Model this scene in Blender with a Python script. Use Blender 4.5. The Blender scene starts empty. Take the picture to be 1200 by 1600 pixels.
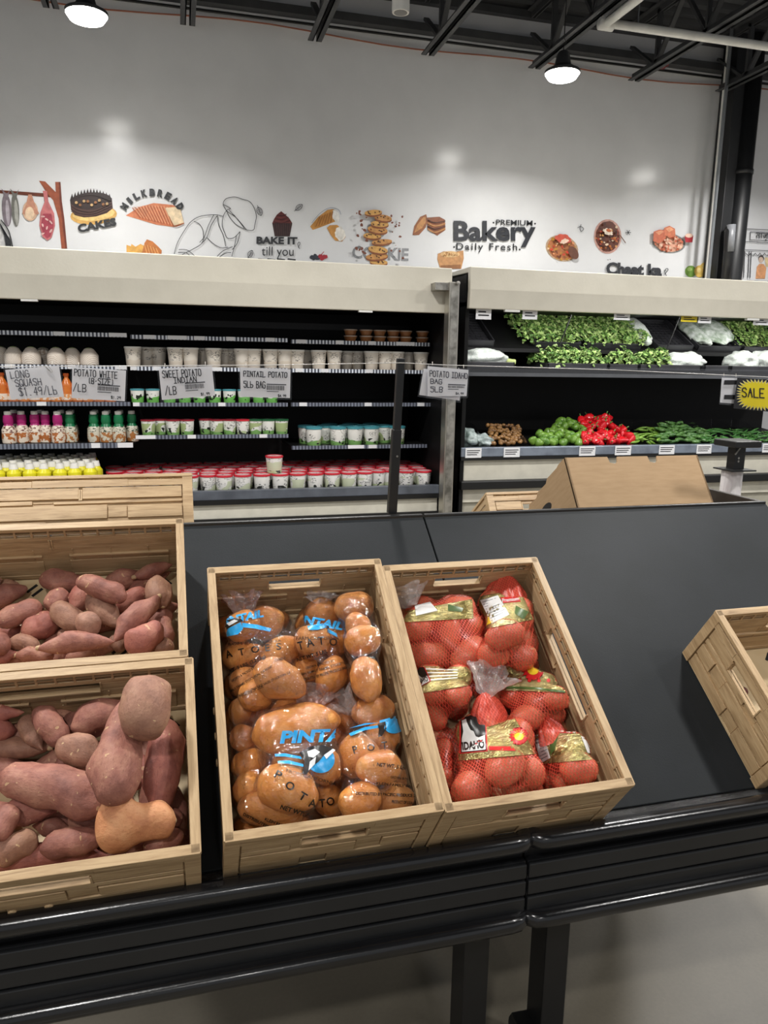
import bpy, bmesh, math, random
from mathutils import Vector, Matrix, noise
from mathutils.bvhtree import BVHTree

random.seed(7)
sc = bpy.context.scene
COL = sc.collection
V = Vector

# ------------------------------------------------------------------ camera
FPX, YAW, PITCH, ROLL, HC = 1183.67, 0.264307, 0.196044, 0.015910, 1.66
_cy, _sy, _cp, _sp = math.cos(YAW), math.sin(YAW), math.cos(PITCH), math.sin(PITCH)
CF = V((_sy*_cp, _cy*_cp, -_sp))
_r = V((_cy, -_sy, 0)); _u = _r.cross(CF)
CR = _r*math.cos(ROLL) + _u*math.sin(ROLL)
CU = -_r*math.sin(ROLL) + _u*math.cos(ROLL)
EYE = V((0, 0, HC))
cam_data = bpy.data.cameras.new('camera')
cam = bpy.data.objects.new('camera', cam_data); COL.objects.link(cam)
cam.matrix_world = Matrix(((CR.x, CU.x, -CF.x, 0), (CR.y, CU.y, -CF.y, 0), (CR.z, CU.z, -CF.z, HC), (0, 0, 0, 1)))
cam_data.sensor_fit = 'VERTICAL'; cam_data.sensor_height = 36.0; cam_data.sensor_width = 27.0
cam_data.lens = 36.0*FPX/1600.0
cam_data.clip_start = 0.05; cam_data.clip_end = 60
sc.camera = cam

def ray(px, py):
    return CF + CR*((px-600)/FPX) - CU*((py-800)/FPX)
def at(px, py, Y=None, Z=None, X=None):
    d = ray(px, py)
    if Y is not None: k = Y/d.y
    elif Z is not None: k = (Z-HC)/d.z
    else: k = X/d.x
    return EYE + d*k
def px_of(p):
    q = V(p)-EYE; z = q.dot(CF)
    return 600+FPX*q.dot(CR)/z, 800-FPX*q.dot(CU)/z
def pxm(p):                       # metres per photo pixel at a point
    return (V(p)-EYE).dot(CF)/FPX

# display slope frame: x along the aisle, s up the slope, h away from it
TILT = 0.62337
SO = V((0, 1.341, HC-0.972))
E1 = V((1, 0, 0)); E2 = V((0, math.cos(TILT), math.sin(TILT))); EN = V((0, -math.sin(TILT), math.cos(TILT)))
def slope_m(x=0, s=0, h=0):
    o = SO + E1*x + E2*s + EN*h
    return Matrix(((E1.x, E2.x, EN.x, o.x), (E1.y, E2.y, EN.y, o.y), (E1.z, E2.z, EN.z, o.z), (0, 0, 0, 1)))
SLOPE = slope_m()
def on_slope(px, py, h):
    d = ray(px, py); o = SO + EN*h
    return EYE + d*((o-EYE).dot(EN)/d.dot(EN))

# ------------------------------------------------------------------ light, world, exposure
sc.view_settings.view_transform = 'Standard'
try: sc.view_settings.look = 'None'
except Exception: pass
sc.view_settings.gamma = 1.0
sc.view_settings.exposure = 0.0
sc.view_settings.use_curve_mapping = False
sc.cycles.use_denoising = True
sc.cycles.transparent_max_bounces = 16
sc.cycles.max_bounces = 8
sc.cycles.sample_clamp_indirect = 6.0
w = bpy.data.worlds.new('store_air'); sc.world = w; w.use_nodes = True
w.node_tree.nodes['Background'].inputs['Color'].default_value = (0.95, 0.97, 1.0, 1)
w.node_tree.nodes['Background'].inputs['Strength'].default_value = 0.42
LAMP_W = 47.0
LAMP_Z = 3.70
LAMPS = [(-0.46, 5.42), (2.74, 5.42), (5.0, 5.42), (-3.7, 5.42),
         (-2.3, 3.6), (0.75, 3.6), (3.8, 3.6), (6.8, 3.6),
         (-4.2, 1.75), (-0.95, 1.75), (2.25, 1.75), (5.4, 1.75),
         (-4.0, -1.3), (-0.8, -1.3), (3.0, -0.6), (6.0, -1.3), (0.4, -4.2)]

# ------------------------------------------------------------------ materials
def lin(c):
    return tuple(((x/255)/12.92 if x/255 <= 0.04045 else ((x/255+0.055)/1.055)**2.4) for x in c[:3]) + (1.0,)
MATS = {}
def newmat(name):
    m = bpy.data.materials.new(name); m.use_nodes = True
    nt = m.node_tree; b = nt.nodes['Principled BSDF']
    MATS[name] = m
    return m, nt, b
def node(nt, t, **kw):
    n = nt.nodes.new(t)
    for k, v in kw.items():
        if k in n.inputs: n.inputs[k].default_value = v
        else: setattr(n, k, v)
    return n
def coords(nt, scale=(1, 1, 1), rand=False):
    tc = nt.nodes.new('ShaderNodeTexCoord'); mp = nt.nodes.new('ShaderNodeMapping')
    mp.inputs['Scale'].default_value = scale
    nt.links.new(tc.outputs['Object'], mp.inputs['Vector'])
    if rand:
        oi = nt.nodes.new('ShaderNodeObjectInfo'); ml = nt.nodes.new('ShaderNodeMath'); ml.operation = 'MULTIPLY'; ml.inputs[1].default_value = 37.0
        nt.links.new(oi.outputs['Random'], ml.inputs[0])
        cb = nt.nodes.new('ShaderNodeCombineXYZ')
        for i in range(3): nt.links.new(ml.outputs[0], cb.inputs[i])
        nt.links.new(cb.outputs[0], mp.inputs['Location'])
    return mp.outputs['Vector']
def noise_tex(nt, vec, scale, detail=4, rough=0.55, dist=0.0):
    n = nt.nodes.new('ShaderNodeTexNoise')
    n.inputs['Scale'].default_value = scale; n.inputs['Detail'].default_value = detail
    n.inputs['Roughness'].default_value = rough; n.inputs['Distortion'].default_value = dist
    nt.links.new(vec, n.inputs['Vector'])
    return n.outputs['Fac']
def ramp(nt, fac, stops):
    r = nt.nodes.new('ShaderNodeValToRGB')
    while len(r.color_ramp.elements) < len(stops): r.color_ramp.elements.new(0.5)
    for e, (p, c) in zip(r.color_ramp.elements, stops): e.position = p; e.color = c if len(c) == 4 else lin(c)
    nt.links.new(fac, r.inputs['Fac'])
    return r.outputs['Color']
def mixc(nt, fac, a, b):
    m = nt.nodes.new('ShaderNodeMix'); m.data_type = 'RGBA'
    if hasattr(fac, 'links'): nt.links.new(fac, m.inputs[0])
    else: m.inputs[0].default_value = fac
    for s, i in ((a, 6), (b, 7)):
        if hasattr(s, 'links'): nt.links.new(s, m.inputs[i])
        else: m.inputs[i].default_value = s if len(s) == 4 else lin(s)
    return m.outputs[2]
def math_n(nt, op, a, b=None):
    m = nt.nodes.new('ShaderNodeMath'); m.operation = op
    for i, s in enumerate((a, b)):
        if s is None: continue
        if hasattr(s, 'links'): nt.links.new(s, m.inputs[i])
        else: m.inputs[i].default_value = s
    return m.outputs[0]
def bump(nt, b, h, strength, dist=0.01):
    n = nt.nodes.new('ShaderNodeBump'); n.inputs['Strength'].default_value = strength; n.inputs['Distance'].default_value = dist
    nt.links.new(h, n.inputs['Height']); nt.links.new(n.outputs['Normal'], b.inputs['Normal'])
def pm(name, rgb, rough=0.5, metal=0.0, rgb2=None, nscale=8, bscale=None, bstr=0.2, bdist=0.01, spec=None, coat=0, alpha=1.0, scale=(1, 1, 1), emit=0, rand=False):
    if name in MATS: return MATS[name]
    m, nt, b = newmat(name)
    b.inputs['Base Color'].default_value = lin(rgb)
    b.inputs['Roughness'].default_value = rough; b.inputs['Metallic'].default_value = metal
    if spec is not None: b.inputs['Specular IOR Level'].default_value = spec
    if coat: b.inputs['Coat Weight'].default_value = coat; b.inputs['Coat Roughness'].default_value = 0.08
    if alpha < 1: b.inputs['Alpha'].default_value = alpha
    if emit: b.inputs['Emission Color'].default_value = lin(rgb); b.inputs['Emission Strength'].default_value = emit
    v = coords(nt, scale, rand)
    c2 = rgb2 or tuple(max(0, x*0.93) for x in rgb)
    f = noise_tex(nt, v, nscale)
    nt.links.new(ramp(nt, f, [(0.35, lin(rgb)), (0.68, lin(c2))]), b.inputs['Base Color'])
    if bscale:
        bump(nt, b, noise_tex(nt, v, bscale, 5), bstr, bdist)
    return m

def wood(name, scale):
    m, nt, b = newmat(name)
    v = coords(nt, scale, True)
    f = noise_tex(nt, v, 2.6, 7, 0.62, 0.9)
    c = ramp(nt, f, [(0.25, (132, 106, 74)), (0.45, (176, 148, 110)), (0.6, (194, 167, 128)), (0.8, (154, 126, 90))])
    f2 = noise_tex(nt, coords(nt, tuple(x*3 for x in scale), True), 3.5, 4, 0.6, 0.4)
    c = mixc(nt, math_n(nt, 'MULTIPLY', f2, 0.35), c, (132, 100, 66))
    nt.links.new(c, b.inputs['Base Color'])
    b.inputs['Roughness'].default_value = 0.5
    bump(nt, b, f, 0.15, 0.002)
    return m
WOODX = wood('wood_look_plastic_x', (3, 34, 34)); WOODY = wood('wood_look_plastic_y', (34, 3, 34))
BASEM = pm('pale_plastic_base', (206, 184, 146), 0.5, rgb2=(190, 166, 126))
SLOTM = pm('dark_vent_slot', (14, 12, 11), 0.8)
PANEL = pm('charcoal_panel', (35, 38, 41), 0.5, rgb2=(31, 34, 36), nscale=5, bscale=260, bstr=0.05, spec=0.13)
LIPM = pm('textured_black_strip', (44, 44, 45), 0.24, bscale=230, bstr=1.0, bdist=0.006, spec=0.8)
BUMPER = pm('black_bumper', (16, 16, 18), 0.2, rgb2=(22, 22, 24), bscale=200, bstr=0.04, coat=0.3)
APRON = pm('black_apron', (26, 27, 29), 0.42, rgb2=(21, 22, 24))
BLACKM = pm('black_metal', (15, 15, 16), 0.4, rgb2=(20, 20, 21))
CASEB = pm('black_case_interior', (9, 9, 10), 0.55, rgb2=(13, 13, 14), spec=0.25)
CREAM = pm('cream_enamel', (205, 200, 186), 0.2, rgb2=(200, 195, 181), bscale=55, bstr=0.05, bdist=0.01)
CREAMG = pm('cream_kick', (206, 202, 188), 0.45)
WALLM = pm('white_wall_paint', (216, 217, 219), 0.19, rgb2=(210, 211, 213), nscale=3, bscale=40, bstr=0.03, spec=0.5)
STEEL = pm('brushed_steel', (190, 187, 180), 0.42, 1.0, rgb2=(120, 118, 112), nscale=12)
GREYM = pm('grey_conduit', (140, 144, 148), 0.35, 0.6)
WHITEM = pm('white_paint', (226, 226, 222), 0.4)
DECKM = pm('roof_deck_paint', (44, 45, 48), 0.6)
JOIST = pm('joist_paint', (52, 53, 55), 0.5, rgb2=(62, 63, 65))
GLASSY = None
def clear(name, rgb=(255, 255, 255), gl=0.12, rough=0.08, bs=None, bst=0.4, crumple=False, haze=0.0):
    m, nt, b = newmat(name)
    nt.nodes.remove(b)
    out = nt.nodes['Material Output']
    t = node(nt, 'ShaderNodeBsdfTransparent'); t.inputs[0].default_value = lin(rgb)
    g = node(nt, 'ShaderNodeBsdfGlossy'); g.inputs['Roughness'].default_value = rough
    lw = node(nt, 'ShaderNodeLayerWeight'); lw.inputs['Blend'].default_value = 0.25
    k = math_n(nt, 'ADD', math_n(nt, 'MULTIPLY', lw.outputs['Facing'], 0.35), gl)
    mx = node(nt, 'ShaderNodeMixShader')
    nt.links.new(k, mx.inputs[0]); nt.links.new(t.outputs[0], mx.inputs[1]); nt.links.new(g.outputs[0], mx.inputs[2])
    nt.links.new(mx.outputs[0], out.inputs['Surface'])
    if haze:
        df = node(nt, 'ShaderNodeBsdfDiffuse'); df.inputs[0].default_value = lin((235, 228, 225)); m3 = node(nt, 'ShaderNodeMixShader'); m3.inputs[0].default_value = haze
        nt.links.new(mx.outputs[0], m3.inputs[1]); nt.links.new(df.outputs[0], m3.inputs[2]); nt.links.new(m3.outputs[0], out.inputs['Surface'])
    if bs:
        bn = node(nt, 'ShaderNodeBump'); bn.inputs['Strength'].default_value = bst; bn.inputs['Distance'].default_value = 0.01
        hgt = noise_tex(nt, coords(nt), bs, 3, 0.5, 1.5)
        if crumple:
            vo = node(nt, 'ShaderNodeTexVoronoi'); vo.inputs['Scale'].default_value = bs*1.6
            mpv = node(nt, 'ShaderNodeMapping'); mpv.inputs['Scale'].default_value = (1.0, 0.45, 1.0); mpv.inputs['Rotation'].default_value = (0, 0, 0.5)
            tcv = node(nt, 'ShaderNodeTexCoord'); nt.links.new(tcv.outputs['Object'], mpv.inputs['Vector']); nt.links.new(mpv.outputs[0], vo.inputs['Vector'])
            hgt = math_n(nt, 'ADD', math_n(nt, 'MULTIPLY', hgt, 0.7), vo.outputs['Distance'])
        nt.links.new(hgt, bn.inputs['Height'])
        nt.links.new(bn.outputs[0], g.inputs['Normal']); nt.links.new(bn.outputs[0], lw.inputs['Normal'])
    return m
ACRYL = clear('clear_acrylic', (254, 254, 255), 0.03, 0.05)
FILM = clear('clear_bag_film', (250, 246, 243), 0.085, 0.06, 34, 1.0, True, 0.012)
NECKF = clear('crumpled_film', (246, 238, 236), 0.13, 0.16, 50, 1.0, True, 0.16)

# ------------------------------------------------------------------ mesh building
class MB:
    def __init__(s): s.bm = bmesh.new()
    def faces(s, vs, fs, M=None):
        bv = [s.bm.verts.new(M @ V(v) if M else V(v)) for v in vs]
        for f in fs:
            try: s.bm.faces.new([bv[i] for i in f])
            except ValueError: pass
        return bv
    def box(s, x0, x1, y0, y1, z0, z1, M=None):
        s.faces([(x, y, z) for x in (x0, x1) for y in (y0, y1) for z in (z0, z1)],
                [(0, 1, 3, 2), (4, 6, 7, 5), (0, 4, 5, 1), (2, 3, 7, 6), (0, 2, 6, 4), (1, 5, 7, 3)], M)
        return s
    def prism(s, pts, z0, z1, M=None):
        n = len(pts)
        a = sum(pts[i][0]*pts[(i+1) % n][1]-pts[(i+1) % n][0]*pts[i][1] for i in range(n))
        if a < 0: pts = list(reversed(pts))
        s.faces([(x, y, z0) for x, y in pts]+[(x, y, z1) for x, y in pts],
                [tuple(range(n-1, -1, -1)), tuple(range(n, 2*n))]+[(i, (i+1) % n, n+(i+1) % n, n+i) for i in range(n)], M)
        return s
    def lathe(s, prof, seg=16, M=None):
        vs, fs = [], []
        for r, z in prof:
            for k in range(seg):
                a = 2*math.pi*k/seg; vs.append((r*math.cos(a), r*math.sin(a), z))
        for i in range(len(prof)-1):
            for k in range(seg):
                fs.append((i*seg+k, i*seg+(k+1) % seg, (i+1)*seg+(k+1) % seg, (i+1)*seg+k))
        if prof[0][0] > 1e-5: fs.append(tuple(range(seg-1, -1, -1)))
        if prof[-1][0] > 1e-5: fs.append(tuple((len(prof)-1)*seg+k for k in range(seg)))
        s.faces(vs, fs, M); return s
    def tube(s, pts, r, seg=8, r2=None, caps=True):
        pts = [V(p) for p in pts]; n = len(pts); vs, fs = [], []
        for i, p in enumerate(pts):
            t = (pts[min(i+1, n-1)]-pts[max(i-1, 0)]).normalized()
            a = V((0, 0, 1)) if abs(t.z) < 0.9 else V((1, 0, 0))
            u = t.cross(a).normalized(); v = t.cross(u)
            rr = r if r2 is None else r+(r2-r)*i/max(1, n-1)
            if isinstance(r, (list, tuple)): rr = r[i]
            for k in range(seg):
                an = 2*math.pi*(k+0.5)/seg; vs.append(p+u*(rr*math.cos(an))+v*(rr*math.sin(an)))
        for i in range(n-1):
            for k in range(seg):
                fs.append((i*seg+k, (i+1)*seg+k, (i+1)*seg+(k+1) % seg, i*seg+(k+1) % seg))
        if caps: fs.append(tuple(range(seg))); fs.append(tuple(range(n*seg-1, (n-1)*seg-1, -1)))
        s.faces(vs, fs); return s
    def bar(s, p0, p1, wd, ht, up=(0, 0, 1)):
        p0, p1 = V(p0), V(p1); t = (p1-p0); L = t.length; t.normalize()
        u = V(up).cross(t)
        if u.length < 1e-4: u = V((1, 0, 0)).cross(t)
        u.normalize(); v = t.cross(u)
        M = Matrix(((t.x, u.x, v.x, p0.x), (t.y, u.y, v.y, p0.y), (t.z, u.z, v.z, p0.z), (0, 0, 0, 1)))
        return s.box(0, L, -wd/2, wd/2, -ht/2, ht/2, M)
    def build(s, name, mat, parent=None, smooth=False, bevel=0, world=None, fix=True):
        me = bpy.data.meshes.new(name)
        if fix: bmesh.ops.recalc_face_normals(s.bm, faces=s.bm.faces)
        if smooth:
            for f in s.bm.faces: f.smooth = True
        s.bm.to_mesh(me); s.bm.free()
        o = bpy.data.objects.new(name, me); COL.objects.link(o)
        if mat:
            for m in (mat if isinstance(mat, list) else [mat]): me.materials.append(m)
        if parent: o.parent = parent
        if world is not None: o.matrix_world = world
        if bevel:
            b = o.modifiers.new('soft_edges', 'BEVEL'); b.width = bevel; b.segments = 2; b.limit_method = 'ANGLE'
        if smooth == 'auto':
            for p in me.polygons: p.use_smooth = True
            try: me.set_sharp_from_angle(angle=math.radians(35))
            except Exception: pass
        return o
def tag(o, label, cat, group=None, kind=None):
    if label: o['label'] = label
    if cat: o['category'] = cat
    if group: o['group'] = group
    if kind: o['kind'] = kind
    return o
def thing(name, label, cat, M=None, group=None):
    o = bpy.data.objects.new(name, None); COL.objects.link(o); o.empty_display_size = 0.05
    if M is not None: o.matrix_world = M if isinstance(M, Matrix) else Matrix.Translation(V(M))
    return tag(o, label, cat, group)
def struct(name, mb, mat, **kw):
    o = mb.build(name, mat, **kw); o['kind'] = 'structure'; return o
def dup(root, M, label=None, group=None):
    r = root.copy(); COL.objects.link(r); r.matrix_world = M
    if label: r['label'] = label
    if group: r['group'] = group
    for ch in list(root.children):
        c = ch.copy(); COL.objects.link(c); c.parent = r; c.matrix_parent_inverse = ch.matrix_parent_inverse
        for g in list(ch.children):
            d = g.copy(); COL.objects.link(d); d.parent = c
    return r
ORD = ['first', 'second', 'third', 'fourth', 'fifth', 'sixth', 'seventh', 'eighth', 'ninth', 'tenth', 'eleventh', 'twelfth', 'thirteenth', 'fourteenth', 'fifteenth',
       'sixteenth', 'seventeenth', 'eighteenth', 'nineteenth', 'twentieth', 'twenty-first', 'twenty-second', 'twenty-third', 'twenty-fourth', 'twenty-fifth', 'twenty-sixth',
       'twenty-seventh', 'twenty-eighth', 'twenty-ninth', 'thirtieth']
def T(x, y=None, z=None):
    return Matrix.Translation(V(x) if y is None else V((x, y, z)))

# lettering -----------------------------------------------------------
GLY = {'A': '002640 1333', 'B': '00063645443303 3342413000', 'C': '4536160501103041', 'D': '00062645412000', 'E': '46060040 0333', 'F': '460600 0333',
       'G': '45361605011030414323', 'H': '0006 4046 0343', 'I': '0646 2620 0040', 'K': '0006 4603 0340', 'L': '060040', 'N': '00064046', 'O': '160501103041453616',
       'P': '00063645443303', 'Q': '160501103041453616 2240', 'R': '00063645443303 2340', 'S': '4536160504334241301001', 'T': '0646 2620', 'U': '060110304146',
       'W': '0610233046', 'X': '0046 0640', 'Z': '06460040', '1': '152620', '2': '05163645440040', '4': '360242 3630', '5': '460604344341301001', '7': '064620',
       '8': '13040516364544331302011030414233', '9': '443313040516364530', '0': '160501103041453616', '$': '4536160504334241301001 2720', '/': '0047', '(': '36252130',
       ')': '16252110', '-': '1333', '.': '1020', 'b': '06003041423303', 'M': '0006234640', '3': '0516364544331333424130 1001', '6': '361501103041423303'}
def stroke_text(txt, jitter=0.25, adv=5.6, rnd=None):
    rnd = rnd or random.Random(hash(txt) % 1000); out, x = [], 0
    for ch in txt:
        if ch == ' ': x += adv*0.75; continue
        for st in GLY.get(ch, '').split():
            out.append([(x+int(st[i])+rnd.uniform(-jitter, jitter), int(st[i+1])+rnd.uniform(-jitter, jitter)) for i in range(0, len(st)-1, 2)])
        x += adv
    return out, x-adv+4
def ribbon2d(path, wd):
    """quads (2d) of a drawn stroke"""
    q = []
    for (x0, y0), (x1, y1) in zip(path, path[1:]):
        dx, dy = x1-x0, y1-y0; L = math.hypot(dx, dy) or 1e-6; nx, ny = -dy/L*wd/2, dx/L*wd/2
        ex, ey = dx/L*wd*0.3, dy/L*wd*0.3
        q.append([(x0-ex+nx, y0-ey+ny), (x0-ex-nx, y0-ey-ny), (x1+ex-nx, y1+ey-ny), (x1+ex+nx, y1+ey+ny)])
    return q
def text_poly(body, off=0.0, spacing=1.0, align='LEFT'):
    cu = bpy.data.curves.new('tmp', 'FONT'); cu.body = body; cu.size = 1; cu.offset = off; cu.space_character = spacing; cu.resolution_u = 3
    ob = bpy.data.objects.new('tmp', cu)
    me = bpy.data.meshes.new_from_object(ob)
    vs = [v.co.copy() for v in me.vertices]; fs = [tuple(p.vertices) for p in me.polygons]
    bpy.data.objects.remove(ob); bpy.data.meshes.remove(me); bpy.data.curves.remove(cu)
    if not vs: return [], [], 1
    x0 = min(v.x for v in vs); x1 = max(v.x for v in vs); y0 = min(v.y for v in vs); y1 = max(v.y for v in vs)
    return [((v.x-x0)/(x1-x0), (v.y-y0)/(y1-y0)) for v in vs], fs, (x1-x0)/(y1-y0)

# ================================================================== THE SETTING
WY = 6.62
CONC, nt, b = newmat('polished_concrete')
v = coords(nt)
f = noise_tex(nt, v, 1.3, 6, 0.6, 0.6)
c = ramp(nt, f, [(0.3, (104, 98, 86)), (0.7, (126, 119, 105))])
c = mixc(nt, math_n(nt, 'MULTIPLY', noise_tex(nt, v, 90, 3, 0.7), 0.5), c, (80, 75, 66))
nt.links.new(c, b.inputs['Base Color']); b.inputs['Roughness'].default_value = 0.42
struct('floor', MB().box(-7, 11, -6, WY+0.2, -0.1, 0), CONC)
struct('wall_back', MB().box(-7, 11, WY, WY+0.2, 0, 5.3), WALLM)
ZD = at(900, 31, Y=WY).z
mb = MB()
n = 0; y = -6.0
prof = []
while y < WY:
    prof += [(y, ZD), (y+0.07, ZD), (y+0.09, ZD+0.045), (y+0.15, ZD+0.045)]; y += 0.17
prof.append((WY, ZD))
mb.faces([(x, yy, zz) for yy, zz in prof for x in (-7, 11)], [(2*i, 2*i+1, 2*i+3, 2*i+2) for i in range(len(prof)-1)])
struct('ceiling', mb, DECKM)
# ledger and the lines that run along the wall
pb = at(700, 50, Y=WY-0.05)
mb = MB().box(-7, 11, WY-0.09, WY-0.002, pb.z-0.03, pb.z+0.03)
struct('trim_1', mb, JOIST)
mb = MB().box(-7, 11, WY-0.06, WY-0.002, ZD-0.06, ZD-0.002)
struct('trim_2', mb, JOIST)
pc = at(800, 79, Y=WY-0.03)
tag(MB().tube([(-7, WY-0.03, pc.z), (11, WY-0.03, pc.z)], 0.011, 6).build('electrical_conduit', BLACKM), 'thin dark conduit running along the white wall under the ledger beam', 'conduit')
pc2 = at(800, 92, Y=WY-0.02)
pts = [(-7+0.3*i, WY-0.014, pc2.z+0.02*math.sin(i*0.8)+0.012*math.sin(i*0.31)) for i in range(61)]
tag(MB().tube(pts, 0.006, 5).build('orange_cable', pm('rust_cable', (150, 92, 70), 0.6)), 'thin rusty orange cable drooping along the upper wall', 'cable')

# roof joists ---------------------------------------------------------
ZB = at(830, 107, Y=WY-0.12).z
def joist(x, lab):
    t = thing('roof_joist', lab, 'joist', (x, WY-0.12, ZB), 'roof joists over the aisle')
    y1 = -8.5
    mb = MB()
    for sx in (-1, 1):
        mb.box(sx*0.012, sx*0.055, y1, 0, 0, 0.009); mb.box(sx*0.012, sx*0.02, y1, 0, 0, 0.055)
    mb.build('bottom_chord', JOIST, t)
    mb = MB(); top = ZD-ZB
    for sx in (-1, 1):
        mb.box(sx*0.012, sx*0.06, y1, 0.10, top-0.012, top-0.002); mb.box(sx*0.012, sx*0.02, y1, 0.10, top-0.06, top-0.002)
    mb.build('top_chord', JOIST, t)
    mb = MB(); y = -0.34; k = 0
    mb.bar((0, -0.30, 0.03), (0, 0.06, top-0.18), 0.022, 0.045, (1, 0, 0))
    mb.bar((0, -0.34, 0.03), (0, -0.34, top-0.03), 0.03, 0.04, (1, 0, 0))
    while y > y1+0.6:
        mb.bar((0, y, 0.03), (0, y-0.32, top-0.03), 0.022, 0.04, (1, 0, 0))
        mb.bar((0, y-0.32, top-0.03), (0, y-0.64, 0.03), 0.022, 0.04, (1, 0, 0))
        if k % 2 == 1: mb.bar((0, y, 0.03), (0, y, top-0.03), 0.022, 0.035, (1, 0, 0))
        y -= 0.64; k += 1
    mb.build('web_bracing', JOIST, t)
    return t
JX = [-0.79, 0.164, 1.133, 2.067, 3.02, 3.98, 4.88]
JL = ['black steel roof joist ending above the left hanging lamp', 'black steel roof joist just right of the left hanging lamp', 'black steel roof joist between the left lamp and the white ceiling cylinder',
      'black steel roof joist ending beneath the white ceiling cylinder', 'black steel roof joist just left of the lamp over the bakery mural', 'black steel roof joist crossed by the white pipe',
      'black steel roof joist ending beside the black column']
for x, l in zip(JX, JL): joist(x, l)
# cross bridging between joists
# white pipe with elbow
p0 = at(948, 37, Y=5.35); p1 = at(1146, 64, Y=5.35); zz = (p0.z+p1.z)/2
mb = MB().tube([(p0.x, 5.35, zz), (p1.x+2.5, 5.35, zz)], 0.03, 10)
t = thing('white_pipe', 'white pipe with an elbow hung under the roof joists', 'pipe', (p0.x, 5.35, zz))
mb = MB().tube([(0, 0, 0), (p1.x+2.5-p0.x, 0, 0)], 0.03, 10); mb.build('long_run', WHITEM, t, smooth=True)
MB().tube([(0, 0, 0), (0.0, -2.6, 0)], 0.03, 10).build('branch_run', WHITEM, t, smooth=True)
MB().tube([(-0.045, 0.02, 0), (0.06, 0.02, 0)], 0.042, 10).build('elbow_fitting', WHITEM, t, smooth=True)
for x in (0.25, 1.6): MB().tube([(x, 0, 0.0), (x, 0, ZD-zz)], 0.006, 6).build('hanger_rod', GREYM, t)
# ceiling cylinder downlight (white can)
p = at(626, 20, Y=4.6)
t = thing('white_ceiling_cylinder', 'white cylinder fitting hanging at the top edge of the roof', 'ceiling fitting', p)
MB().lathe([(0.048, 0), (0.05, 0.01), (0.05, 0.3), (0.02, 0.31), (0.015, 0.32), (0.015, ZD-p.z)], 20).build('can', WHITEM, t, smooth='auto')
MB().lathe([(0.038, -0.002), (0.038, 0.001)], 16).build('grille', pm('grey_grille', (110, 110, 110), 0.5), t)
p = at(870, 193, Y=WY-0.05); p = at(1036, 96, Y=WY-0.13)
t = thing('red_alarm_fitting', 'small red fitting under the ledger beam beside a joist', 'fitting', p)
MB().box(-0.05, 0.05, -0.03, 0.06, -0.04, 0.05).build('housing', pm('red_fitting', (120, 30, 32), 0.4), t, bevel=0.012)
MB().lathe([(0.02, -0.06), (0.035, -0.045), (0.03, -0.04)], 12).build('dome', pm('red_fitting', (120, 30, 32), 0.4), t)

# hanging lamps -------------------------------------------------------
LENS = pm('lamp_lens', (255, 252, 246), 0.4, rgb2=(255, 252, 246), emit=22)
HOUS = pm('lamp_housing', (70, 72, 74), 0.4, 0.6)
def lamp(x, y, lab, seen):
    t = thing('high_bay_lamp', lab, 'lamp', (x, y, LAMP_Z), 'round high bay lamps')
    MB().lathe([(0.118, 0.0), (0.126, 0.008), (0.126, 0.022), (0.10, 0.035), (0.06, 0.06), (0.045, 0.13), (0.03, 0.15), (0.001, 0.15)], 28).build('housing', HOUS, t, smooth='auto')
    MB().lathe([(0.001, -0.045), (0.06, -0.042), (0.10, -0.028), (0.122, 0.004), (0.122, 0.010)], 28).build('lens', LENS, t, smooth=True)
    MB().tube([(0, 0, 0.15), (0, 0, 0.19), (0.02, 0, 0.21), (0.0, 0, 0.235), (0, 0, ZD-LAMP_Z)], 0.004, 6).build('hanging_cord', BLACKM, t)
    ld = bpy.data.lights.new('lamp_light', 'AREA'); ld.shape = 'DISK'; ld.size = 0.24; ld.energy = LAMP_W*(0.85 if y > 5 else 1.3 if y > 3 else 1.0); ld.color = (1.0, 0.98, 0.95); ld.spread = math.radians(150)
    lo = bpy.data.objects.new('lamp_light', ld); COL.objects.link(lo); lo.parent = t; lo.location = (0, 0, -0.05)
LL = ['round high bay lamp hanging over the meat and cake mural', 'round high bay lamp hanging over the bakery lettering', 'round high bay lamp hidden behind the black column']
for i, (x, y) in enumerate(LAMPS): lamp(x, y, LL[i] if i < 3 else 'round high bay lamp of the rows above the aisle', i < 3)

# column --------------------------------------------------------------
cy = 6.41
c0 = at(1122, 430, Y=cy); c1 = at(1158, 430, Y=cy)
t = thing('black_column', 'tall black column with pipes standing behind the produce cooler', 'column', (c0.x, cy, 0))
W = c1.x-c0.x
colm = pm('column_black', (20, 21, 23), 0.45, rgb2=(28, 29, 31), nscale=4)
MB().box(-0.02, 0.125, 0, 0.2, 0, ZD).build('square_post', colm, t, bevel=0.006)
MB().tube([(W-0.085, 0.02, 0), (W-0.085, 0.02, ZD)], 0.088, 18).build('drain_pipe', colm, t, smooth=True)
MB().tube([(W-0.085, 0.02, 3.42), (W-0.085, 0.02, 3.46)], 0.095, 18).build('pipe_coupling', colm, t, smooth=True)
MB().tube([(W+0.02, 0.03, 0), (W+0.02, 0.03, ZD)], 0.012, 8).build('copper_line', pm('copper_pipe', (190, 112, 70), 0.35, 0.7), t)
g = at(1107, 430, Y=cy-0.05).x-c0.x
MB().tube([(g, -0.05, 0), (g, -0.05, ZD)], 0.016, 8).build('conduit', GREYM, t)
MB().tube([(g+0.055, 0.04, 0), (g+0.055, 0.04, ZD)], 0.022, 8).build('white_conduit', WHITEM, t)
zb = at(1125, 365, Y=cy-0.06).z
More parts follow.
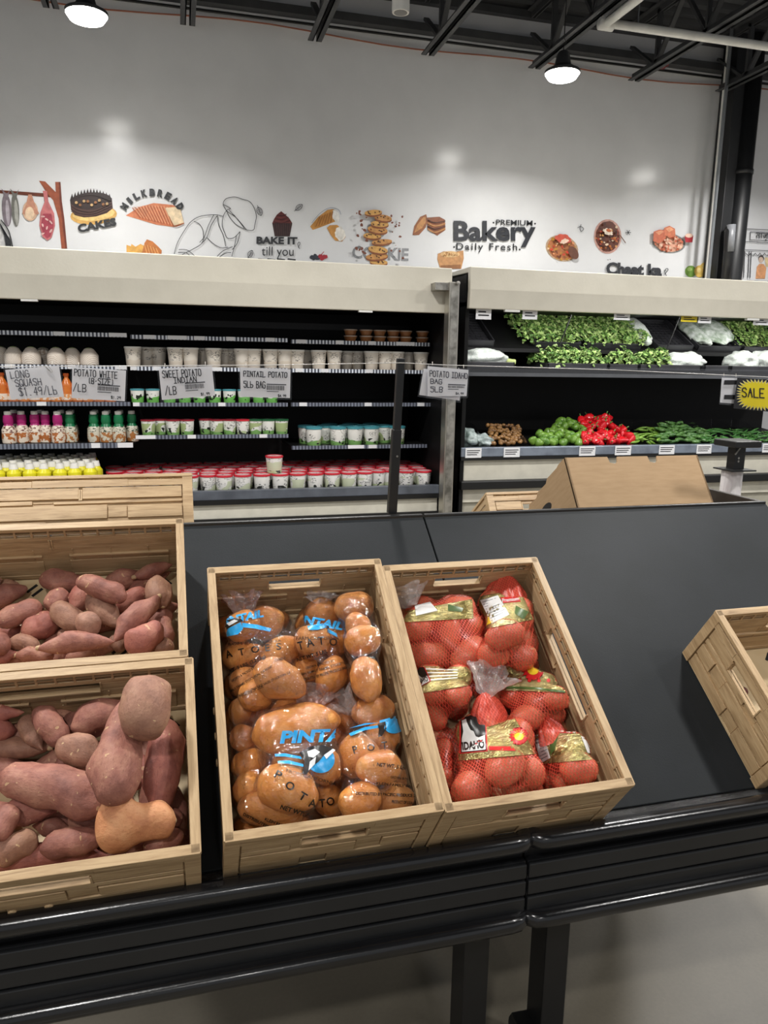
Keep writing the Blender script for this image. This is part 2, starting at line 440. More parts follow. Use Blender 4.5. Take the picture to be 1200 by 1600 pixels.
MB().tube([(0.035, -0.07, zb-0.6), (0.03, -0.07, zb-0.1), (0.02, -0.07, zb+0.02), (0.03, -0.06, zb+0.05)], 0.045, 10).build('hose_bundle', BLACKM, t, smooth=True)
MB().tube([(0.035, -0.085, zb-0.16), (0.025, -0.085, zb+0.08)], 0.04, 10).build('grey_tape_wrap', pm('grey_tape', (122, 124, 128), 0.4), t, smooth=True)

# ================================================================== WALL MURAL
class Decal:
    def __init__(s, name, label, cat='wall decal'):
        s.t = thing(name, label, cat, (0, WY, 0), 'printed pictures on the white wall'); s.p = {}; s.lay = 1
    def y(s, lay): return WY-0.002-0.0006*lay
    def poly(s, part, rgb, pts, lay=None):
        if lay is None: s.lay += 1; lay = s.lay
        mb = s.p.setdefault((part, rgb), MB())
        q = [at(x, y, Y=s.y(lay))-V((0, WY, 0)) for x, y in pts]
        mb.faces(q, [tuple(range(len(q)))])
    def ell(s, part, rgb, cx, cy, rx, ry, rot=0, n=22, jit=0.0, seed=1, lay=None):
        r = random.Random(seed); c, sn = math.cos(math.radians(rot)), math.sin(math.radians(rot)); P = []
        for k in range(n):
            a = 2*math.pi*k/n; m = 1+r.uniform(-jit, jit); x, y = rx*m*math.cos(a), ry*m*math.sin(a)
            P.append((cx+x*c-y*sn, cy+x*sn+y*c))
        s.poly(part, rgb, P, lay)
    def line(s, part, rgb, pts, wd=1.0, lay=None, smooth=True):
        if smooth and len(pts) > 2:
            Q = []
            for i in range(len(pts)-1):
                p0, p1, p2, p3 = pts[max(0, i-1)], pts[i], pts[i+1], pts[min(len(pts)-1, i+2)]
                for k in range(5):
                    u = k/5
                    Q.append(tuple(0.5*((2*p1[j])+(-p0[j]+p2[j])*u+(2*p0[j]-5*p1[j]+4*p2[j]-p3[j])*u*u+(-p0[j]+3*p1[j]-3*p2[j]+p3[j])*u**3) for j in (0, 1)))
            pts = Q+[pts[-1]]
        if lay is None: lay = 20
        for q in ribbon2d(pts, wd): s.poly(part, rgb, q, lay)
    def text(s, part, rgb, body, p0, p1, h, off=0.0, lay=18, spacing=1.0, v0=0.0):
        vs, fs, asp = text_poly(body, off, spacing)
        dx, dy = p1[0]-p0[0], p1[1]-p0[1]; L = math.hypot(dx, dy); nx, ny = dy/L, -dx/L
        mb = s.p.setdefault((part, rgb), MB())
        q = [at(p0[0]+dx*u+nx*h*(vv+v0), p0[1]+dy*u+ny*h*(vv+v0), Y=s.y(lay))-V((0, WY, 0)) for u, vv in vs]
        mb.faces(q, fs)
    def done(s):
        for (part, rgb), mb in s.p.items():
            for f in mb.bm.faces:
                if f.normal.y > 0: pass
            mb.build(part, pm('print_%d_%d_%d' % rgb, rgb, 0.45, rgb2=tuple(max(0, int(x*0.86)) for x in rgb), nscale=30), s.t)
INK = (40, 42, 46)
A = lambda x, y: (x*0.375, 240+y*0.375)
B3 = lambda x, y: (400+x/3, 280+y/3)
C3 = lambda x, y: (800+x/3, 280+y/3)
def Am(*p): return [A(x, y) for x, y in p]
def Bm(*p): return [B3(x, y) for x, y in p]
def Cm(*p): return [C3(x, y) for x, y in p]

d = Decal('meat_rack_decal', 'printed picture of fish and meat hanging from a brown branch')
d.poly('rod', (104, 52, 34), Am((-30, 150), (110, 160), (228, 168), (228, 184), (110, 174), (-30, 163)))
d.poly('trunk', (150, 78, 50), Am((230, 118), (252, 118), (258, 200), (268, 270), (280, 396), (256, 396), (244, 270), (222, 195), (200, 170), (162, 113), (188, 116), (232, 160)))
d.poly('trunk_shade', (112, 52, 34), Am((245, 118), (252, 118), (258, 200), (268, 270), (280, 396), (272, 396), (258, 270), (248, 200)))
for cx, cl, ll in ((28, (126, 116, 124), (178, 170, 178)), (64, (112, 112, 106), (166, 166, 160))):
    x, y = A(cx, 235); d.ell('fish', cl, x, y, 7.5 if cx == 28 else 6, 26, -4)
    d.ell('fish_belly', ll, x+1.5, y+4, 3, 20, -4); d.poly('fish', cl, Am((cx-22, 145), (cx-4, 165), (cx+4, 165), (cx+14, 148), (cx+5, 185), (cx-8, 185)))
x, y = A(126, 238); d.ell('chicken', (216, 178, 150), x, y, 12, 16); d.poly('chicken', (196, 140, 116), Am((118, 170), (132, 170), (150, 225), (164, 250), (150, 255), (126, 230), (104, 255), (92, 250), (108, 215)))
d.ell('chicken_breast', (230, 202, 172), x-1, y+4, 7, 10)
d.poly('ham', (190, 110, 112), Am((178, 155), (196, 155), (202, 200), (226, 250), (230, 300), (215, 350), (198, 362), (178, 348), (164, 300), (168, 245), (186, 200)))
d.poly('ham_meat', (160, 62, 78), Am((180, 250), (214, 250), (224, 300), (210, 345), (196, 354), (180, 338), (170, 298)))
for k in range(7):
    x, y = A(178+k % 3*17, 262+k*12); d.ell('ham_fat', (226, 184, 180), x, y, 3.2, 1.4, 25*k, 10, 0.2, k)
d.done()
d = Decal('drapery_decal', 'printed black and white sketch at the far left under the fish')
d.poly('cloth', (208, 208, 208), Am((-20, 270), (8, 280), (38, 325), (52, 385), (-20, 386)))
for k in range(7): d.line('folds', INK, Am((-5+k*3, 285+k*8), (14+k*4, 318+k*6), (26+k*3, 384)), 1.1)
d.line('folds', INK, Am((4, 276), (36, 322), (52, 386)), 1.6)
d.done()
d = Decal('cake_decal', 'printed chocolate cake on a gold board lettered CAKES')
x, y = A(390, 256); d.ell('gold_board', (214, 168, 92), x, y, 36.5, 15, -4)
d.ell('gold_board_top', (236, 200, 128), x, y-2, 33, 11, -4)
d.poly('cake_side', (66, 44, 40), Am((292, 195), (296, 235), (312, 256), (350, 266), (400, 262), (445, 248), (470, 228), (466, 185)))
x, y = A(379, 196); d.ell('cake_top', (48, 32, 30), x, y, 32.5, 13, -4)
for k in range(13):
    cx = 300+k*13; cyy = 190-22*math.sin(math.pi*k/12); d.poly('cream_peaks', (40, 26, 24), Am((cx-9, cyy+6), (cx, cyy-24), (cx+9, cyy+6)))
for k in range(9):
    x, y = A(318+k*16, 204+10*math.sin(k*1.9)); d.ell('truffles', (150, 100, 60) if k % 2 else (196, 160, 110), x, y, 2.2, 2.2)
for k in range(3): d.line('cake_ridges', (96, 66, 58), Am((296, 212+k*14), (330, 232+k*12), (390, 238+k*9), (466, 202+k*12)), 0.8, 21)
d.text('lettering', INK, 'CAKES', A(327, 330), A(487, 300), 13, 0.05)
d.done()
d = Decal('bread_decal', 'printed sliced loaf lettered MILKBREAD in an arc')
d.poly('loaf', (206, 124, 84), Am((524, 258), (582, 222), (640, 206), (720, 214), (752, 230), (766, 290), (724, 306), (650, 296), (584, 276)))
for k in range(12):
    x0 = 562+k*12.5; d.line('slice_edges', (172, 86, 54), Am((x0-10, 226-6*math.sin(k/3.5)), (x0+22, 268+k*3)), 1.4, 15)
    d.line('crumb', (232, 176, 132), Am((x0-4, 222-6*math.sin(k/3.5)), (x0+28, 266+k*3)), 0.9, 16)
d.poly('front_slice', (228, 206, 172), Am((688, 226), (738, 222), (752, 234), (766, 288), (726, 300), (704, 262)), 17)
d.line('front_crust', (170, 96, 58), Am((704, 262), (726, 302), (766, 290)), 1.5, 18)
wd = 'MILKBREAD'
for k, ch in enumerate(wd):
    a = math.radians(213+k*(327-213)/8); cx, cyy = 634, 290; rx, ry = 122, 112
    bx, by = cx+rx*math.cos(a), cyy+ry*math.sin(a); tx, ty = -math.sin(a)*0.97, math.cos(a); L = 12 if ch != 'I' else 7
    d.text('lettering', INK, ch, A(bx-tx*L, by-ty*L), A(bx+tx*L, by+ty*L), 12, 0.075)
d.done()
d = Decal('pastry_decal', 'printed golden pastry cut off by the cooler top')
d.poly('fries', (222, 168, 84), Am((527, 420), (527, 380), (545, 386), (548, 376), (565, 388), (585, 376), (600, 384), (610, 420)))
d.poly('crust', (192, 116, 58), Am((590, 420), (602, 372), (612, 357), (636, 366), (660, 388), (674, 404), (672, 420)))
for k in range(5): d.line('crust_lines', (232, 178, 108), Am((602+k*12, 378+k*4), (612+k*12, 416)), 0.9)
d.done()
d = Decal('chef_sketch_decal', 'printed line sketch of a bending chef in a tall hat')
S = lambda *p: d.line('ink_line', INK, Am(*p), 0.95)
S((726, 418), (740, 370), (775, 310), (800, 280), (840, 260), (900, 255), (930, 262))
S((930, 215), (932, 200), (946, 186), (980, 181), (1010, 190), (1040, 200), (1058, 225), (1068, 260), (1062, 295), (1056, 318), (1030, 318), (990, 300), (960, 270), (944, 240), (930, 215))
S((930, 212), (960, 228), (945, 236), (930, 262), (926, 300), (936, 330), (948, 352), (975, 350), (1000, 325))
S((955, 236), (1000, 285), (1028, 318)); S((975, 256), (1010, 300))
S((945, 240), (985, 268), (1018, 312))
S((905, 258), (880, 300), (862, 350), (840, 372)); S((890, 256), (868, 300), (852, 345), (832, 370))
S((862, 350), (890, 376), (920, 392), (950, 390)); S((905, 258), (912, 300), (930, 340), (940, 385))
S((985, 340), (978, 380), (966, 428)); S((1000, 328), (990, 370), (968, 400))
S((808, 282), (832, 295), (846, 325), (842, 372), (800, 400), (760, 420)); S((745, 400), (780, 402), (810, 425)); S((742, 412), (775, 414), (790, 424))
S((905, 428), (930, 405), (968, 388)); S((915, 430), (940, 415), (962, 412))
d.done()
def leaf(cx, cy, s, rot, lab):
    d = Decal('leaf_sketch_decal', lab); c, sn = math.cos(math.radians(rot)), math.sin(math.radians(rot))
    R = lambda *p: [(cx+(x*c-y*sn)*s, cy+(x*sn+y*c)*s) for x, y in p]
    d.line('ink_line', (92, 94, 98), R((-8, 0), (-3, -4), (3, -4), (8, 0), (3, 4), (-3, 4), (-8, 0)), 0.9); d.line('ink_line', (92, 94, 98), R((-11, 0), (8, 0)), 0.8)
    for k in (-4, -1, 2): d.line('ink_line', (92, 94, 98), R((k, 0), (k+2.5, -3)), 0.7); d.line('ink_line', (92, 94, 98), R((k, 0), (k+2.5, 3)), 0.7)
    d.done()
leaf(405.5, 330, 0.9, 70, 'small printed leaf sketch at the upper left of the cupcake')
leaf(467, 324, 0.85, -40, 'small printed leaf sketch at the upper right of the cupcake')
leaf(391, 397, 0.8, -60, 'small printed leaf sketch low beside the chef')
d = Decal('cupcake_decal', 'printed chocolate cupcake lettered BAKE IT till you')
d.poly('frosting', (104, 48, 46), Bm((76, 206), (86, 184), (98, 166), (118, 150), (138, 166), (156, 184), (170, 206), (122, 216)))
for k in range(3): d.line('frosting_swirl', (70, 30, 30), Bm((84+k*8, 200-k*16), (122, 206-k*17), (160-k*9, 192-k*14)), 1.2, 12)
d.poly('wrapper', (54, 34, 34), Bm((76, 206), (170, 206), (158, 268), (88, 268)))
for k in range(8): d.line('wrapper_pleats', (84, 56, 54), Bm((84+k*11, 208), (94+k*8.5, 266)), 0.7, 13)
d.text('lettering', INK, 'BAKE IT', B3(2, 303), B3(194, 306), 11.5, 0.045); d.text('script', INK, 'till you', B3(26, 372), B3(176, 374), 19, 0.0)
for x in (12, 55, 100, 150): d.line('lettering', INK, Bm((x, 374), (x+34, 378)), 2.2, 18)
d.line('flourish', INK, Bm((198, 320), (206, 300), (200, 295), (196, 308), (204, 326)), 0.9)
d.done()
d = Decal('cannoli_decal', 'printed pair of golden cream cannoli')
d.poly('shell', (206, 148, 76), Bm((254, 222), (266, 238), (300, 226), (378, 196), (386, 165), (362, 140), (334, 144), (290, 178)))
x, y = B3(374, 172); d.ell('cream', (236, 234, 230), x, y, 5.5, 10, -14, jit=0.1)
d.poly('shell', (206, 148, 76), Bm((332, 228), (346, 216), (380, 214), (412, 240), (420, 270), (404, 292), (372, 288), (350, 262)))
x, y = B3(394, 256); d.ell('cream', (236, 232, 224), x, y, 8, 11, -10, jit=0.1)
d.line('plate_line', (150, 160, 176), Bm((262, 205), (300, 160), (345, 134), (385, 142), (398, 165)), 0.9)
for k in range(6): d.line('shell_crisp', (160, 98, 44), Bm((280+k*14, 222-k*4), (300+k*12, 176-k*5)), 1.1, 12)
d.done()
d = Decal('berry_decal', 'printed red and black berries cut off by the cooler top')
for k in range(9):
    x, y = B3(262+k*8, 366+6*math.sin(k*2.3)); d.ell('berries', (52, 56, 66) if k < 5 else (172, 44, 58), x, y, 3.4, 3.2, jit=0.15, seed=k)
d.line('stems', (172, 60, 70), Bm((300, 360), (318, 340)), 1.0)
d.done()
d = Decal('cookie_decal', 'printed tumbling stack of chocolate chip cookies over grey COOKIE lettering')
d.text('lettering', (146, 148, 152), 'COOKIE', B3(450, 372), B3(714, 384), 20, 0.03, 2)
for k, (cx, cyy, rx, ry, ro) in enumerate([(575, 388, 42, 15, 4), (566, 362, 52, 17, -4), (572, 330, 46, 19, 8), (590, 293, 48, 14, -4), (545, 265, 42, 15, 4), (570, 236, 47, 19, 8), (580, 209, 42, 17, 4), (596, 181, 41, 17, 8), (550, 156, 41, 15, -3)]):
    x, y = B3(cx, cyy+6); d.ell('cookie_edge', (140, 82, 48), x, y, rx/3, ry/3, ro)
    x, y = B3(cx, cyy); d.ell('cookie', (202, 146, 84) if k % 2 else (214, 164, 92), x, y, rx/3, ry/3*0.85, ro)
    rr = random.Random(k)
    for j in range(5): d.ell('chips', (78, 42, 30), x+rr.uniform(-0.7, 0.7)*rx/3, y+rr.uniform(-0.5, 0.5)*ry/3, 1.5, 1.0, 20*j, 8, 0.2, j)
rr = random.Random(5)
for k in range(34):
    x, y = B3(rr.choice((rr.uniform(470, 520), rr.uniform(630, 690))), rr.uniform(130, 380)); r = rr.uniform(0.6, 2.4)
    d.ell('crumbs', (122, 70, 54), x, y, r*1.3, r, rr.uniform(0, 180), 7, 0.3, k)
d.done()
d = Decal('filled_cookie_decal', 'printed pair of brown filled cookies left of the Bakery lettering')
d.poly('left_cookie', (150, 94, 58), Bm((734, 262), (742, 220), (770, 176), (798, 164), (806, 196), (796, 226), (764, 262)))
d.poly('left_filling', (196, 140, 84), Bm((742, 252), (756, 214), (784, 178), (796, 176), (796, 200), (780, 228)))
d.poly('right_cookies', (142, 84, 52), Bm((802, 180), (860, 176), (886, 190), (888, 238), (850, 264), (804, 236)))
for k in range(4): d.line('cookie_bands', (206, 148, 92) if k % 2 else (92, 50, 34), Bm((806, 192+k*14), (840, 204+k*15), (886, 196+k*12)), 2.0, 12)
d.done()
d = Decal('bakery_lettering_decal', 'large dark Bakery lettering with PREMIUM and Daily Fresh')
d.text('main_lettering', (46, 48, 54), 'Bakery', (709, 386.5), (837, 386.5), 41.5, 0.03)
d.text('small_lettering', INK, 'PREMIUM', (775, 351.5), (832, 353), 8.5, 0.012)
d.text('lower_lettering', INK, 'Daily Fresh', (713, 394), (808, 395), 14.5, 0.012, spacing=1.25)
for x, y in ((771, 348), (836, 349.5), (709.5, 386), (812, 390)): d.ell('dots', INK, x, y, 1.4, 1.4)
d.done()
d = Decal('grain_sack_decal', 'printed brown sack of grain under the Bakery lettering')
d.poly('sack', (190, 140, 92), Bm((852, 350), (880, 338), (940, 340), (972, 334), (974, 372), (962, 420), (864, 420), (850, 376)))
d.ell('grain', (214, 176, 124), *B3(910, 352), 15, 5); d.poly('sack_shade', (146, 98, 60), Bm((866, 404), (960, 400), (958, 420), (866, 420)))
for k in range(16):
    rr = random.Random(k); x, y = B3(875+rr.uniform(0, 70), 345+rr.uniform(-4, 14)); d.ell('kernels', (168, 120, 70), x, y, 1.2, 0.8, k*30, 7)
d.done()
def dish(name, label, cx, cy, rx, ry, rot, rim, fill, bits, seed):
    d = Decal(name, label); d.ell('plate', rim, cx, cy, rx, ry, rot); d.ell('filling', fill, cx, cy, rx*0.88, ry*0.88, rot, jit=0.03)
    rr = random.Random(seed)
    for k in range(46):
        a, q = rr.uniform(0, 6.283), math.sqrt(rr.uniform(0, 0.75)); c = rr.choice(bits)
        x, y = rx*q*math.cos(a), ry*q*math.sin(a); ro = math.radians(rot)
        d.ell('topping', c, cx+x*math.cos(ro)-y*math.sin(ro), cy+x*math.sin(ro)+y*math.cos(ro), rr.uniform(1.2, 3), rr.uniform(0.9, 2.2), rr.uniform(0, 180), 9, 0.25, k)
    return d
d = dish('snack_plate_decal', 'printed plate of mixed snack nearest the Bakery lettering', 878, 388, 26, 20, 18, (186, 158, 128), (178, 112, 70), [(206, 60, 44), (226, 196, 150), (120, 66, 40), (190, 140, 60), (222, 150, 100)], 3)
d.ell('shaded_side', (104, 66, 50), 896, 395, 7, 11, -30); d.ell('heap', (196, 84, 66), 880, 373, 13, 7, 10, jit=0.1); d.ell('cream', (228, 200, 180), 882, 377, 7, 3.5, -20, jit=0.2); d.done()
d = dish('curry_bowl_decal', 'printed oval bowl of brown curry with a spoon', 949.5, 369.5, 21.5, 27, 0, (196, 150, 138), (98, 48, 30), [(206, 150, 84), (226, 200, 170), (160, 60, 34), (70, 30, 20), (190, 110, 40)], 9)
d.ell('cream_swirl', (232, 214, 196), 950, 362, 8, 5, 20, jit=0.2); d.ell('cream_swirl', (186, 96, 44), 951, 360, 4, 2.5, 20); d.line('spoon', (120, 86, 70), Cm((478, 246), (505, 262), (532, 298)), 1.4)
d.done()
d = dish('bread_roll_plate_decal', 'printed grey plate of buns with a red dip cup', 1045, 380, 26, 15.5, 6, (128, 130, 128), (222, 166, 140), [(206, 110, 80), (236, 196, 170), (180, 90, 60)], 12)
d.poly('bun', (196, 104, 74), Cm((664, 246), (690, 236), (716, 238), (722, 276), (690, 302), (662, 290))); d.poly('bun', (206, 118, 84), Cm((712, 228), (738, 218), (764, 232), (766, 262), (740, 276), (718, 262)))
d.poly('bun_top', (224, 150, 112), Cm((672, 248), (700, 240), (712, 246), (690, 262))); d.poly('bun_top', (230, 160, 120), Cm((720, 232), (740, 224), (760, 236), (736, 248)))
d.poly('dip_cup', (176, 40, 52), Cm((810, 264), (850, 264), (846, 296), (814, 296))); d.ell('dip', (230, 196, 176), *C3(830, 264), 6, 3.4)
d.done()
d = Decal('chaat_lettering_decal', 'dark Chaat ka lettering cut off by the cooler top')
d.text('lettering', (46, 48, 54), 'Chaat ka', C3(441, 448), C3(702, 458), 20, 0.05)
d.line('flourish', INK, Cm((716, 446), (732, 424), (722, 420), (716, 436), (724, 452)), 1.0)
for x, y in ((450, 378), (460, 376)): d.ell('dots', INK, *C3(x, y), 0.8, 0.6)
d.done()
d = Decal('star_mark_decal', 'tiny printed star sketch right of the curry bowl')
for k in range(3):
    a = math.pi*k/3; x, y = C3(545, 250); d.line('ink_line', INK, [(x-4*math.cos(a), y-4*math.sin(a)), (x+4*math.cos(a), y+4*math.sin(a))], 0.9)
d.done()
d = Decal('swirl_mark_decal', 'tiny printed swirl sketch between the snack plate and curry bowl')
d.line('ink_line', (80, 82, 86), Cm((308, 228), (322, 222), (336, 232), (326, 244), (318, 232), (324, 212)), 0.9); d.done()
d = Decal('fruit_decal', 'printed lime and yellow mangoes beside the column')
d.ell('lime', (112, 150, 66), *C3(838, 432), 9, 9); d.ell('lime_highlight', (160, 190, 110), *C3(832, 422), 4, 3)
for x, y in ((880, 432), (905, 418), (935, 430), (930, 412)): d.ell('mango', (226, 190, 100), *C3(x, y), 8.5, 9.5)
for x, y in ((876, 426), (902, 412), (932, 420)): d.ell('mango_highlight', (238, 212, 140), *C3(x, y), 3.5, 4)
d.done()
d = Decal('street_stall_decal', 'printed sketch of a market stall with a Hindi name board')
L = lambda *p, wd=0.9: d.line('ink_line', (70, 70, 74), Cm(*p), wd, smooth=False)
L((1096, 232), (1260, 240)); L((1096, 232), (1092, 290)); L((1118, 246), (1260, 252)); L((1118, 246), (1116, 284)); L((1116, 284), (1260, 290)); L((1090, 292), (1260, 302)); L((1086, 330), (1260, 338))
d.text('lettering', (44, 46, 50), '\u0924\u093e\u091c\u093c\u093e', C3(1142, 284), C3(1210, 288), 11.5, 0.01)
for k in range(6): d.line('awning_scallops', (90, 90, 94), Cm((1096+k*22, 346), (1107+k*22, 358), (1118+k*22, 347)), 0.9)
for x in (1092, 1112, 1122): L((x, 340), (x-6, 460), wd=1.2)
d.ell('hair', (92, 86, 84), *C3(1168, 372), 4.6, 5.2); d.ell('face', (214, 190, 172), *C3(1167, 378), 3.6, 4.6)
d.poly('shirt', (222, 160, 112), Cm((1148, 410), (1160, 396), (1180, 398), (1192, 416), (1186, 466), (1142, 466)))
d.poly('stall_goods', (224, 204, 160), Cm((1184, 366), (1240, 370), (1240, 410), (1190, 410))); d.done()

# ================================================================== THE COOLERS
YF = 5.5; YS = 5.75; YB = 6.34
def zof(x, y, Y): return at(x, y, Y=Y).z
XL = -3.3; XM = at(695, 600, Y=5.5).x          # end of the dairy cooler
XR0 = at(722, 600, Y=5.5).x; XR1 = 5.6
ze, zc, zt = zof(350, 478, 5.42), zof(350, 441, 5.40), zof(350, 402, 5.43)
zl_top, zl_mid, zl_bot = zof(500, 762, YF), zof(500, 776, YF), zof(500, 783, YF)
z_deck = zl_top-0.03
t = thing('dairy_cooler', 'long open black dairy cooler with cream canopy standing along the wall', 'cooler', (XL, 0, 0))
def bx(name, m, *a, parent=None, bevel=0): return MB().box(*a).build(name, m, parent or t, bevel=bevel)
WL = XM-XL
def canopy(parent, w, ze, zc, zt):
    mb = MB(); P = [(5.407, ze), (5.40, zc), (5.412, zt), (YB+0.1, zt), (YB+0.1, zt-0.02), (5.46, zt-0.04), (5.45, zc), (5.46, ze)]
    mb.faces([(x, y, z) for x in (0, w) for y, z in P], [(i, (i+1) % 8, 8+(i+1) % 8, 8+i) for i in range(8)]+[tuple(range(7, -1, -1)), tuple(range(8, 16))])
    return mb.build('canopy', CREAM, parent, bevel=0.006)
cn = canopy(t, WL, ze, zc, zt)
for px in (46, 571):
    p = at(px, 467+px*0.034, Y=5.42); MB().box(p.x-XL-0.05, p.x-XL+0.05, 5.41, 5.44, ze-0.012, ze+0.008).build('clip', WHITEM, cn)
bx('back_panel', CASEB, 0, WL, YB, YB+0.06, 0.1, zt-0.03)
bx('inner_ceiling', CASEB, 0, WL, 5.48, YB, ze+0.02, ze+0.05)
bx('end_panel', CASEB, WL-0.03, WL, 5.48, YB, 0.05, zt-0.05)
bx('deck', CASEB, 0, WL, YF+0.02, YB, z_deck-0.04, z_deck)
RAILM = pm('grey_bumper_rail', (92, 97, 106), 0.3, rgb2=(74, 78, 86))
lip = bx('front_lip', RAILM, 0, WL, YF-0.02, YF+0.03, zl_mid, zl_top, bevel=0.004)
bx('lip_edge', BLACKM, 0, WL, YF-0.03, YF+0.03, zl_bot, zl_mid)
zk = zof(400, 808, YF)
bx('base_panel', CREAMG, 0, WL-0.035, YF-0.005, YF+0.03, zk, zl_bot)
bx('kick_rail', BLACKM, 0, WL, YF-0.03, YF+0.03, zk-0.05, zk)
bx('kick_plate', CREAMG, 0, WL, YF+0.02, YF+0.05, 0, zk-0.05)
bx('duct_slats', BLACKM, 0, WL-0.04, YB-0.012, YB, zof(300, 510, YB), zof(300, 500, YB))
# price rails
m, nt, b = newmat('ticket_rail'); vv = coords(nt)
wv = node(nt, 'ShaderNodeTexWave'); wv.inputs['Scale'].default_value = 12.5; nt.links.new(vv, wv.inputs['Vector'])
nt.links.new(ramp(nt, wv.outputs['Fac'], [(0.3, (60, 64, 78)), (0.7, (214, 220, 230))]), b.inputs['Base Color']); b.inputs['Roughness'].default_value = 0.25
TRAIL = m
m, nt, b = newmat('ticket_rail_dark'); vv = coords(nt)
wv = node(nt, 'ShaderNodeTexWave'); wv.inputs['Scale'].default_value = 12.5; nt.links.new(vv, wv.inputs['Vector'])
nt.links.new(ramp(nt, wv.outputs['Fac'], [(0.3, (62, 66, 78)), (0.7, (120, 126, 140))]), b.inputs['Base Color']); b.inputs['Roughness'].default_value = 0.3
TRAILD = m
PAPER = pm('paper', (226, 227, 230), 0.5, rgb2=(220, 221, 224)); INKM = pm('ink', (26, 26, 30), 0.5, rgb2=(26, 26, 30))
SHELVES = {}
def shelf(key, px0, px1, py, tags, dark=False, par=None, y=YS, hh=0.028):
    par = par or t
    x0 = at(px0, py, Y=y).x; x1 = at(px1, py, Y=y).x; z = at((px0+px1)/2, py, Y=y).z
    ox = par.matrix_world.translation.x
    s = MB().box(x0-ox+0.006, x1-ox-0.006, y, YB-0.01, z+hh/2-0.03, z+hh/2-0.004).build('shelf', BLACKM, par)
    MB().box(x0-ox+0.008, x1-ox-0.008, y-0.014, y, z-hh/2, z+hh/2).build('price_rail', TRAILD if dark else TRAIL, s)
    for a, bb in tags:
        xa = at(a, py, Y=y).x-ox; xb = at(bb, py, Y=y).x-ox
        MB().box(xa, xb, y-0.017, y-0.0145, z-hh/2+0.002, z+hh/2+0.001).build('price_tag', PAPER, s)
    SHELVES[key] = (z+hh/2-0.004, x0, x1)
def pr(a, c, off, k): return tuple((off+u*k, off+v*k) for u, v in c) if False else [(off+u*k, off+v*k) for u, v in c]
shelf('a1', -70, 200, 521, [(84, 102), (170, 198)])
shelf('a2', 202, 451, 529, [(224, 242), (262, 292), (303, 320), (353, 366), (415, 429)])
shelf('a3', 453, 673, 536, [(463, 478), (524, 536), (575, 585), (618, 647)])
shelf('a4', 676, 699, 540, [])
shelf('b1', -70, 200, 573, [(8, 24), (106, 119), (180, 198)])
shelf('b2', 202, 451, 577, [(204, 214), (240, 250), (331, 347)])
shelf('b3', 453, 673, 580, [(461, 473), (501, 513), (571, 582)])
shelf('b4', 676, 699, 582, [])
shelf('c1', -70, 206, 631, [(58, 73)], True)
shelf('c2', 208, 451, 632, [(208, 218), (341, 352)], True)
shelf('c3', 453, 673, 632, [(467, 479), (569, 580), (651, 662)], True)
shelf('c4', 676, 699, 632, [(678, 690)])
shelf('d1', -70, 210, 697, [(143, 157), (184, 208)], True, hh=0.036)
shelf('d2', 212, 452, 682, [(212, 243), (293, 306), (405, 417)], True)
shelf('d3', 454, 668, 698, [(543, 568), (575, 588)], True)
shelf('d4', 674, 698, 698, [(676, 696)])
for px, py0, py1 in ((329, 560, 570),):
    pass
# ------------------------------------------------------------------ dairy goods
def side_print(name, top, low, zsplit, blot=None, blotscale=26, text=None, zt_=1.0, stripe=None):
    """paper label printed round a tub: lower band, animal-like dark blots, small grey script"""
    m, nt, b = newmat(name)
    tc = node(nt, 'ShaderNodeTexCoord'); sp = node(nt, 'ShaderNodeSeparateXYZ'); nt.links.new(tc.outputs['Object'], sp.inputs[0])
    v = coords(nt, (1, 1, 1), True)
    wob = math_n(nt, 'MULTIPLY', math_n(nt, 'SUBTRACT', noise_tex(nt, v, 14, 1), 0.5), 0.05)
    low_f = math_n(nt, 'LESS_THAN', math_n(nt, 'ADD', sp.outputs['Z'], wob), zsplit)
    c = mixc(nt, low_f, top, low)
    if blot:
        n = noise_tex(nt, v, blotscale, 1, 0.4)
        f = math_n(nt, 'MULTIPLY', math_n(nt, 'GREATER_THAN', n, 0.60), math_n(nt, 'LESS_THAN', math_n(nt, 'ABSOLUTE', math_n(nt, 'SUBTRACT', sp.outputs['Z'], zsplit)), 0.022))
        c = mixc(nt, f, c, blot)
    if text:
        v2 = coords(nt, (60, 60, 210), True)
        f = math_n(nt, 'MULTIPLY', math_n(nt, 'GREATER_THAN', noise_tex(nt, v2, 1.0, 2, 0.6), 0.56), math_n(nt, 'GREATER_THAN', noise_tex(nt, v, 18, 0), 0.52))
        f = math_n(nt, 'MULTIPLY', f, math_n(nt, 'GREATER_THAN', sp.outputs['Z'], zsplit))
        c = mixc(nt, f, c, text)
    if stripe:
        v3 = coords(nt, (1, 1, 1), True)
        f = math_n(nt, 'GREATER_THAN', noise_tex(nt, v3, 9, 0), 0.56); f = math_n(nt, 'MULTIPLY', f, math_n(nt, 'GREATER_THAN', sp.outputs['Z'], 0.02))
        f = math_n(nt, 'MULTIPLY', f, math_n(nt, 'LESS_THAN', sp.outputs['Z'], 0.085))
        c = mixc(nt, f, c, stripe)
    nt.links.new(c, b.inputs['Base Color']); b.inputs['Roughness'].default_value = 0.35
    return m
TUBW = side_print('cream_tub_print', (232, 224, 212), (226, 214, 198), 0.05, text=(110, 104, 100))
TUBG = side_print('green_tub_print', (236, 236, 230), (116, 190, 92), 0.042, (28, 40, 28), 34)
TUBS = side_print('striped_tub_print', (232, 232, 226), (128, 176, 100), 0.030, (30, 38, 30), 34, (120, 120, 116), stripe=(168, 184, 132))
TUBR = side_print('red_tub_print', (234, 232, 228), (190, 204, 160), 0.022, (50, 52, 50), 30, (110, 110, 110), stripe=(204, 210, 182))
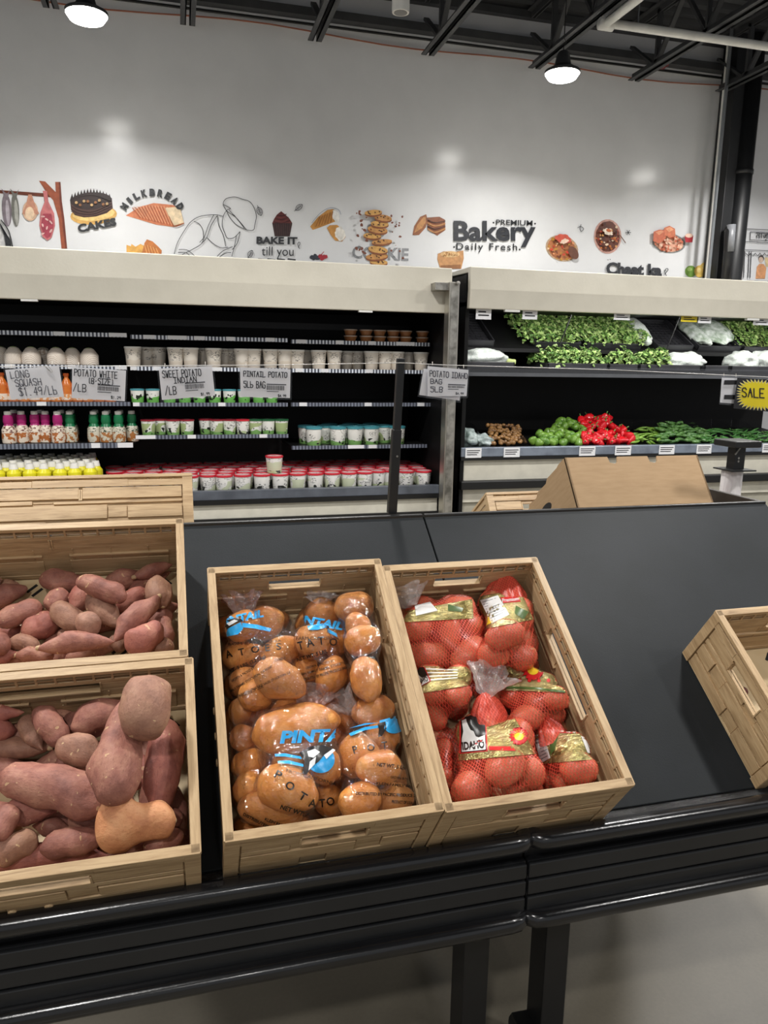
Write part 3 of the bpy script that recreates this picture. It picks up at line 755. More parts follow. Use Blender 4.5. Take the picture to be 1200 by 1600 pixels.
def lidm(nm, c): return pm(nm, c, 0.35, rgb2=c)
LRED = lidm('red_lid', (206, 44, 60)); LWHT = lidm('white_lid', (234, 232, 226)); LGRN = lidm('green_lid', (38, 98, 60)); LTEAL = lidm('teal_lid', (72, 148, 160))
LTOP = side_print('red_lid_print', (228, 196, 196), (228, 196, 196), 0.0, text=(150, 60, 70))
def tub(name, r0, r1, h, body, lid, lidtop=None, lh=0.010):
    o = thing(name, 'x', 'tub')
    MB().lathe([(r0*0.96, 0), (r0, 0.004), (r1, h-lh), (r1*0.97, h-lh)], 18).build('container', body, o, smooth='auto')
    l = MB().lathe([(r1*1.045, h-lh-0.003), (r1*1.06, h-lh), (r1*1.06, h-0.002), (r1*1.0, h), (r1*0.92, h), (r1*0.90, h-0.003), (0.0001, h-0.003)], 18).build('lid', lid, o, smooth='auto')
    if lidtop: MB().lathe([(r1*0.88, h-0.0024), (0.0001, h-0.0022)], 16).build('lid_label', lidtop, l)
    return o
protos = []
def place(proto, px, z, y, lab, grp, jz=0):
    p = at(px, 600, Y=y); M = T(p.x, y, z) @ Matrix.Rotation(random.uniform(0, 6.28), 4, 'Z')
    if proto.get('used') is None:
        proto['used'] = 1; proto.matrix_world = M; proto['label'] = lab; proto['group'] = grp; return proto
    return dup(proto, M, lab, grp)
TB = 0.0006
white = tub('cream_tub', 0.047, 0.058, 0.142, TUBW, LWHT)
zb2 = SHELVES['b2'][0]+TB
fr = [210, 276, 299, 335, 379, 397, 423, 445, 464, 498, 522, 580, 601, 619, 657]; bk = [230, 250, 319, 351, 365, 410, 479, 540, 559, 637]
for i, px in enumerate(fr):
    place(white, px, zb2, YS+0.075, ORD[i]+' cream tub from the left in the front row of the second shelf', 'cream tubs on the second shelf')
for i, px in enumerate(bk):
    place(white, px, zb2, YS+0.20, ORD[i]+' cream tub from the left standing back in a gap of the second shelf', 'cream tubs on the second shelf')
for i, px in enumerate((681, 694)):
    place(white, px, SHELVES['b4'][0]+TB, YS+0.10, ('cream tub in shade just left of the steel post', 'cream tub in shade touching the steel post')[i], 'cream tubs on the second shelf')
LRICE = pm('caramel_cup', (172, 116, 72), 0.3, rgb2=(140, 88, 52)); cup = None
cup = tub('dessert_cup', 0.038, 0.05, 0.046, LRICE, pm('hazy_lid', (196, 176, 160), 0.25), lh=0.007)
for i, px in enumerate((547, 571, 592, 613, 632, 658)):
    for k in range(2):
        place(cup, px, SHELVES['a3'][0]+TB+k*0.0468, YS+0.07, ('lower' if k == 0 else 'upper')+' dessert cup of the '+ORD[i]+' stack from the left on the top shelf', 'stacked dessert cups on the top shelf')
for i, px in enumerate((684, 697)):
    for k in range(2):
        place(cup, px, SHELVES['a4'][0]+TB+k*0.0468, YS+0.08, ('lower' if k == 0 else 'upper')+' dark dessert cup of the '+('shaded stack left of' if i == 0 else 'shaded stack hidden by')+' the steel post', 'stacked dessert cups on the top shelf')
gt = tub('small_yogurt_tub', 0.042, 0.048, 0.098, TUBG, LTEAL, lh=0.008)
for i, px in enumerate((214, 238, 264, 288, 311, 335, 358, 381, 404, 424)):
    place(gt, px, SHELVES['c2'][0]+TB, YS+0.06, ORD[i]+' small green cow-print tub from the left under the hanging price signs', 'small green tubs on the third shelf')
st = tub('yogurt_tub', 0.044, 0.052, 0.112, TUBS, pm('dark_red_lid', (150, 36, 50), 0.35), lh=0.007)
for i, px in enumerate((229, 248, 268, 290, 320, 337, 357)):
    place(st, px, SHELVES['d2'][0]+TB, YS+(0.06 if i not in (1, 4) else 0.11), ORD[i]+' green and white tub from the left on the raised middle shelf', 'green and white tubs on the raised middle shelf')
st2 = tub('yogurt_tub', 0.044, 0.052, 0.112, TUBR, LRED, lh=0.009)
place(st2, 378, SHELVES['d2'][0]+TB, YS+0.055, 'bright red-lidded white tub on the raised middle shelf', 'green and white tubs on the raised middle shelf')
st3 = tub('yogurt_tub', 0.044, 0.052, 0.112, TUBS, LGRN, lh=0.009)
for i, px in enumerate((398, 418, 439)):
    place(st3, px, SHELVES['d2'][0]+TB, YS+0.06, ('dark green-lidded tub beside the red-lidded one', 'middle one of three dark green-lidded tubs', 'dark green-lidded tub at the right end of the raised middle shelf')[i], 'green-lidded tubs on the raised middle shelf')
tt = tub('large_yogurt_tub', 0.056, 0.063, 0.142, TUBS, LTEAL, lh=0.015)
for i, (px, dy) in enumerate(((490, 0), (528, 0), (555, 0), (581, 0), (622, 0.02), (478, .13), (508, .13), (541, .13), (568, .13), (601, .12), (515, .27), (548, .27), (580, .27))):
    place(tt, px, SHELVES['d3'][0]+TB, YS+0.075+dy, (ORD[i]+' large teal-lidded tub from the left in the front row') if i < 5 else 'large teal-lidded tub behind the front row on its shelf', 'large teal-lidded tubs')
place(tt, 688, SHELVES['d4'][0]+TB, YS+0.10, 'large tub standing alone in shade left of the steel post', 'large teal-lidded tubs')
rt = tub('red_lid_yogurt_tub', 0.054, 0.063, 0.128, TUBR, LRED, LTOP, lh=0.011)
row1 = [321, 346, 376, 407, 436, 464, 492, 519, 546, 571, 592, 611, 638, 665]
off1 = {321: 0.03, 592: 0.05, 611: .07, 346: 0.0}
for i, px in enumerate(row1):
    place(rt, px, z_deck+TB, YF+0.11+off1.get(px, 0), ORD[i]+' red-lidded tub right of the wooden crate in the front row of the cooler floor', 'red-lidded tubs on the cooler floor')
x0 = at(172, 600, Y=5.75).x; rnd = random.Random(3)
for r in range(1, 6):
    y = YF+0.115+r*0.137; n = 0; x = at(172 if r > 1 else 182, 600, Y=y).x+(r % 2)*0.065
    xe = at(690, 600, Y=y).x-0.07
    while x < xe:
        if not (r >= 3 and rnd.random() < 0.12) and not (r == 1 and False):
            M = T(x+rnd.uniform(-.004, .004), y+rnd.uniform(-.004, .004), z_deck+TB) @ Matrix.Rotation(rnd.uniform(0, 6.28), 4, 'Z')
            dup(rt, M, 'red-lidded tub behind the front row on the cooler floor', 'red-lidded tubs on the cooler floor')
        x += 0.137
for px in (178, 204, 232, 262, 291):
    place(rt, px, z_deck+TB, YF+0.11, 'red-lidded tub hidden behind the wooden crate', 'red-lidded tubs on the cooler floor')
place(rt, 427, z_deck+0.1285+0.002, YF+0.15, 'red-lidded tub standing alone on top of the others', 'red-lidded tubs on the cooler floor')

def bottle(name, prof, parts, lab='x'):
    """prof: list of (z, r); parts: (part name, z from, z to, material)"""
    o = thing(name, lab, 'bottle')
    def rad(z):
        for (za, ra), (zb_, rb) in zip(prof, prof[1:]):
            if za <= z <= zb_: return ra+(rb-ra)*(z-za)/(zb_-za)
        return prof[-1][1]
    for nm, za, zb_, m in parts:
        zs = sorted({za, zb_}|{z for z, r in prof if za < z < zb_})
        pr_ = [(rad(z+1e-6 if z == za else z-1e-6), z) for z in zs]
        MB().lathe(pr_, 14).build(nm, m, o, smooth='auto')
    return o
def bevfood(name, base, lab2, food):
    m, nt, b = newmat(name)
    tc = node(nt, 'ShaderNodeTexCoord'); sp = node(nt, 'ShaderNodeSeparateXYZ'); nt.links.new(tc.outputs['Object'], sp.inputs[0])
    v = coords(nt, (1, 1, 1), True)
    f = math_n(nt, 'MULTIPLY', math_n(nt, 'GREATER_THAN', noise_tex(nt, v, 30, 2), 0.5), math_n(nt, 'LESS_THAN', sp.outputs['Z'], 0.075))
    c = mixc(nt, f, base, food)
    f2 = math_n(nt, 'MULTIPLY', math_n(nt, 'GREATER_THAN', noise_tex(nt, coords(nt, (50, 50, 120), True), 1, 2), 0.56), math_n(nt, 'GREATER_THAN', sp.outputs['Z'], 0.075))
    c = mixc(nt, f2, c, lab2)
    nt.links.new(c, b.inputs['Base Color']); b.inputs['Roughness'].default_value = 0.3
    return m
BP = [(0, 0.040), (0.005, 0.046), (0.05, 0.049), (0.10, 0.046), (0.135, 0.028), (0.15, 0.034), (0.195, 0.031), (0.20, 0.024), (0.222, 0.024), (0.226, 0.018)]
pink = bottle('creamer_bottle', BP, [('body', 0, 0.125, bevfood('pink_bottle_label', (228, 214, 196), (110, 60, 50), (176, 104, 52))), ('sleeve', 0.125, 0.20, pm('magenta_sleeve', (170, 34, 112), 0.35)), ('cap', 0.20, 0.226, LWHT)])
green = bottle('creamer_bottle', BP, [('body', 0, 0.115, bevfood('green_bottle_label', (206, 200, 182), (60, 70, 50), (168, 110, 60))), ('sleeve', 0.115, 0.20, pm('green_sleeve', (24, 116, 72), 0.35)), ('cap', 0.20, 0.226, LWHT)])
GB = 'creamer bottles on the lower left shelf'
for i, (px, dy) in enumerate(((8, 0), (29, .04), (50, .04), (67, .04), (86, -0.005))):
    place(pink, px, SHELVES['d1'][0]+TB, YS+0.07+dy, (ORD[i]+' magenta creamer bottle from the left') if i < 4 else 'brightest magenta creamer bottle standing foremost beside the green one', GB)
for i, (px, dy) in enumerate(((105, .03), (143, .02), (162, 0), (182, 0), (203, .06))):
    place(green, px, SHELVES['d1'][0]+TB, YS+0.07+dy, ('green creamer bottle turned away beside the magenta ones', 'green creamer bottle at the left of the row of four', 'second green creamer bottle in the row of four', 'third green creamer bottle in the row of four', 'dim green creamer bottle at the right end of its shelf')[i], GB)
for i, (px, dy) in enumerate(((18, .17), (60, .17), (92, .15), (108, .16), (146, .15), (165, .13), (185, .13))):
    dup(pink if i < 2 else green, T(at(px, 600, Y=YS+.07+dy).x, YS+0.07+dy, SHELVES['d1'][0]+TB) @ Matrix.Rotation(i, 4, 'Z'), ('magenta' if i < 2 else 'green')+' creamer bottle behind the front row on the lower left shelf', GB)
OB = [(0, 0.036), (0.005, 0.042), (0.06, 0.043), (0.085, 0.036), (0.11, 0.042), (0.14, 0.03), (0.165, 0.016), (0.18, 0.016), (0.181, 0.02), (0.20, 0.02), (0.2005, 0.016)]
OJ = pm('orange_juice', (214, 120, 44), 0.25, rgb2=(190, 92, 28))
orange = bottle('juice_bottle', OB, [('body', 0, 0.18, OJ), ('cap', 0.1805, 0.2005, pm('orange_cap', (226, 104, 30), 0.35))])
MB().lathe([(0.0445, 0.015), (0.0445, 0.058)], 14).build('label', bevfood('juice_label', (232, 214, 196), (150, 90, 60), (220, 150, 90)), orange.children[0], smooth='auto')
for i, px in enumerate((-16, 3, 20, 37, 54, 70, 87, 104, 120, 137, 154, 171)):
    place(orange, px, SHELVES['c1'][0]+TB, YS+0.06, ('orange juice bottle between the two leftmost price signs' if px == 104 else ORD[i]+' orange juice bottle from the left behind the price signs'), 'orange juice bottles on the third shelf')
YP = [(0, 0.038), (0.005, 0.043), (0.118, 0.043), (0.125, 0.047), (0.172, 0.047), (0.19, 0.034), (0.198, 0.030), (0.20, 0.031), (0.235, 0.024), (0.2355, 0.015)]
yel = bottle('yogurt_drink_bottle', YP, [('body', 0, 0.121, TUBR), ('shoulder', 0.121, 0.199, pm('yellow_sleeve', (232, 222, 40), 0.35, rgb2=(214, 206, 30))), ('cap', 0.199, 0.2355, LWHT)])
rnd = random.Random(12); first = True
for r in range(7):
    y = YF+0.10+r*0.098; x = at(-40, 600, Y=y).x+(r % 2)*0.05; xe = at(160-r*1.5, 600, Y=y).x-0.045
    xs = []
    while x < xe: xs.append(x); x += 0.098
    for i, x in enumerate(xs):
        M = T(x+rnd.uniform(-.006, .006), y+rnd.uniform(-.005, .005), z_deck+TB+rnd.choice((0, 0, 0.0)))
        lab = 'yellow-shouldered yogurt drink bottle packed behind the left wooden crate'
        if first: yel.matrix_world = M; yel['label'] = lab; yel['group'] = 'yogurt drink bottles on the cooler floor'; first = False
        else: dup(yel, M, lab, 'yogurt drink bottles on the cooler floor')
m, nt, b = newmat('peeled_coconut'); vv = coords(nt, (1, 1, 1), True)
wv = node(nt, 'ShaderNodeTexWave'); wv.bands_direction = 'DIAGONAL'; wv.inputs['Scale'].default_value = 45; wv.inputs['Distortion'].default_value = 2.5; nt.links.new(vv, wv.inputs['Vector'])
nt.links.new(ramp(nt, wv.outputs['Fac'], [(0.12, (196, 176, 156)), (0.35, (236, 226, 214))]), b.inputs['Base Color']); b.inputs['Roughness'].default_value = 0.45
COCO = m
co = thing('peeled_coconut', 'x', 'coconut')
MB().lathe([(0.05, 0), (0.062, 0.006), (0.064, 0.07), (0.060, 0.078), (0.032, 0.115), (0.015, 0.122), (0.0001, 0.124)], 18).build('husk', COCO, co, smooth='auto')
MB().lathe([(0.026, 0.1195), (0.014, 0.124), (0.0001, 0.1262)], 14).build('green_top', pm('coconut_green', (150, 164, 112), 0.5), co, smooth=True)
cl = ['shaded peeled coconut at the far left of its shelf', 'second peeled coconut from the left, pale and pointed', 'largest pale peeled coconut over the LONG SQUASH sign', 'dim peeled coconut standing back in the row', 'peeled coconut with a pale green tip right of the dim one', 'peeled coconut with dark green top over the POTATO WHITE sign', 'last peeled coconut at the right end of the row']
for i, (px, dy) in enumerate(((5, .10), (25, .02), (52, 0), (71, .15), (91, 0), (116, .04), (142, .0))):
    place(co, px, SHELVES['b1'][0]+TB, YS+0.08+dy, cl[i], 'peeled coconuts on the second shelf')

# ================================================================== PRODUCE COOLER
XW = XR1-XR0
pt = thing('produce_cooler', 'open black produce cooler with cream canopy right of the steel post', 'cooler', (XR0, 0, 0))
t2 = pt
def bp(name, m, *a, parent=None, bevel=0): return MB().box(*a).build(name, m, parent or pt, bevel=bevel)
qe, qc, qt = zof(960, 490, 5.42), zof(960, 461, 5.40), zof(960, 428, 5.43)
cn2 = canopy(pt, XW, qe, qc, qt)
for px in (800, 1176):
    p = at(px, 487+(px-720)*0.023, Y=5.42); MB().box(p.x-XR0-0.06, p.x-XR0+0.06, 5.41, 5.44, qe-0.015, qe+0.008).build('clip', WHITEM, cn2)
bp('back_panel', CASEB, 0, XW, YB, YB+0.06, 0.1, qt-0.03)
bp('inner_ceiling', CASEB, 0, XW, 5.48, YB, qe+0.02, qe+0.05)
bp('end_panel', CASEB, 0, 0.03, 5.48, YB, 0.05, qt-0.05)
z1, z2, z3 = zof(930, 696, YF), zof(930, 710, YF), zof(930, 715, YF)
z4, z5 = zof(930, 745, YF), zof(930, 758, YF); z6 = zof(930, 778, YF)
bp('front_lip', pm('metal_lip', (150, 160, 176), 0.28, 0.5, rgb2=(120, 128, 142)), 0, XW, YF-0.03, YF+0.02, z2, z1, bevel=0.006)
bp('lip_edge', BLACKM, 0, XW, YF-0.035, YF+0.02, z3, z2)
bp('base_panel', CREAMG, 0, XW, YF-0.005, YF+0.03, z5, z3)
bp('bumper_rail', BLACKM, 0, XW, YF-0.06, YF, z5, z4, bevel=0.01)
bp('lower_panel', CREAMG, 0, XW, YF+0.0, YF+0.03, z6, z5)
bp('kick_plate', pm('kick_grey', (168, 164, 150), 0.5), 0, XW, YF+0.02, YF+0.05, 0, z6)
zd1 = z1-0.045
mb = MB(); mb.faces([(0, YF+0.02, zd1), (XW, YF+0.02, zd1), (XW, YB, zd1+0.10), (0, YB, zd1+0.10)], [(0, 1, 2, 3)]); mb.build('deck', CASEB, pt)
# clear dividers and price tags of the lower deck
for px in (742, 806, 871, 940, 1013, 1048, 1090, 1140, 1172):
    x = at(px, 670, Y=5.75).x-XR0
    mb = MB(); mb.prism([(YF+0.04, zd1+0.005), (YF+0.5, zd1+0.08), (YF+0.5, zd1+0.22), (YF+0.3, zd1+0.2), (YF+0.04, zd1+0.09)], 0, 0.003, Matrix(((0, 0, 1, x), (1, 0, 0, 0), (0, 1, 0, 0), (0, 0, 0, 1))))
    mb.build('divider', ACRYL, pt)
for a, b_, py in ((727, 752, 707), (787, 812, 704), (905, 930, 702), (961, 986, 700), (1030, 1054, 697), (1089, 1112, 694), (1192, 1216, 692)):
    p = at(a, py, Y=YF-0.032); q = at(b_, py, Y=YF-0.032)
    o = bp('price_tag', PAPER, p.x-XR0, q.x-XR0, YF-0.036, YF-0.033, z2-0.005, z1-0.002)
    for k in range(3): MB().box(p.x-XR0+0.012, q.x-XR0-0.012-0.012*k, YF-0.0372, YF-0.0364, z1-0.025-0.016*k, z1-0.019-0.016*k).build('print_line', INKM, o)
# middle shelf with black trays, upper tilted trays
ym = 5.62
zm0, zm1 = zof(930, 588, ym), zof(930, 574, ym)
sh = bp('shelf', BLACKM, 0, XW, ym, YB, zm0+0.02, zm0+0.05)
MB().box(0.02, XW, ym-0.012, ym-0.004, zm0, zm1).build('clear_lip', ACRYL, sh)
MB().box(0.02, XW, ym-0.02, ym, zm0-0.008, zm0+0.02).build('shelf_rail', pm('rail_grey', (104, 106, 110), 0.3, 0.5), sh)
zs2 = zm0+0.05
ytop = 5.82
zu = zof(930, 547, ytop)
us = MB(); us.faces([(0, ytop, zu), (XW, ytop, zu), (XW, YB, zu+0.30), (0, YB, zu+0.30), (0, ytop, zu-0.03), (XW, ytop, zu-0.03), (XW, YB, zu+0.27), (0, YB, zu+0.27)], [(0, 1, 2, 3), (4, 7, 6, 5), (0, 4, 5, 1), (3, 2, 6, 7), (0, 3, 7, 4), (1, 5, 6, 2)])
us = us.build('tilted_shelf', BLACKM, pt)
TA = math.atan2(0.30, YB-ytop)
for px in (868, 1038, 1196):
    p = at(px, 545, Y=ytop-0.02); q = at(px+24, 492, Y=ytop-0.02)
    MB().tube([(p.x-XR0, ytop-0.03, p.z-0.05), (q.x-XR0, ytop-0.03, q.z)], 0.006, 6).build('hanging_rod', BLACKM, pt)
TRAYM = pm('black_tray', (40, 40, 43), 0.35, rgb2=(52, 52, 56))
def tray(px0, px1, tilt, lab):
    if tilt:
        x0, x1 = at(px0, 545, Y=ytop).x, at(px1, 545, Y=ytop).x; M = T(x0, ytop+0.02, zu+0.012) @ Matrix.Rotation(TA, 4, 'X'); D = 0.52
    else:
        x0, x1 = at(px0, 572, Y=ym).x, at(px1, 572, Y=ym).x; M = T(x0, ym+0.02, zs2+0.002); D = 0.5
    o = thing('produce_tray', lab, 'tray', M, 'black produce trays'); w = x1-x0
    MB().box(0, w, 0, D, 0, 0.006).build('bottom', TRAYM, o)
    mb = MB()
    for k in range(int(w/0.045)):
        mb.box(0.02+k*0.045, 0.045+k*0.045, 0.03, D-0.03, 0.006, 0.011)
    for k in range(int(D/0.045)): mb.box(0.02, w-0.02, 0.03+k*0.045, 0.042+k*0.045, 0.006, 0.013)
    mb.build('ribbed_mat', TRAYM, o)
    mb = MB()
    for a in ((0, w, 0, 0.012), (0, w, D-0.012, D), (0, 0.012, 0, D), (w-0.012, w, 0, D)): mb.box(*a, 0.0, 0.05)
    mb.build('rim', TRAYM, o, bevel=0.003)
    return o, M, w, D
ld = bpy.data.lights.new('added_canopy_light', 'AREA'); ld.shape = 'RECTANGLE'; ld.size = XW-0.2; ld.size_y = 0.03; ld.energy = 24; ld.color = (1, 0.98, 0.94)  # added light, no such lamp seen; brightens herbs and trays under the canopy
lo = bpy.data.objects.new('added_canopy_light', ld); COL.objects.link(lo); lo.parent = pt; lo.location = (XW/2, 5.50, qe+0.012); lo.rotation_euler = (0.45, 0, 0)
MB().box(0.1, XW-0.1, 5.485, 5.515, qe+0.014, qe+0.02).build('added_light_bar', WHITEM, pt)  # white bar added as a body for the added light
trays = {}
for k, (a, b_, tl, lab) in enumerate(((716, 773, 1, 'empty black tray at the left end of the upper produce row'), (836, 908, 1, 'upper black tray under the left heap of herbs'), (916, 1003, 1, 'upper black tray under the second heap of herbs'),
        (1027, 1084, 1, 'empty upper tray under the yellow sale ticket'), (1092, 1158, 1, 'upper black tray holding bagged greens'), (1163, 1240, 1, 'upper black tray at the right end holding loose greens'),
        (722, 806, 0, 'lower black tray holding the wrapped bunch'), (858, 952, 0, 'lower black tray under the leafy herbs'), (954, 1000, 0, 'narrow lower tray under the small herb bunch'), (1002, 1098, 0, 'lower black tray with herbs and a plastic bag'), (1104, 1142, 0, 'empty lower tray left of the white bags'), (1146, 1230, 0, 'lower black tray under the white bags'))):
    trays[k] = tray(a, b_, tl, lab)
# tickets hanging from the canopy edge
for a, b_, y0, y1, mm, lab in ((744, 768, 484, 499, PAPER, 'white ticket hanging over the empty left tray'), (817, 840, 487, 499, PAPER, 'white ticket hanging over the left heap of herbs'), (960, 985, 489, 500, PAPER, 'white ticket hanging over the second heap of herbs'),
                      (1065, 1090, 493, 503, 'Y', 'yellow sale ticket hanging under the produce canopy'), (1092, 1112, 495, 505, PAPER, 'white ticket beside the yellow sale ticket'), (1178, 1202, 497, 508, PAPER, 'white ticket at the right end of the canopy')):
    p, q = at(a, (y0+y1)/2, Y=5.44), at(b_, (y0+y1)/2, Y=5.44); za, zb_ = zof((a+b_)/2, y1, 5.44), qe+0.01
    o = thing('shelf_ticket', lab, 'price ticket', (p.x, 5.445, za), 'tickets under the produce canopy'); w = q.x-p.x
    MB().box(0, w, 0, 0.002, 0, zb_-za).build('card', PAPER if mm != 'Y' else pm('yellow_card', (222, 200, 40), 0.45), o)
    mb = MB()
    for k in range(2): mb.box(w*0.15, w*(0.85-0.2*k), -0.0012, -0.0004, (0.3+0.3*k)*(zb_-za), (0.42+0.3*k)*(zb_-za))
    mb.build('print_line', INKM, o)

# produce -------------------------------------------------------------
LEAFM = []
for k, c in enumerate(((126, 162, 78), (86, 128, 56), (172, 198, 122))):
    LEAFM.append(pm('herb_leaf_%s' % ('mid', 'dark', 'light')[k], c, 0.5, rgb2=tuple(int(x*0.75) for x in c), nscale=30))
STEMM = pm('herb_stem', (158, 184, 106), 0.5)
def herb(seed, R, n=150, h=0.09):
    r = random.Random(seed); mbs = [MB(), MB(), MB()]
    for k in range(n):
        a = r.uniform(0, 6.283); q = math.sqrt(r.random()); x, y = R*q*math.cos(a), R*0.8*q*math.sin(a)
        z = h*math.sqrt(max(0, 1-q*q))*r.uniform(0.65, 1.05)+0.012
        s = r.uniform(0.011, 0.022); M = T(x, y, z) @ Matrix.Rotation(r.uniform(0, 6.28), 4, 'Z') @ Matrix.Rotation(r.uniform(-0.9, 0.9), 4, 'X') @ Matrix.Rotation(r.uniform(-0.5, 0.5), 4, 'Y')
        mb = mbs[k % 3]
        for lobe in (-0.9, 0, 0.9):
            L = M @ Matrix.Rotation(lobe, 4, 'Z')
            mb.faces([(0, 0, 0), (s*0.4, s*0.5, 0.003), (s*0.25, s*1.1, -0.002), (0, s*1.25, 0.001), (-s*0.25, s*1.1, -0.002), (-s*0.4, s*0.5, 0.003)], [(0, 1, 2, 3, 4, 5)], L)
    o = thing('herb_bunch', 'x', 'herbs')
    for k in range(3): mbs[k].build('leaves', LEAFM[k], o, fix=False)
    mb = MB()
    for k in range(14):
        a = r.uniform(-0.6, 0.6); mb.tube([(0.02*math.sin(a*3), -R*0.7, 0.012+0.004*(k % 3)), (R*0.4*math.sin(a), 0, h*0.45), (R*0.8*math.sin(a), R*0.4*math.cos(a), h*0.7)], 0.0016, 5)
    mb.build('stems', STEMM, o)
    return o
hb = [herb(k, 0.13, 190, 0.10) for k in range(3)]
hu = [0, 0, 0]
def put_herb(k, M, lab, grp):
    o = hb[k]
    if not hu[k]: hu[k] = 1; o.matrix_world = M; o['label'] = lab; o['group'] = grp
    else: dup(o, M, lab, grp)
rnd = random.Random(4)
def heap(tr, xs, ys, lab, grp, tilt):
    o, M, w, D = trays[tr]; k = 0
    for fx in xs:
        for fy in ys:
            put_herb(rnd.randrange(3), M @ T(w*fx, D*fy, 0.012+0.01*(k % 2)) @ Matrix.Rotation(rnd.uniform(-.4, .4), 4, 'Z') @ Matrix.Diagonal((1, 1, 1.0 if tilt else 1.5, 1)), lab, grp); k += 1
heap(1, (0.02, 0.35, 0.72), (0.2, 0.5, 0.8), 'herb bunch in the left heap of the upper row', 'upper left heap of herbs', 1)
heap(2, (0.1, 0.4, 0.7, 0.95), (0.2, 0.5, 0.8), 'herb bunch in the second heap of the upper row', 'upper second heap of herbs', 1)
heap(5, (0.15, 0.5, 0.85), (0.25, 0.7), 'herb bunch in the upper right end tray', 'greens in the upper right tray', 1)
heap(7, (0.14, 0.36, 0.58, 0.78), (0.2, 0.5), 'herb bunch in the broad lower heap', 'lower heap of herbs', 0)
heap(8, (0.55,), (0.2,), 'herb bunch in the small middle heap of the lower row', 'small lower heap of herbs', 0)
heap(9, (0.2, 0.38), (0.2,), 'herb bunch beside the white plastic bag in the lower row', 'lower herbs beside the bag', 0)
def blob(name, lab, cat, M, L, W, H, seed, mat, cuts=4, amp=0.22, grp=None):
    bm = bmesh.new(); bmesh.ops.create_icosphere(bm, subdivisions=cuts, radius=1)
    for vx in bm.verts:
        p = vx.co.copy(); nz = noise.noise(p*1.6+V((seed*7.1, 0, 0)))*amp*1.3+abs(noise.noise(p*4+V((0, seed*3.3, 0))))*amp*0.7
        q = p*(1+nz); vx.co = V((q.x*L/2, q.y*W/2, max(-0.9, q.z)*H/2+H*0.45))
    mb = MB(); mb.bm.free(); mb.bm = bm
    o = mb.build(name, mat, None, smooth=True); o.matrix_world = M; tag(o, lab, cat, grp); return o
m, nt, b = newmat('white_plastic_bag'); vv = coords(nt)
nt.links.new(ramp(nt, noise_tex(nt, vv, 22, 4, 0.6, 1.2), [(0.35, (196, 206, 200)), (0.6, (226, 230, 226)), (0.75, (150, 176, 140))]), b.inputs['Base Color']); b.inputs['Roughness'].default_value = 0.22
bump(nt, b, noise_tex(nt, vv, 40, 4, 0.6, 1.5), 0.7, 0.01); BAGW = m
def onshelf(px, y, z): return T(at(px, 560, Y=y).x, y, z)
blob('wrapped_vegetable_bunch', 'white wrapped vegetable with green stalks left in the lower row', 'wrapped vegetable', onshelf(752, ym+0.22, zs2+0.01), 0.42, 0.24, 0.16, 2, BAGW)
tag(MB().tube([(0, 0, 0), (0.12, 0.0, -0.02)], [0.018, 0.026], 10).build('vegetable_stalks', pm('stalk_green', (176, 190, 120), 0.5)), 'pale green stalks poking out of the white wrapped vegetable', 'vegetable stalks').matrix_world = onshelf(783, ym+0.2, zs2+0.07)
blob('plastic_bag', 'white plastic bag slumped right of the lower herbs', 'plastic bag', onshelf(1070, ym+0.18, zs2+0.012), 0.36, 0.24, 0.16, 5, BAGW)
blob('plastic_bag', 'twisted top of white plastic rising behind the lower herbs', 'plastic bag', onshelf(1046, ym+0.26, zs2+0.05) @ Matrix.Rotation(0.5, 4, 'Y'), 0.24, 0.09, 0.15, 8, BAGW)
blob('plastic_bag', 'left one of the two white bags at the right end of the lower row', 'plastic bag', onshelf(1158, ym+0.16, zs2+0.01), 0.28, 0.26, 0.18, 11, BAGW)
blob('plastic_bag', 'right one of the two white bags at the right end of the lower row', 'plastic bag', onshelf(1192, ym+0.2, zs2+0.01), 0.30, 0.26, 0.19, 14, BAGW)
o, M, w, D = trays[4]
blob('bagged_greens', 'clear bag of dark greens in the upper tray below the white tickets', 'bagged greens', M @ T(w*0.62, 0.25, 0.01), 0.34, 0.42, 0.13, 21, pm('bagged_green', (120, 138, 116), 0.2, rgb2=(214, 220, 216), nscale=16, bscale=40, bstr=0.6))
blob('bagged_greens', 'clear bag of pale greens at the left of the upper bagged tray', 'bagged greens', M @ T(w*0.2, 0.25, 0.01), 0.2, 0.42, 0.11, 23, pm('bagged_green', (120, 138, 116), 0.2))
o, M, w, D = trays[2]
blob('plastic_bag', 'white plastic bag at the right end of the upper herb heap', 'plastic bag', M @ T(w*1.12, 0.25, 0.0), 0.16, 0.45, 0.12, 31, BAGW)

def pepper_mesh(name, mat, L, W, lobes=3, seed=1):
    o = thing(name, 'x', 'pepper'); bm = bmesh.new(); bmesh.ops.create_uvsphere(bm, u_segments=15, v_segments=9, radius=1)
    for vx in bm.verts:
        p = vx.co; a = math.atan2(p.y, p.x); q = 1+0.17*math.cos(lobes*a)*(1-abs(p.z)*0.35)
        tp = (1.0-0.28*max(0, -p.z)); vx.co = V((p.x*q*tp*W/2, p.y*q*tp*W/2, (p.z-0.22*max(0, 1-math.hypot(p.x, p.y)*2.2)*max(0, p.z))*L/2))
    mb = MB(); mb.bm.free(); mb.bm = bm; mb.build('flesh', mat, o, smooth=True)
    MB().tube([(0, 0, L*0.36), (0.002, 0, L*0.5), (0.006, 0.002, L*0.62)], [0.006, 0.0045, 0.005], 7).build('stem', pm('pepper_stem', (90, 130, 60), 0.5), o, smooth=True)
    return o
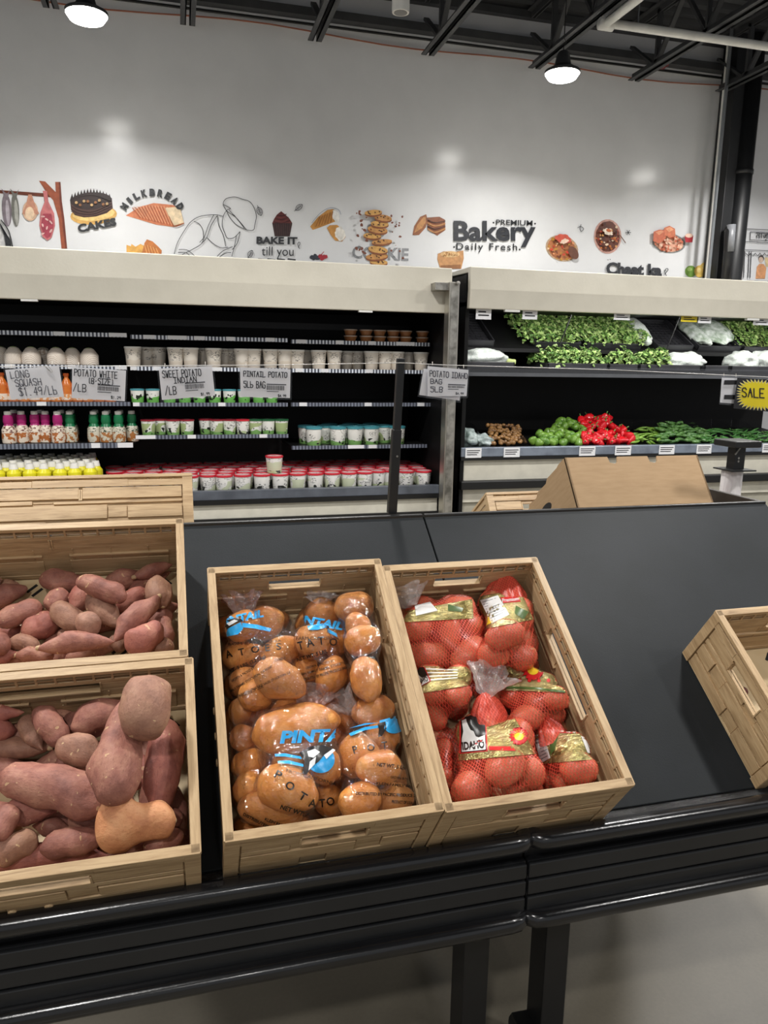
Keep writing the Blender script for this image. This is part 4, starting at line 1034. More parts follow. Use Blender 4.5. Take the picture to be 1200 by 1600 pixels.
def chili_mesh(name, mat, L, W):
    o = thing(name, 'x', 'pepper'); pts = []; rs = []
    for k in range(9):
        u = k/8; pts.append((u*L-L/2, 0.12*L*math.sin(u*2.4), 0.0)); rs.append(W/2*max(0.08, (min(1, 0.55+u*2)*(1-u**2.6))))
    MB().tube(pts, rs, 8).build('flesh', mat, o, smooth=True)
    MB().tube([pts[0], (pts[0][0]-0.018, 0.003, 0.004)], [0.004, 0.0025], 6).build('stem', pm('pepper_stem', (90, 130, 60), 0.5), o, smooth=True)
    return o
def pile(proto, pxr, pyr, count, lab, grp, lay, seed, y0=YF+0.07, y1=YF+0.42, shape=None):
    r = random.Random(seed); used = False; n = 0
    for k in range(count*3):
        if n >= count: break
        px = r.uniform(*pxr); u = r.random(); py = pyr[1]+(pyr[0]-pyr[1])*u
        if shape and not shape(px, py): continue
        y = y0+(y1-y0)*u+r.uniform(-0.015, 0.015); p = at(px, py, Y=y)
        M = T(p.x, p.y, p.z) @ Matrix.Rotation(r.uniform(-0.7, 0.7)+(0 if lay else 1.57*r.choice((0, 1, 2, 3))), 4, 'Z') @ Matrix.Rotation(r.uniform(-0.5, 0.6) if not lay else r.uniform(-0.25, 0.25), 4, 'Y') @ Matrix.Rotation(r.uniform(0.4, 1.9) if not lay else r.uniform(0, 6.28), 4, 'X')
        if not used: proto.matrix_world = M; proto['label'] = lab; proto['group'] = grp; used = True
        else: dup(proto, M, lab, grp)
        n += 1
REDP = pm('red_pepper', (206, 28, 36), 0.22, rgb2=(178, 18, 28)); GRNP = pm('green_pepper', (112, 148, 56), 0.25, rgb2=(76, 118, 42), rand=True); CHIL = pm('green_chili', (84, 124, 60), 0.28, rgb2=(46, 84, 40), rand=True); LCHIL = pm('light_chili', (120, 160, 60), 0.28)
pile(pepper_mesh('green_bell_pepper', GRNP, 0.075, 0.075), (832, 912), (657, 692), 46, 'green bell pepper in the heap left of the red ones', 'green bell peppers', 0, 5, shape=lambda x, y: y > 692-(x-805)*0.5)
pile(pepper_mesh('red_bell_pepper', REDP, 0.125, 0.062), (908, 988), (652, 692), 64, 'red bell pepper in the heap on the lower produce deck', 'red bell peppers', 0, 6, shape=lambda x, y: y > 648+max(0, (x-945))*0.72+max(0, 925-x)*0.6)
pile(chili_mesh('light_green_chili', LCHIL, 0.12, 0.026), (985, 1040), (668, 692), 34, 'light green chili right of the red bell peppers', 'light green chilies', 1, 7)
pile(chili_mesh('green_jalapeno', CHIL, 0.085, 0.034), (1028, 1105), (657, 691), 95, 'dark green pepper in the middle chili heap', 'dark green chili heap', 1, 8, shape=lambda x, y: y > 657+abs(x-1055)*0.32)
pile(chili_mesh('thin_green_chili', pm('thin_chili', (64, 120, 50), 0.3), 0.10, 0.016), (1095, 1215), (671, 690), 130, 'thin green chili in the heap at the right end', 'thin green chilies', 1, 9)
for k, (px, py) in enumerate(((908, 662), (922, 657), (900, 668))):
    pass
# brown bags and clear bag at the left of the lower deck
nut = None
m_nut = pm('nut_brown', (160, 118, 68), 0.4, rgb2=(84, 56, 34), rand=True); rnd = random.Random(8); first = None
for k in range(120):
    px = rnd.uniform(762, 814); u = rnd.random(); py = 694-30*u; y = YF+0.07+0.3*u; p = at(px, py, Y=y); M = T(p) @ Matrix.Rotation(rnd.uniform(0, 6.2), 4, 'Z') @ Matrix.Rotation(rnd.uniform(0, 3), 4, 'X')
    if first is None:
        bm = bmesh.new(); bmesh.ops.create_icosphere(bm, subdivisions=2, radius=0.019)
        for vx in bm.verts: vx.co *= 1+0.12*noise.noise(vx.co*60); vx.co.z *= 0.8
        mb = MB(); mb.bm.free(); mb.bm = bm; first = tag(mb.build('small_brown_root', m_nut, None, smooth=True), 'small brown root in the clear-fronted bin right of the grey bag', 'root vegetable', 'small brown roots'); first.matrix_world = M
    else:
        c = first.copy(); COL.objects.link(c); c.matrix_world = M
blob('plastic_bag', 'grey clear bag of greens at the left end of the lower deck', 'plastic bag', T(at(726, 690, Y=YF+0.2).x, YF+0.2, zd1+0.02), 0.2, 0.28, 0.17, 41, pm('grey_bag', (120, 138, 132), 0.2, rgb2=(196, 206, 206), nscale=20, bscale=45, bstr=0.7))
blob('plastic_bag', 'grey clear bag beside the brown roots on the lower deck', 'plastic bag', T(at(752, 690, Y=YF+0.17).x, YF+0.17, zd1+0.02), 0.16, 0.24, 0.12, 43, pm('grey_bag', (120, 138, 132), 0.2))

# steel post between the coolers ---------------------------------------
p0 = at(702, 440, Y=5.28); p1 = at(718, 440, Y=5.28); zb_ = 0
t = thing('steel_corner_post', 'tall shiny steel post between the dairy and produce coolers', 'post', (p0.x+0.004, 5.28, 0))
wp = p1.x-p0.x
POSTM = pm('mirror_steel', (196, 192, 182), 0.34, 0.9, rgb2=(150, 146, 138), nscale=5, scale=(1, 1, 0.5))
MB().box(0, wp, 0, 0.10, 0, p0.z).build('post_body', POSTM, t, bevel=0.006)
MB().box(wp*0.15, wp*0.85, -0.004, 0, 0.02, p0.z-0.06).build('face_strip', STEEL, t)
MB().box(-0.10, wp*0.9, 0.02, 0.16, p0.z-0.06, p0.z-0.005).build('top_bracket', STEEL, t, bevel=0.004)
MB().lathe([(0.012, 0), (0.014, 0.01), (0.014, 0.03), (0.001, 0.032)], 10, T(wp*0.7, -0.002, p0.z-0.01) @ Matrix.Rotation(1.57, 4, 'X')).build('bolt', STEEL, t)
t = thing('black_cooler_top_box', 'low black box lying on the cooler top right of the column', 'box', (at(1168, 432, Y=5.85).x, 5.85, qt))
MB().box(0, 1.2, 0, 0.3, 0, 0.05).build('case', BLACKM, t, bevel=0.02)
MB().box(0.01, 1.19, 0.01, 0.29, 0.05, 0.06).build('lid', BLACKM, t, bevel=0.004)

# ================================================================== THE DISPLAY TABLES
SLEN = 0.905
RID = SO + E2*SLEN                       # ridge point (x free)
XS = 0.682                               # seam between the two tables
Zf = SO.z
def table(name, lab, x0, x1, legs):
    t = thing(name, lab, 'display table', (x0, 0, 0), 'black produce display tables'); w = x1-x0; g = 0.0025
    S = Matrix.Translation(V((-x0, 0, 0))) @ SLOPE
    MB().box(x0+g, x1-g, 0, SLEN, -0.018, 0, S).build('sloped_panel', PANEL, t, bevel=0.002)
    MB().box(g, w-g, RID.y-0.004, RID.y+0.012, RID.z-0.03, RID.z+0.006).build('ridge_strip', BLACKM, t, bevel=0.003)
    MB().box(g, w-g, 1.300, 1.345, Zf-0.03, Zf-0.004).build('front_strip', LIPM, t, bevel=0.004)
    zb_ = Zf-0.014; r = 0.021
    def rail(nm, y, z, par):
        pts = [(g+0.004, y+0.03, z), (g+0.006, y+0.012, z), (g+0.020, y+0.002, z), (g+0.04, y, z)]
        n = 14
        pts += [(0.04+(w-0.08)*k/n, y, z) for k in range(1, n+1)]
        pts += [(w-g-0.020, y+0.002, z), (w-g-0.006, y+0.012, z), (w-g-0.004, y+0.03, z)]
        return MB().tube(pts, r, 14).build(nm, BUMPER, par, smooth=True)
    rail('bumper_rail', 1.292, Zf-0.010, t)
    MB().box(g, w-g, 1.325, 1.345, Zf-0.10, Zf-0.03).build('recess_rail', BLACKM, t)
    za, zz = 0.620, 0.499
    mb = MB(); mb.box(g, w-g, 1.309, 1.335, zz, za); k = 3; hh = (za-zz)/k
    ap = mb.build('apron', APRON, t)
    mb = MB()
    for i in range(k): mb.box(g, w-g, 1.300, 1.3095, zz+i*hh+0.003, zz+(i+1)*hh-0.003)
    mb.build('slats', APRON, ap, bevel=0.003)
    rail('lower_bumper_rail', 1.294, zz-0.012, t)
    # frame, legs, wheels
    MB().box(0.02, w-0.02, 1.337, 1.42, zz-0.02, zz+0.03).build('frame_rail', BLACKM, t)
    for lx in legs:
        for yy, b_ in ((1.36, 0), (2.62, 1)):
            l = MB().box(lx-x0-0.03, lx-x0+0.03, yy, yy+0.075, 0.10, zz+0.02 if not b_ else 0.62).build('leg', BLACKM, t, bevel=0.003)
            cx = lx-x0-0.045
            MB().lathe([(0.012, -0.016), (0.046, -0.016), (0.05, -0.01), (0.05, 0.01), (0.046, 0.016), (0.012, 0.016)], 20, T(cx, yy+0.06, 0.0505) @ Matrix.Rotation(1.5708, 4, 'Y')).build('caster_wheel', pm('black_rubber', (18, 18, 18), 0.6), l, smooth='auto')
            MB().box(cx-0.024, cx+0.06, yy+0.02, yy+0.075, 0.095, 0.106).build('caster_bracket', BLACKM, l)
    # back slope of the double-sided display
    BM = Matrix.Translation(V((0, RID.y+0.01, RID.z))) @ Matrix.Rotation(-TILT, 4, 'X')
    MB().box(g, w-g, 0, 0.9, -0.018, 0, BM).build('back_panel', PANEL, t)
    e = RID+E2*-0.6
    return t

table('display_table', 'black sloped produce display table carrying the potato crates at the left', -0.66, XS, [-0.4, 0.60])
tb = table('display_table', 'black sloped produce display table with mostly bare slope at the right', XS, 1.885, [0.80, 1.75])
# end board standing above the back slope of the right table
pe = at(1093, 757, Z=RID.z+0.003); xe = 1.868
ye = at(1093, 757, X=xe).y
mb = MB(); mb.prism([(RID.y+0.005, RID.z+0.004), (ye, RID.z+0.004), (ye, RID.z-0.60), (RID.y+0.35, RID.z-0.60), (RID.y+0.005, RID.z-0.12)], 0, 0.016, Matrix(((0, 0, 1, xe-XS), (1, 0, 0, 0), (0, 1, 0, 0), (0, 0, 0, 1))))
mb.build('end_board', pm('dark_end_board', (48, 42, 38), 0.45), tb, bevel=0.002)

# ================================================================== CRATES
def crate(name, lab, M, W, D, H, grp, blind=()):
    t = thing(name, lab, 'crate', M, grp)
    mb = MB(); mb.box(0.004, W-0.004, 0.004, D-0.004, 0.0, 0.006); bs = mb.build('base', BASEM, t)
    mb = MB(); nx, ny = int(W/0.09), int(D/0.085)
    for i in range(nx):
        for j in range(ny):
            cx, cyy = (i+0.5)*W/nx, (j+0.5)*D/ny; a = 0.8 if (i+j) % 2 else -0.8
            for o in (-0.009, 0.009):
                R = T(cx, cyy, 0.006) @ Matrix.Rotation(a, 4, 'Z')
                mb.box(-0.015, 0.015, o-0.0035, o+0.0035, -0.001, 0.0006, R)
    mb.build('vent_slot', SLOTM, bs)
    for side in range(4):
        L = W if side in (0, 1) else D
        # map (u, w, t) -> local
        if side == 0: R = Matrix(((1, 0, 0, 0), (0, 0, -1, 0.012), (0, 1, 0, 0), (0, 0, 0, 1)))
        elif side == 1: R = Matrix(((1, 0, 0, 0), (0, 0, 1, D-0.012), (0, 1, 0, 0), (0, 0, 0, 1)))
        elif side == 2: R = Matrix(((0, 0, -1, 0.012), (1, 0, 0, 0), (0, 1, 0, 0), (0, 0, 0, 1)))
        else: R = Matrix(((0, 0, 1, W-0.012), (1, 0, 0, 0), (0, 1, 0, 0), (0, 0, 0, 1)))
        mb = MB(); bx_ = lambda u0, u1, w0, w1, t0, t1: mb.box(u0, u1, w0, w1, t0, t1, R)
        big = L > 0.5; hw = 0.115 if big else 0.062; hc = L/2; h0, h1 = H-0.072, H-0.048
        bx_(0.0, L, H-0.010, H, -0.004, 0.014)                                  # rim
        for k in range(int(L/0.036)+1):                                        # slotted lattice
            u = 0.012+k*(L-0.03)/int(L/0.036)
            bx_(u, u+0.005, H-0.034, H-0.010, -0.001, 0.007)
        bx_(0.01, L-0.01, H-0.0235, H-0.0215, -0.001, 0.007)
        for u0, u1 in ((0.02, hc-hw-0.01), (hc+hw+0.01, L-0.02)): bx_(u0, u1, H-0.036, H-0.016, 0.0085, 0.012)   # outer cover boards
        bx_(hc-hw-0.01, hc+hw+0.01, H-0.036, H-0.014, 0.0085, 0.0115)
        if side in blind: hw = 0.0005
        bx_(0.008, L-0.008, 0.004, h0, 0.0, 0.005)
        for u0, u1 in ((0.008, hc-hw), (hc+hw, L-0.008)): bx_(u0, u1, h0, h1, 0.0, 0.005)
        bx_(0.008, L-0.008, h1, H-0.034, 0.0, 0.005)
        # inner ledges and low board
        for u0, u1 in ((0.05*L, 0.46*L), (0.56*L, 0.94*L)):
            bx_(u0, u1, H*0.46, H*0.46+0.006, -0.006, 0.001); bx_(u0, u1, 0.10*H, 0.38*H, -0.0025, 0.001)
        bx_(0.008, L-0.008, 0.012, 0.024, -0.004, 0.001)
        for k in range(1, 5 if not big else 7): u = L*k/(5 if not big else 7); bx_(u, u+0.003, 0.02, h0-0.006, -0.002, 0.001)
        # outer boards: three stepped planks with gaps, notched
        for (w0, w1), cut, tt in (((0.004, 0.046), 0.36, 0.010), ((0.051, 0.092), 0.62, 0.0115), ((0.097, h0-0.003), 0.30, 0.0105)):
            if w1 <= w0: continue
            w1 = min(w1, h0-0.003)
            bx_(0.03, L*cut-0.002, w0, w1, 0.004, tt); bx_(L*cut, L*cut+0.05, w0+0.004, w1-0.003, 0.004, tt-0.003); bx_(L*cut+0.052, L-0.03, w0, w1-0.004, 0.004, tt)
        for u0, u1 in ((0.03, hc-hw-0.004), (hc+hw+0.004, L-0.03)): bx_(u0, u1, h0, H-0.038, 0.004, 0.0105)
        # corner posts
        for u0, u1 in ((0.0, 0.027), (L-0.027, L)): bx_(u0, u1, 0.0, H-0.010, 0.001, 0.0128)
        nm = 'long_wall' if L == max(W, D) else 'end_wall'
        o = mb.build(nm, WOODX if side in (0, 1) else WOODY, t, bevel=0.0009)
        mb = MB()
        mb.box(hc-hw, hc+hw, h0-0.006, h0, -0.005, 0.012, R); mb.box(hc-hw-0.004, hc-hw, h0-0.006, h1+0.004, -0.002, 0.012, R); mb.box(hc+hw, hc+hw+0.004, h0-0.006, h1+0.004, -0.002, 0.012, R)
        mb.build('handle', WOODX if side in (0, 1) else WOODY, o, bevel=0.001)
        if big:
            mb = MB()
            for k in range(3): mb.lathe([(0.008, 0), (0.008, 0.004), (0.006, 0.005)], 10, R @ T(L*0.36+0.06*k, 0.03, 0.009))
            mb.build('knob', WOODX if side in (0, 1) else WOODY, o)
    return t
H = 0.19; GC = 'wood-look produce crates on the display'
CN = (-0.592, -0.030, 0.60, 0.392); CM = (-0.602, 0.368, 0.60, 0.385); CA = (0.050, -0.018, 0.405, 0.615); CBX = (0.459, -0.022, 0.402, 0.597); CC = (1.279, -0.004, 0.60, 0.378)
def cm(c, h=0.0015): return slope_m(c[0], c[1], h)
crate('wooden_crate', 'wood-look crate heaped with large sweet potatoes at the front left', cm(CN), CN[2], CN[3], H, GC)
crate('wooden_crate', 'wood-look crate half full of smaller sweet potatoes behind the heaped one', cm(CM), CM[2], CM[3], H, GC, (0, 1))
crate('wooden_crate', 'wood-look crate of clear bagged yellow potatoes', cm(CA), CA[2], CA[3], H, GC)
crate('wooden_crate', 'wood-look crate of red mesh potato bags', cm(CBX), CBX[2], CBX[3], H, GC)
crate('wooden_crate', 'wood-look crate at the right edge holding only a few dark tubers', cm(CC), CC[2], CC[3], H, GC)
BACKM = Matrix.Translation(V((0, RID.y+0.012, RID.z+0.001))) @ Matrix.Rotation(-TILT, 4, 'X')
crate('wooden_crate', 'wood-look crate standing on the back slope behind the sweet potatoes, seen from outside', BACKM @ T(-0.572, 0.055, 0.0005), 0.60, 0.39, H-0.006, GC, (0,))
pq = at(760, 779, Y=2.45)
crate('wooden_crate', 'wood-look crate half hidden beside the cardboard box on the back slope', BACKM @ T(1.10, 0.44, 0.138), 0.40, 0.42, 0.137, GC)
crate('wooden_crate', 'wood-look crate under the half hidden one beside the cardboard box', BACKM @ T(1.10, 0.44, 0.0005), 0.40, 0.42, 0.137, GC)

# carton on the back slope -------------------------------------------
CARD = pm('corrugated_card', (160, 132, 98), 0.75, rgb2=(150, 122, 88), nscale=14, scale=(1, 1, 6))
t = thing('cardboard_box', 'open brown cardboard box with notched rim behind the display ridge', 'cardboard box', BACKM @ T(1.212, 0.03, 0.0005))
w, dd, h = 0.505, 0.40, 0.198
def notched(pts_cut, w, h, low=()):
    top = [(0, 0)]
    for c in low:
        top += [(c-0.018, 0)]+[(c-0.018*math.cos(a), 0.018*math.sin(a)) for a in (0.6, 1.1, 1.57, 2.04, 2.54)]+[(c+0.018, 0)]
    top += [(w, 0), (w, h)]
    for c, s in pts_cut:
        top += [(c+s, h), (c+s*0.8, h-0.018), (c+s*0.3, h-0.026), (c-s*0.5, h-0.022), (c-s*0.7, h)]
    top += [(0, h)]
    return top
MB().prism(notched([(w*0.64, 0.022), (w*0.34, 0.022)], w, h, (w*0.36, w*0.66)), 0, 0.006, Matrix(((1, 0, 0, 0), (0, 0, 1, 0), (0, 1, 0, 0), (0, 0, 0, 1)))).build('long_side', CARD, t)
MB().prism([(0, 0), (w, 0), (w, h*0.9), (0, h*0.9)], dd-0.006, dd, Matrix(((1, 0, 0, 0), (0, 0, 1, 0), (0, 1, 0, 0), (0, 0, 0, 1)))).build('long_side', CARD, t)
sidep = [(0, 0), (dd, 0), (dd, h*0.82), (dd*0.80, h*0.82), (dd*0.78, h*0.88), (dd*0.62, h*0.86), (dd*0.58, h*0.93), (dd*0.40, h*0.92), (dd*0.36, h*0.98), (dd*0.16, h*0.98), (dd*0.13, h), (0, h)]
for x in (0, w-0.006):
    o = MB().prism(sidep, x, x+0.006, Matrix(((0, 0, 1, 0), (1, 0, 0, 0), (0, 1, 0, 0), (0, 0, 0, 1)))).build('short_side', CARD, t)
    hp = [(dd*0.5+0.045*math.cos(a), h*0.52+0.018*math.sin(a)) for a in [k*6.283/14 for k in range(14)]]
    MB().prism(hp, x-0.0006, x+0.0066, Matrix(((0, 0, 1, 0), (1, 0, 0, 0), (0, 1, 0, 0), (0, 0, 0, 1)))).build('hand_hole', SLOTM, o)
MB().box(0, w, 0, dd, 0, 0.005).build('bottom', CARD, t)

# bag roll holder behind the display ------------------------------------
yr = 2.72; p = at(1162, 690, Y=yr); pb_ = at(1158, 775, Y=yr)
t = thing('bag_roll_stand', 'black stand with a white roll of produce bags behind the right table', 'bag stand', (p.x-0.008, yr, 0))
s = pxm(p); z0 = p.z-HC*0; ztop = at(1162, 690, Y=yr).z
MB().box(-26*s, 22*s, -0.05, 0.09, ztop-8*s, ztop+2*s).build('top_plate', BLACKM, t, bevel=0.004)
MB().box(-10*s, 9*s, 0.0, 0.05, ztop-44*s, ztop-6*s).build('bracket', BLACKM, t, bevel=0.002)
MB().bar((-12*s, -0.005, ztop-20*s), (-5*s, -0.012, ztop-8*s), 0.006, 0.006).build('lever', STEEL, t)
for k in range(2): MB().lathe([(0.005, 0), (0.005, 0.002)], 8, T(-3*s, 0.001, ztop-(26+5*k)*s) @ Matrix.Rotation(1.57, 4, 'X')).build('screw', STEEL, t)
MB().box(-25*s, 20*s, -0.04, 0.08, ztop-45.5*s, ztop-43.5*s).build('tray_plate', BLACKM, t)
MB().lathe([(0.001, 0), (16*s, 0), (16*s, 0.24), (0.001, 0.24)], 22, T(-3*s, 0.03, ztop-45.5*s-0.242)).build('bag_roll', pm('white_bag_roll', (226, 222, 222), 0.35, rgb2=(204, 196, 198), nscale=9, scale=(6, 6, 1), bscale=14, bstr=0.3), t, smooth='auto')
MB().tube([(-3*s, 0.03, 0.02), (-3*s, 0.03, ztop-20*s)], 0.012, 10).build('pole', BLACKM, t)
MB().lathe([(0.14, 0), (0.14, 0.012), (0.02, 0.03)], 20, T(-3*s, 0.03, 0)).build('foot', BLACKM, t)

# sign rail --------------------------------------------------------------
YR = 2.095
pa, pbm = at(626, 560, Y=YR+0.02), at(612, 806, Y=YR+0.02)
sq = pxm(pa)
t = thing('black_sign_post', 'black telescoping post rising from the display ridge', 'post', (pbm.x, YR+0.02, RID.z+0.004))
hgt = pa.z-RID.z-0.004; lean = pa.x-pbm.x
mid = hgt*0.55
MB().bar((0, 0, 0), (lean*0.55, 0, mid), 0.026, 0.0245, (0, 1, 0)).build('lower_tube', BLACKM, t, bevel=0.002)
MB().bar((lean*0.55, 0, mid-0.01), (lean, 0, hgt), 0.021, 0.0205, (0, 1, 0)).build('upper_tube', BLACKM, t, bevel=0.002)
MB().lathe([(0.003, 0), (0.003, 0.002)], 10, T(lean*0.4+0.002, -0.0135, hgt*0.38) @ Matrix.Rotation(1.57, 4, 'X')).build('bright_screw', STEEL, t)
pts = [at(-60, 573, Y=YR), at(200, 572, Y=YR), at(420, 570.5, Y=YR), at(626, 567, Y=YR), at(699, 570.5, Y=YR), at(960, 578, Y=YR), at(1240, 591, Y=YR)]
tag(MB().tube(pts, 0.0011, 6).build('sign_wire', pm('clear_wire', (206, 204, 200), 0.25), smooth=True), 'thin pale wire carrying the price signs above the display', 'wire')
STRING = pm('pale_string', (206, 200, 190), 0.5)
def quadp(q, u, v): # q: tl,tr,br,bl in px ; u right, v up
    tl, tr, br, bl = q; a = [tl[i]*(1-u)+tr[i]*u for i in (0, 1)]; b_ = [bl[i]*(1-u)+br[i]*u for i in (0, 1)]
    return (a[0]*v+b_[0]*(1-v), a[1]*v+b_[1]*(1-v))
def sign(lab, q, lines, barcode=None, price=None, sleeve=(3, 4), y=YR-0.006, ink=(36, 36, 42), wd=1.25, clip=None):
    c = at(*quadp(q, 0.5, 0.5), Y=y); t = thing('price_sign', lab, 'price sign', c, 'hand-lettered price signs on the wire')
    def P(u, v, yy): return at(*quadp(q, u, v), Y=yy)-c
    mb = MB(); mb.faces([P(0, 1, y), P(1, 1, y), P(1, 0, y), P(0, 0, y), P(0, 1, y+0.0008), P(1, 1, y+0.0008), P(1, 0, y+0.0008), P(0, 0, y+0.0008)], [(0, 1, 2, 3), (7, 6, 5, 4), (0, 4, 5, 1), (1, 5, 6, 2), (2, 6, 7, 3), (3, 7, 4, 0)])
    paper = mb.build('paper', PAPER, t)
    ux, vy = sleeve[0]/90, sleeve[1]/55
    mb = MB(); a, b_ = y-0.0022, y+0.003
    mb.faces([P(-ux, 1+vy, a), P(1+ux, 1+vy, a), P(1+ux, -vy, a), P(-ux, -vy, a), P(-ux, 1+vy, b_), P(1+ux, 1+vy, b_), P(1+ux, -vy, b_), P(-ux, -vy, b_)], [(0, 1, 2, 3), (7, 6, 5, 4), (0, 4, 5, 1), (1, 5, 6, 2), (2, 6, 7, 3), (3, 7, 4, 0)])
    mb.build('clear_sleeve', ACRYL, t)
    im = pm('marker_%d_%d_%d' % ink, ink, 0.6, rgb2=ink); mb = MB()
    for txt, u0, u1, v0, v1 in lines:
        st, w = stroke_text(txt)
        for path in st:
            pp = [quadp(q, u0+(u1-u0)*x/w, v0+(v1-v0)*yy/6) for x, yy in path]
            for r4 in ribbon2d(pp, wd): mb.faces([at(x, yy, Y=y-0.0012)-c for x, yy in r4], [(0, 1, 2, 3)])
    mb.build('handwriting', im, t)
    if barcode:
        u0, u1, v0, v1 = barcode; mb = MB(); r = random.Random(lab); u = u0
        F4 = lambda a0, a1, b0, b1: mb.faces([P(a0, b1, y-0.0012), P(a1, b1, y-0.0012), P(a1, b0, y-0.0012), P(a0, b0, y-0.0012)], [(0, 1, 2, 3)])
        F4(u0, u1, v1, v1+0.035)
        while u < u1-0.03:
            s = r.uniform(0.004, 0.011); F4(u, u+s, v0+0.06, v1-0.02); u += s+r.uniform(0.004, 0.010)
        F4(u0, u0+(u1-u0)*0.62, v0, v0+0.022)
        mb.build('barcode', pm('barcode_grey', (70, 70, 74), 0.6), t)
    if price:
        txt, u0, u1, v0, v1 = price; mb = MB(); st, w = stroke_text(txt, 0.05)
        for path in st:
            pp = [quadp(q, u0+(u1-u0)*x/w, v0+(v1-v0)*yy/6) for x, yy in path]
            for r4 in ribbon2d(pp, 0.8): mb.faces([at(x, yy, Y=y-0.0012)-c for x, yy in r4], [(0, 1, 2, 3)])
        mb.build('printed_price', im, t)
    mb = MB()
    for u in (0.12, 0.88):
        a = quadp(q, u, 1.05); b0 = (a[0], a[1]-5)
        mb.tube([at(*a, Y=y+0.001)-c, at(a[0], a[1]-3, Y=y+0.004)-c, at(*b0, Y=YR+0.001)-c], 0.0009, 5)
    mb.build('hook', STRING, t)
    if clip:
        u, v = clip; x, yy = quadp(q, u, v); mb = MB()
        pp = [(x-5, yy-4), (x+2, yy+3), (x+4, yy+6), (x+6, yy+5), (x+5, yy+2), (x-2, yy-6), (x-6, yy-8), (x-7, yy-5), (x+1, yy+3)]
        mb.tube([at(a, b_, Y=y-0.003)-c for a, b_ in pp], 0.0006, 5); mb.build('paper_clip', STEEL, t)
    return t
sign('white sign lettered LONG SQUASH $1.49/Lb in grey', [(8, 578), (92, 571), (100, 620), (17, 624)], [('LONG', .08, .42, .70, .93), ('SQUASH', .14, .62, .42, .64), ('$1.49/Lb', .18, .88, .10, .36)], ink=(96, 96, 104), clip=(.80, .92))
sign('white sign lettered POTATO WHITE (B-SIZE)', [(113, 573), (197, 579), (195, 627), (112, 622)], [('POTATO WHITE', .04, .84, .72, .93), ('(B-SIZE)', .30, .78, .50, .68), ('/LB', .03, .26, .22, .46)], barcode=(.48, .90, .24, .46), price=('$1.29', .74, .92, .06, .14))
sign('white sign lettered SWEET POTATO INDIAN', [(248, 576), (331, 572), (336, 618), (253, 625)], [('SWEET POTATO', .06, .78, .70, .92), ('INDIAN', .26, .68, .50, .68), ('/LB', .08, .28, .14, .40)], barcode=(.46, .84, .22, .46), price=('$1.99', .74, .90, .04, .12))
sign('white sign lettered PINTAIL POTATO 5Lb BAG', [(375, 574), (454, 577), (453, 622), (376, 620)], [('PINTAIL POTATO', .07, .93, .70, .88), ('5Lb BAG', .07, .50, .32, .54)], barcode=(.53, .92, .20, .44), price=('$4.99', .76, .92, .03, .11))
sign('blank white card tucked behind the POTATO IDAHO sign', [(662, 576), (724, 583), (718, 626), (655, 617)], [], y=YR-0.001)
sign('white sign lettered POTATO IDAHO BAG 5LB', [(668, 572), (732, 578), (729, 619), (668, 619)], [('POTATO IDAHO', .06, .98, .66, .86), ('BAG', .08, .36, .42, .58), ('5LB', .08, .38, .14, .32)], barcode=(.52, .95, .24, .40), price=('$4.99', .72, .92, .06, .13), ink=(80, 80, 88), y=YR-0.0075)
sign('white and black tag hanging just left of the SALE card', [(1128, 590), (1153, 591), (1151, 631), (1125, 629)], [], y=YR-0.001)
mbt = MB(); c = at(1140, 610, Y=YR-0.003)
for y0, y1 in ((594, 601), (617, 624)): mbt.faces([at(x, y, Y=YR-0.0035) for x, y in ((1132, y0), (1152, y0), (1152, y1), (1131, y1))], [(0, 1, 2, 3)])
o = mbt.build('dark_stripe', INKM); par = [x for x in bpy.data.objects if x.get('label', '').startswith('white and black tag')][0]
o.parent = par; o.matrix_parent_inverse = Matrix.Translation(-par.matrix_world.translation)
# SALE starburst
q = [(1152, 590), (1222, 595), (1219, 645), (1146, 638)]; ys = YR-0.009; c = at(1184, 616, Y=ys)
t = thing('sale_sign', 'black card with a yellow starburst lettered SALE', 'sale sign', c)
P = lambda x, y, yy=ys: at(x, y, Y=yy)-c
mb = MB(); mb.faces([P(*a) for a in q]+[P(*a, ys+0.002) for a in q], [(0, 1, 2, 3), (7, 6, 5, 4), (0, 4, 5, 1), (1, 5, 6, 2), (2, 6, 7, 3), (3, 7, 4, 0)]); mb.build('card', INKM, t)
YEL = pm('sale_yellow', (226, 208, 30), 0.45, rgb2=(214, 194, 24)); CRM = pm('sale_cream', (236, 228, 170), 0.45)
for nm, mm, k, yy in (('starburst_edge', CRM, 1.0, ys-0.0006), ('starburst', YEL, 0.93, ys-0.0012)):
    pts = []; n = 36
    for i in range(2*n):
        a = math.pi*i/n; s = (1.0 if i % 2 == 0 else 0.78)*k; ca, sa = math.cos(a), math.sin(a)
        e = (abs(ca)**3.2+abs(sa)**3.2)**(-1/3.2); x, y = 34*e*ca*s, 24.5*e*sa*s; pts.append((1184.5+x-y*0.03, 617+y+x*0.06))
    mb = MB(); mb.faces([P(*a, yy) for a in pts], [tuple(range(len(pts)))]); mb.build(nm, mm, t)
mb = MB(); st, w = stroke_text('SALE', 0.15)
for path in st:
    pp = [(1160+34*x/w, 620-14*y/6+1.5*x/w) for x, y in path]
    for r4 in ribbon2d(pp, 1.9): mb.faces([P(*a, ys-0.0018) for a in r4], [(0, 1, 2, 3)])
mb.build('lettering', INKM, t)

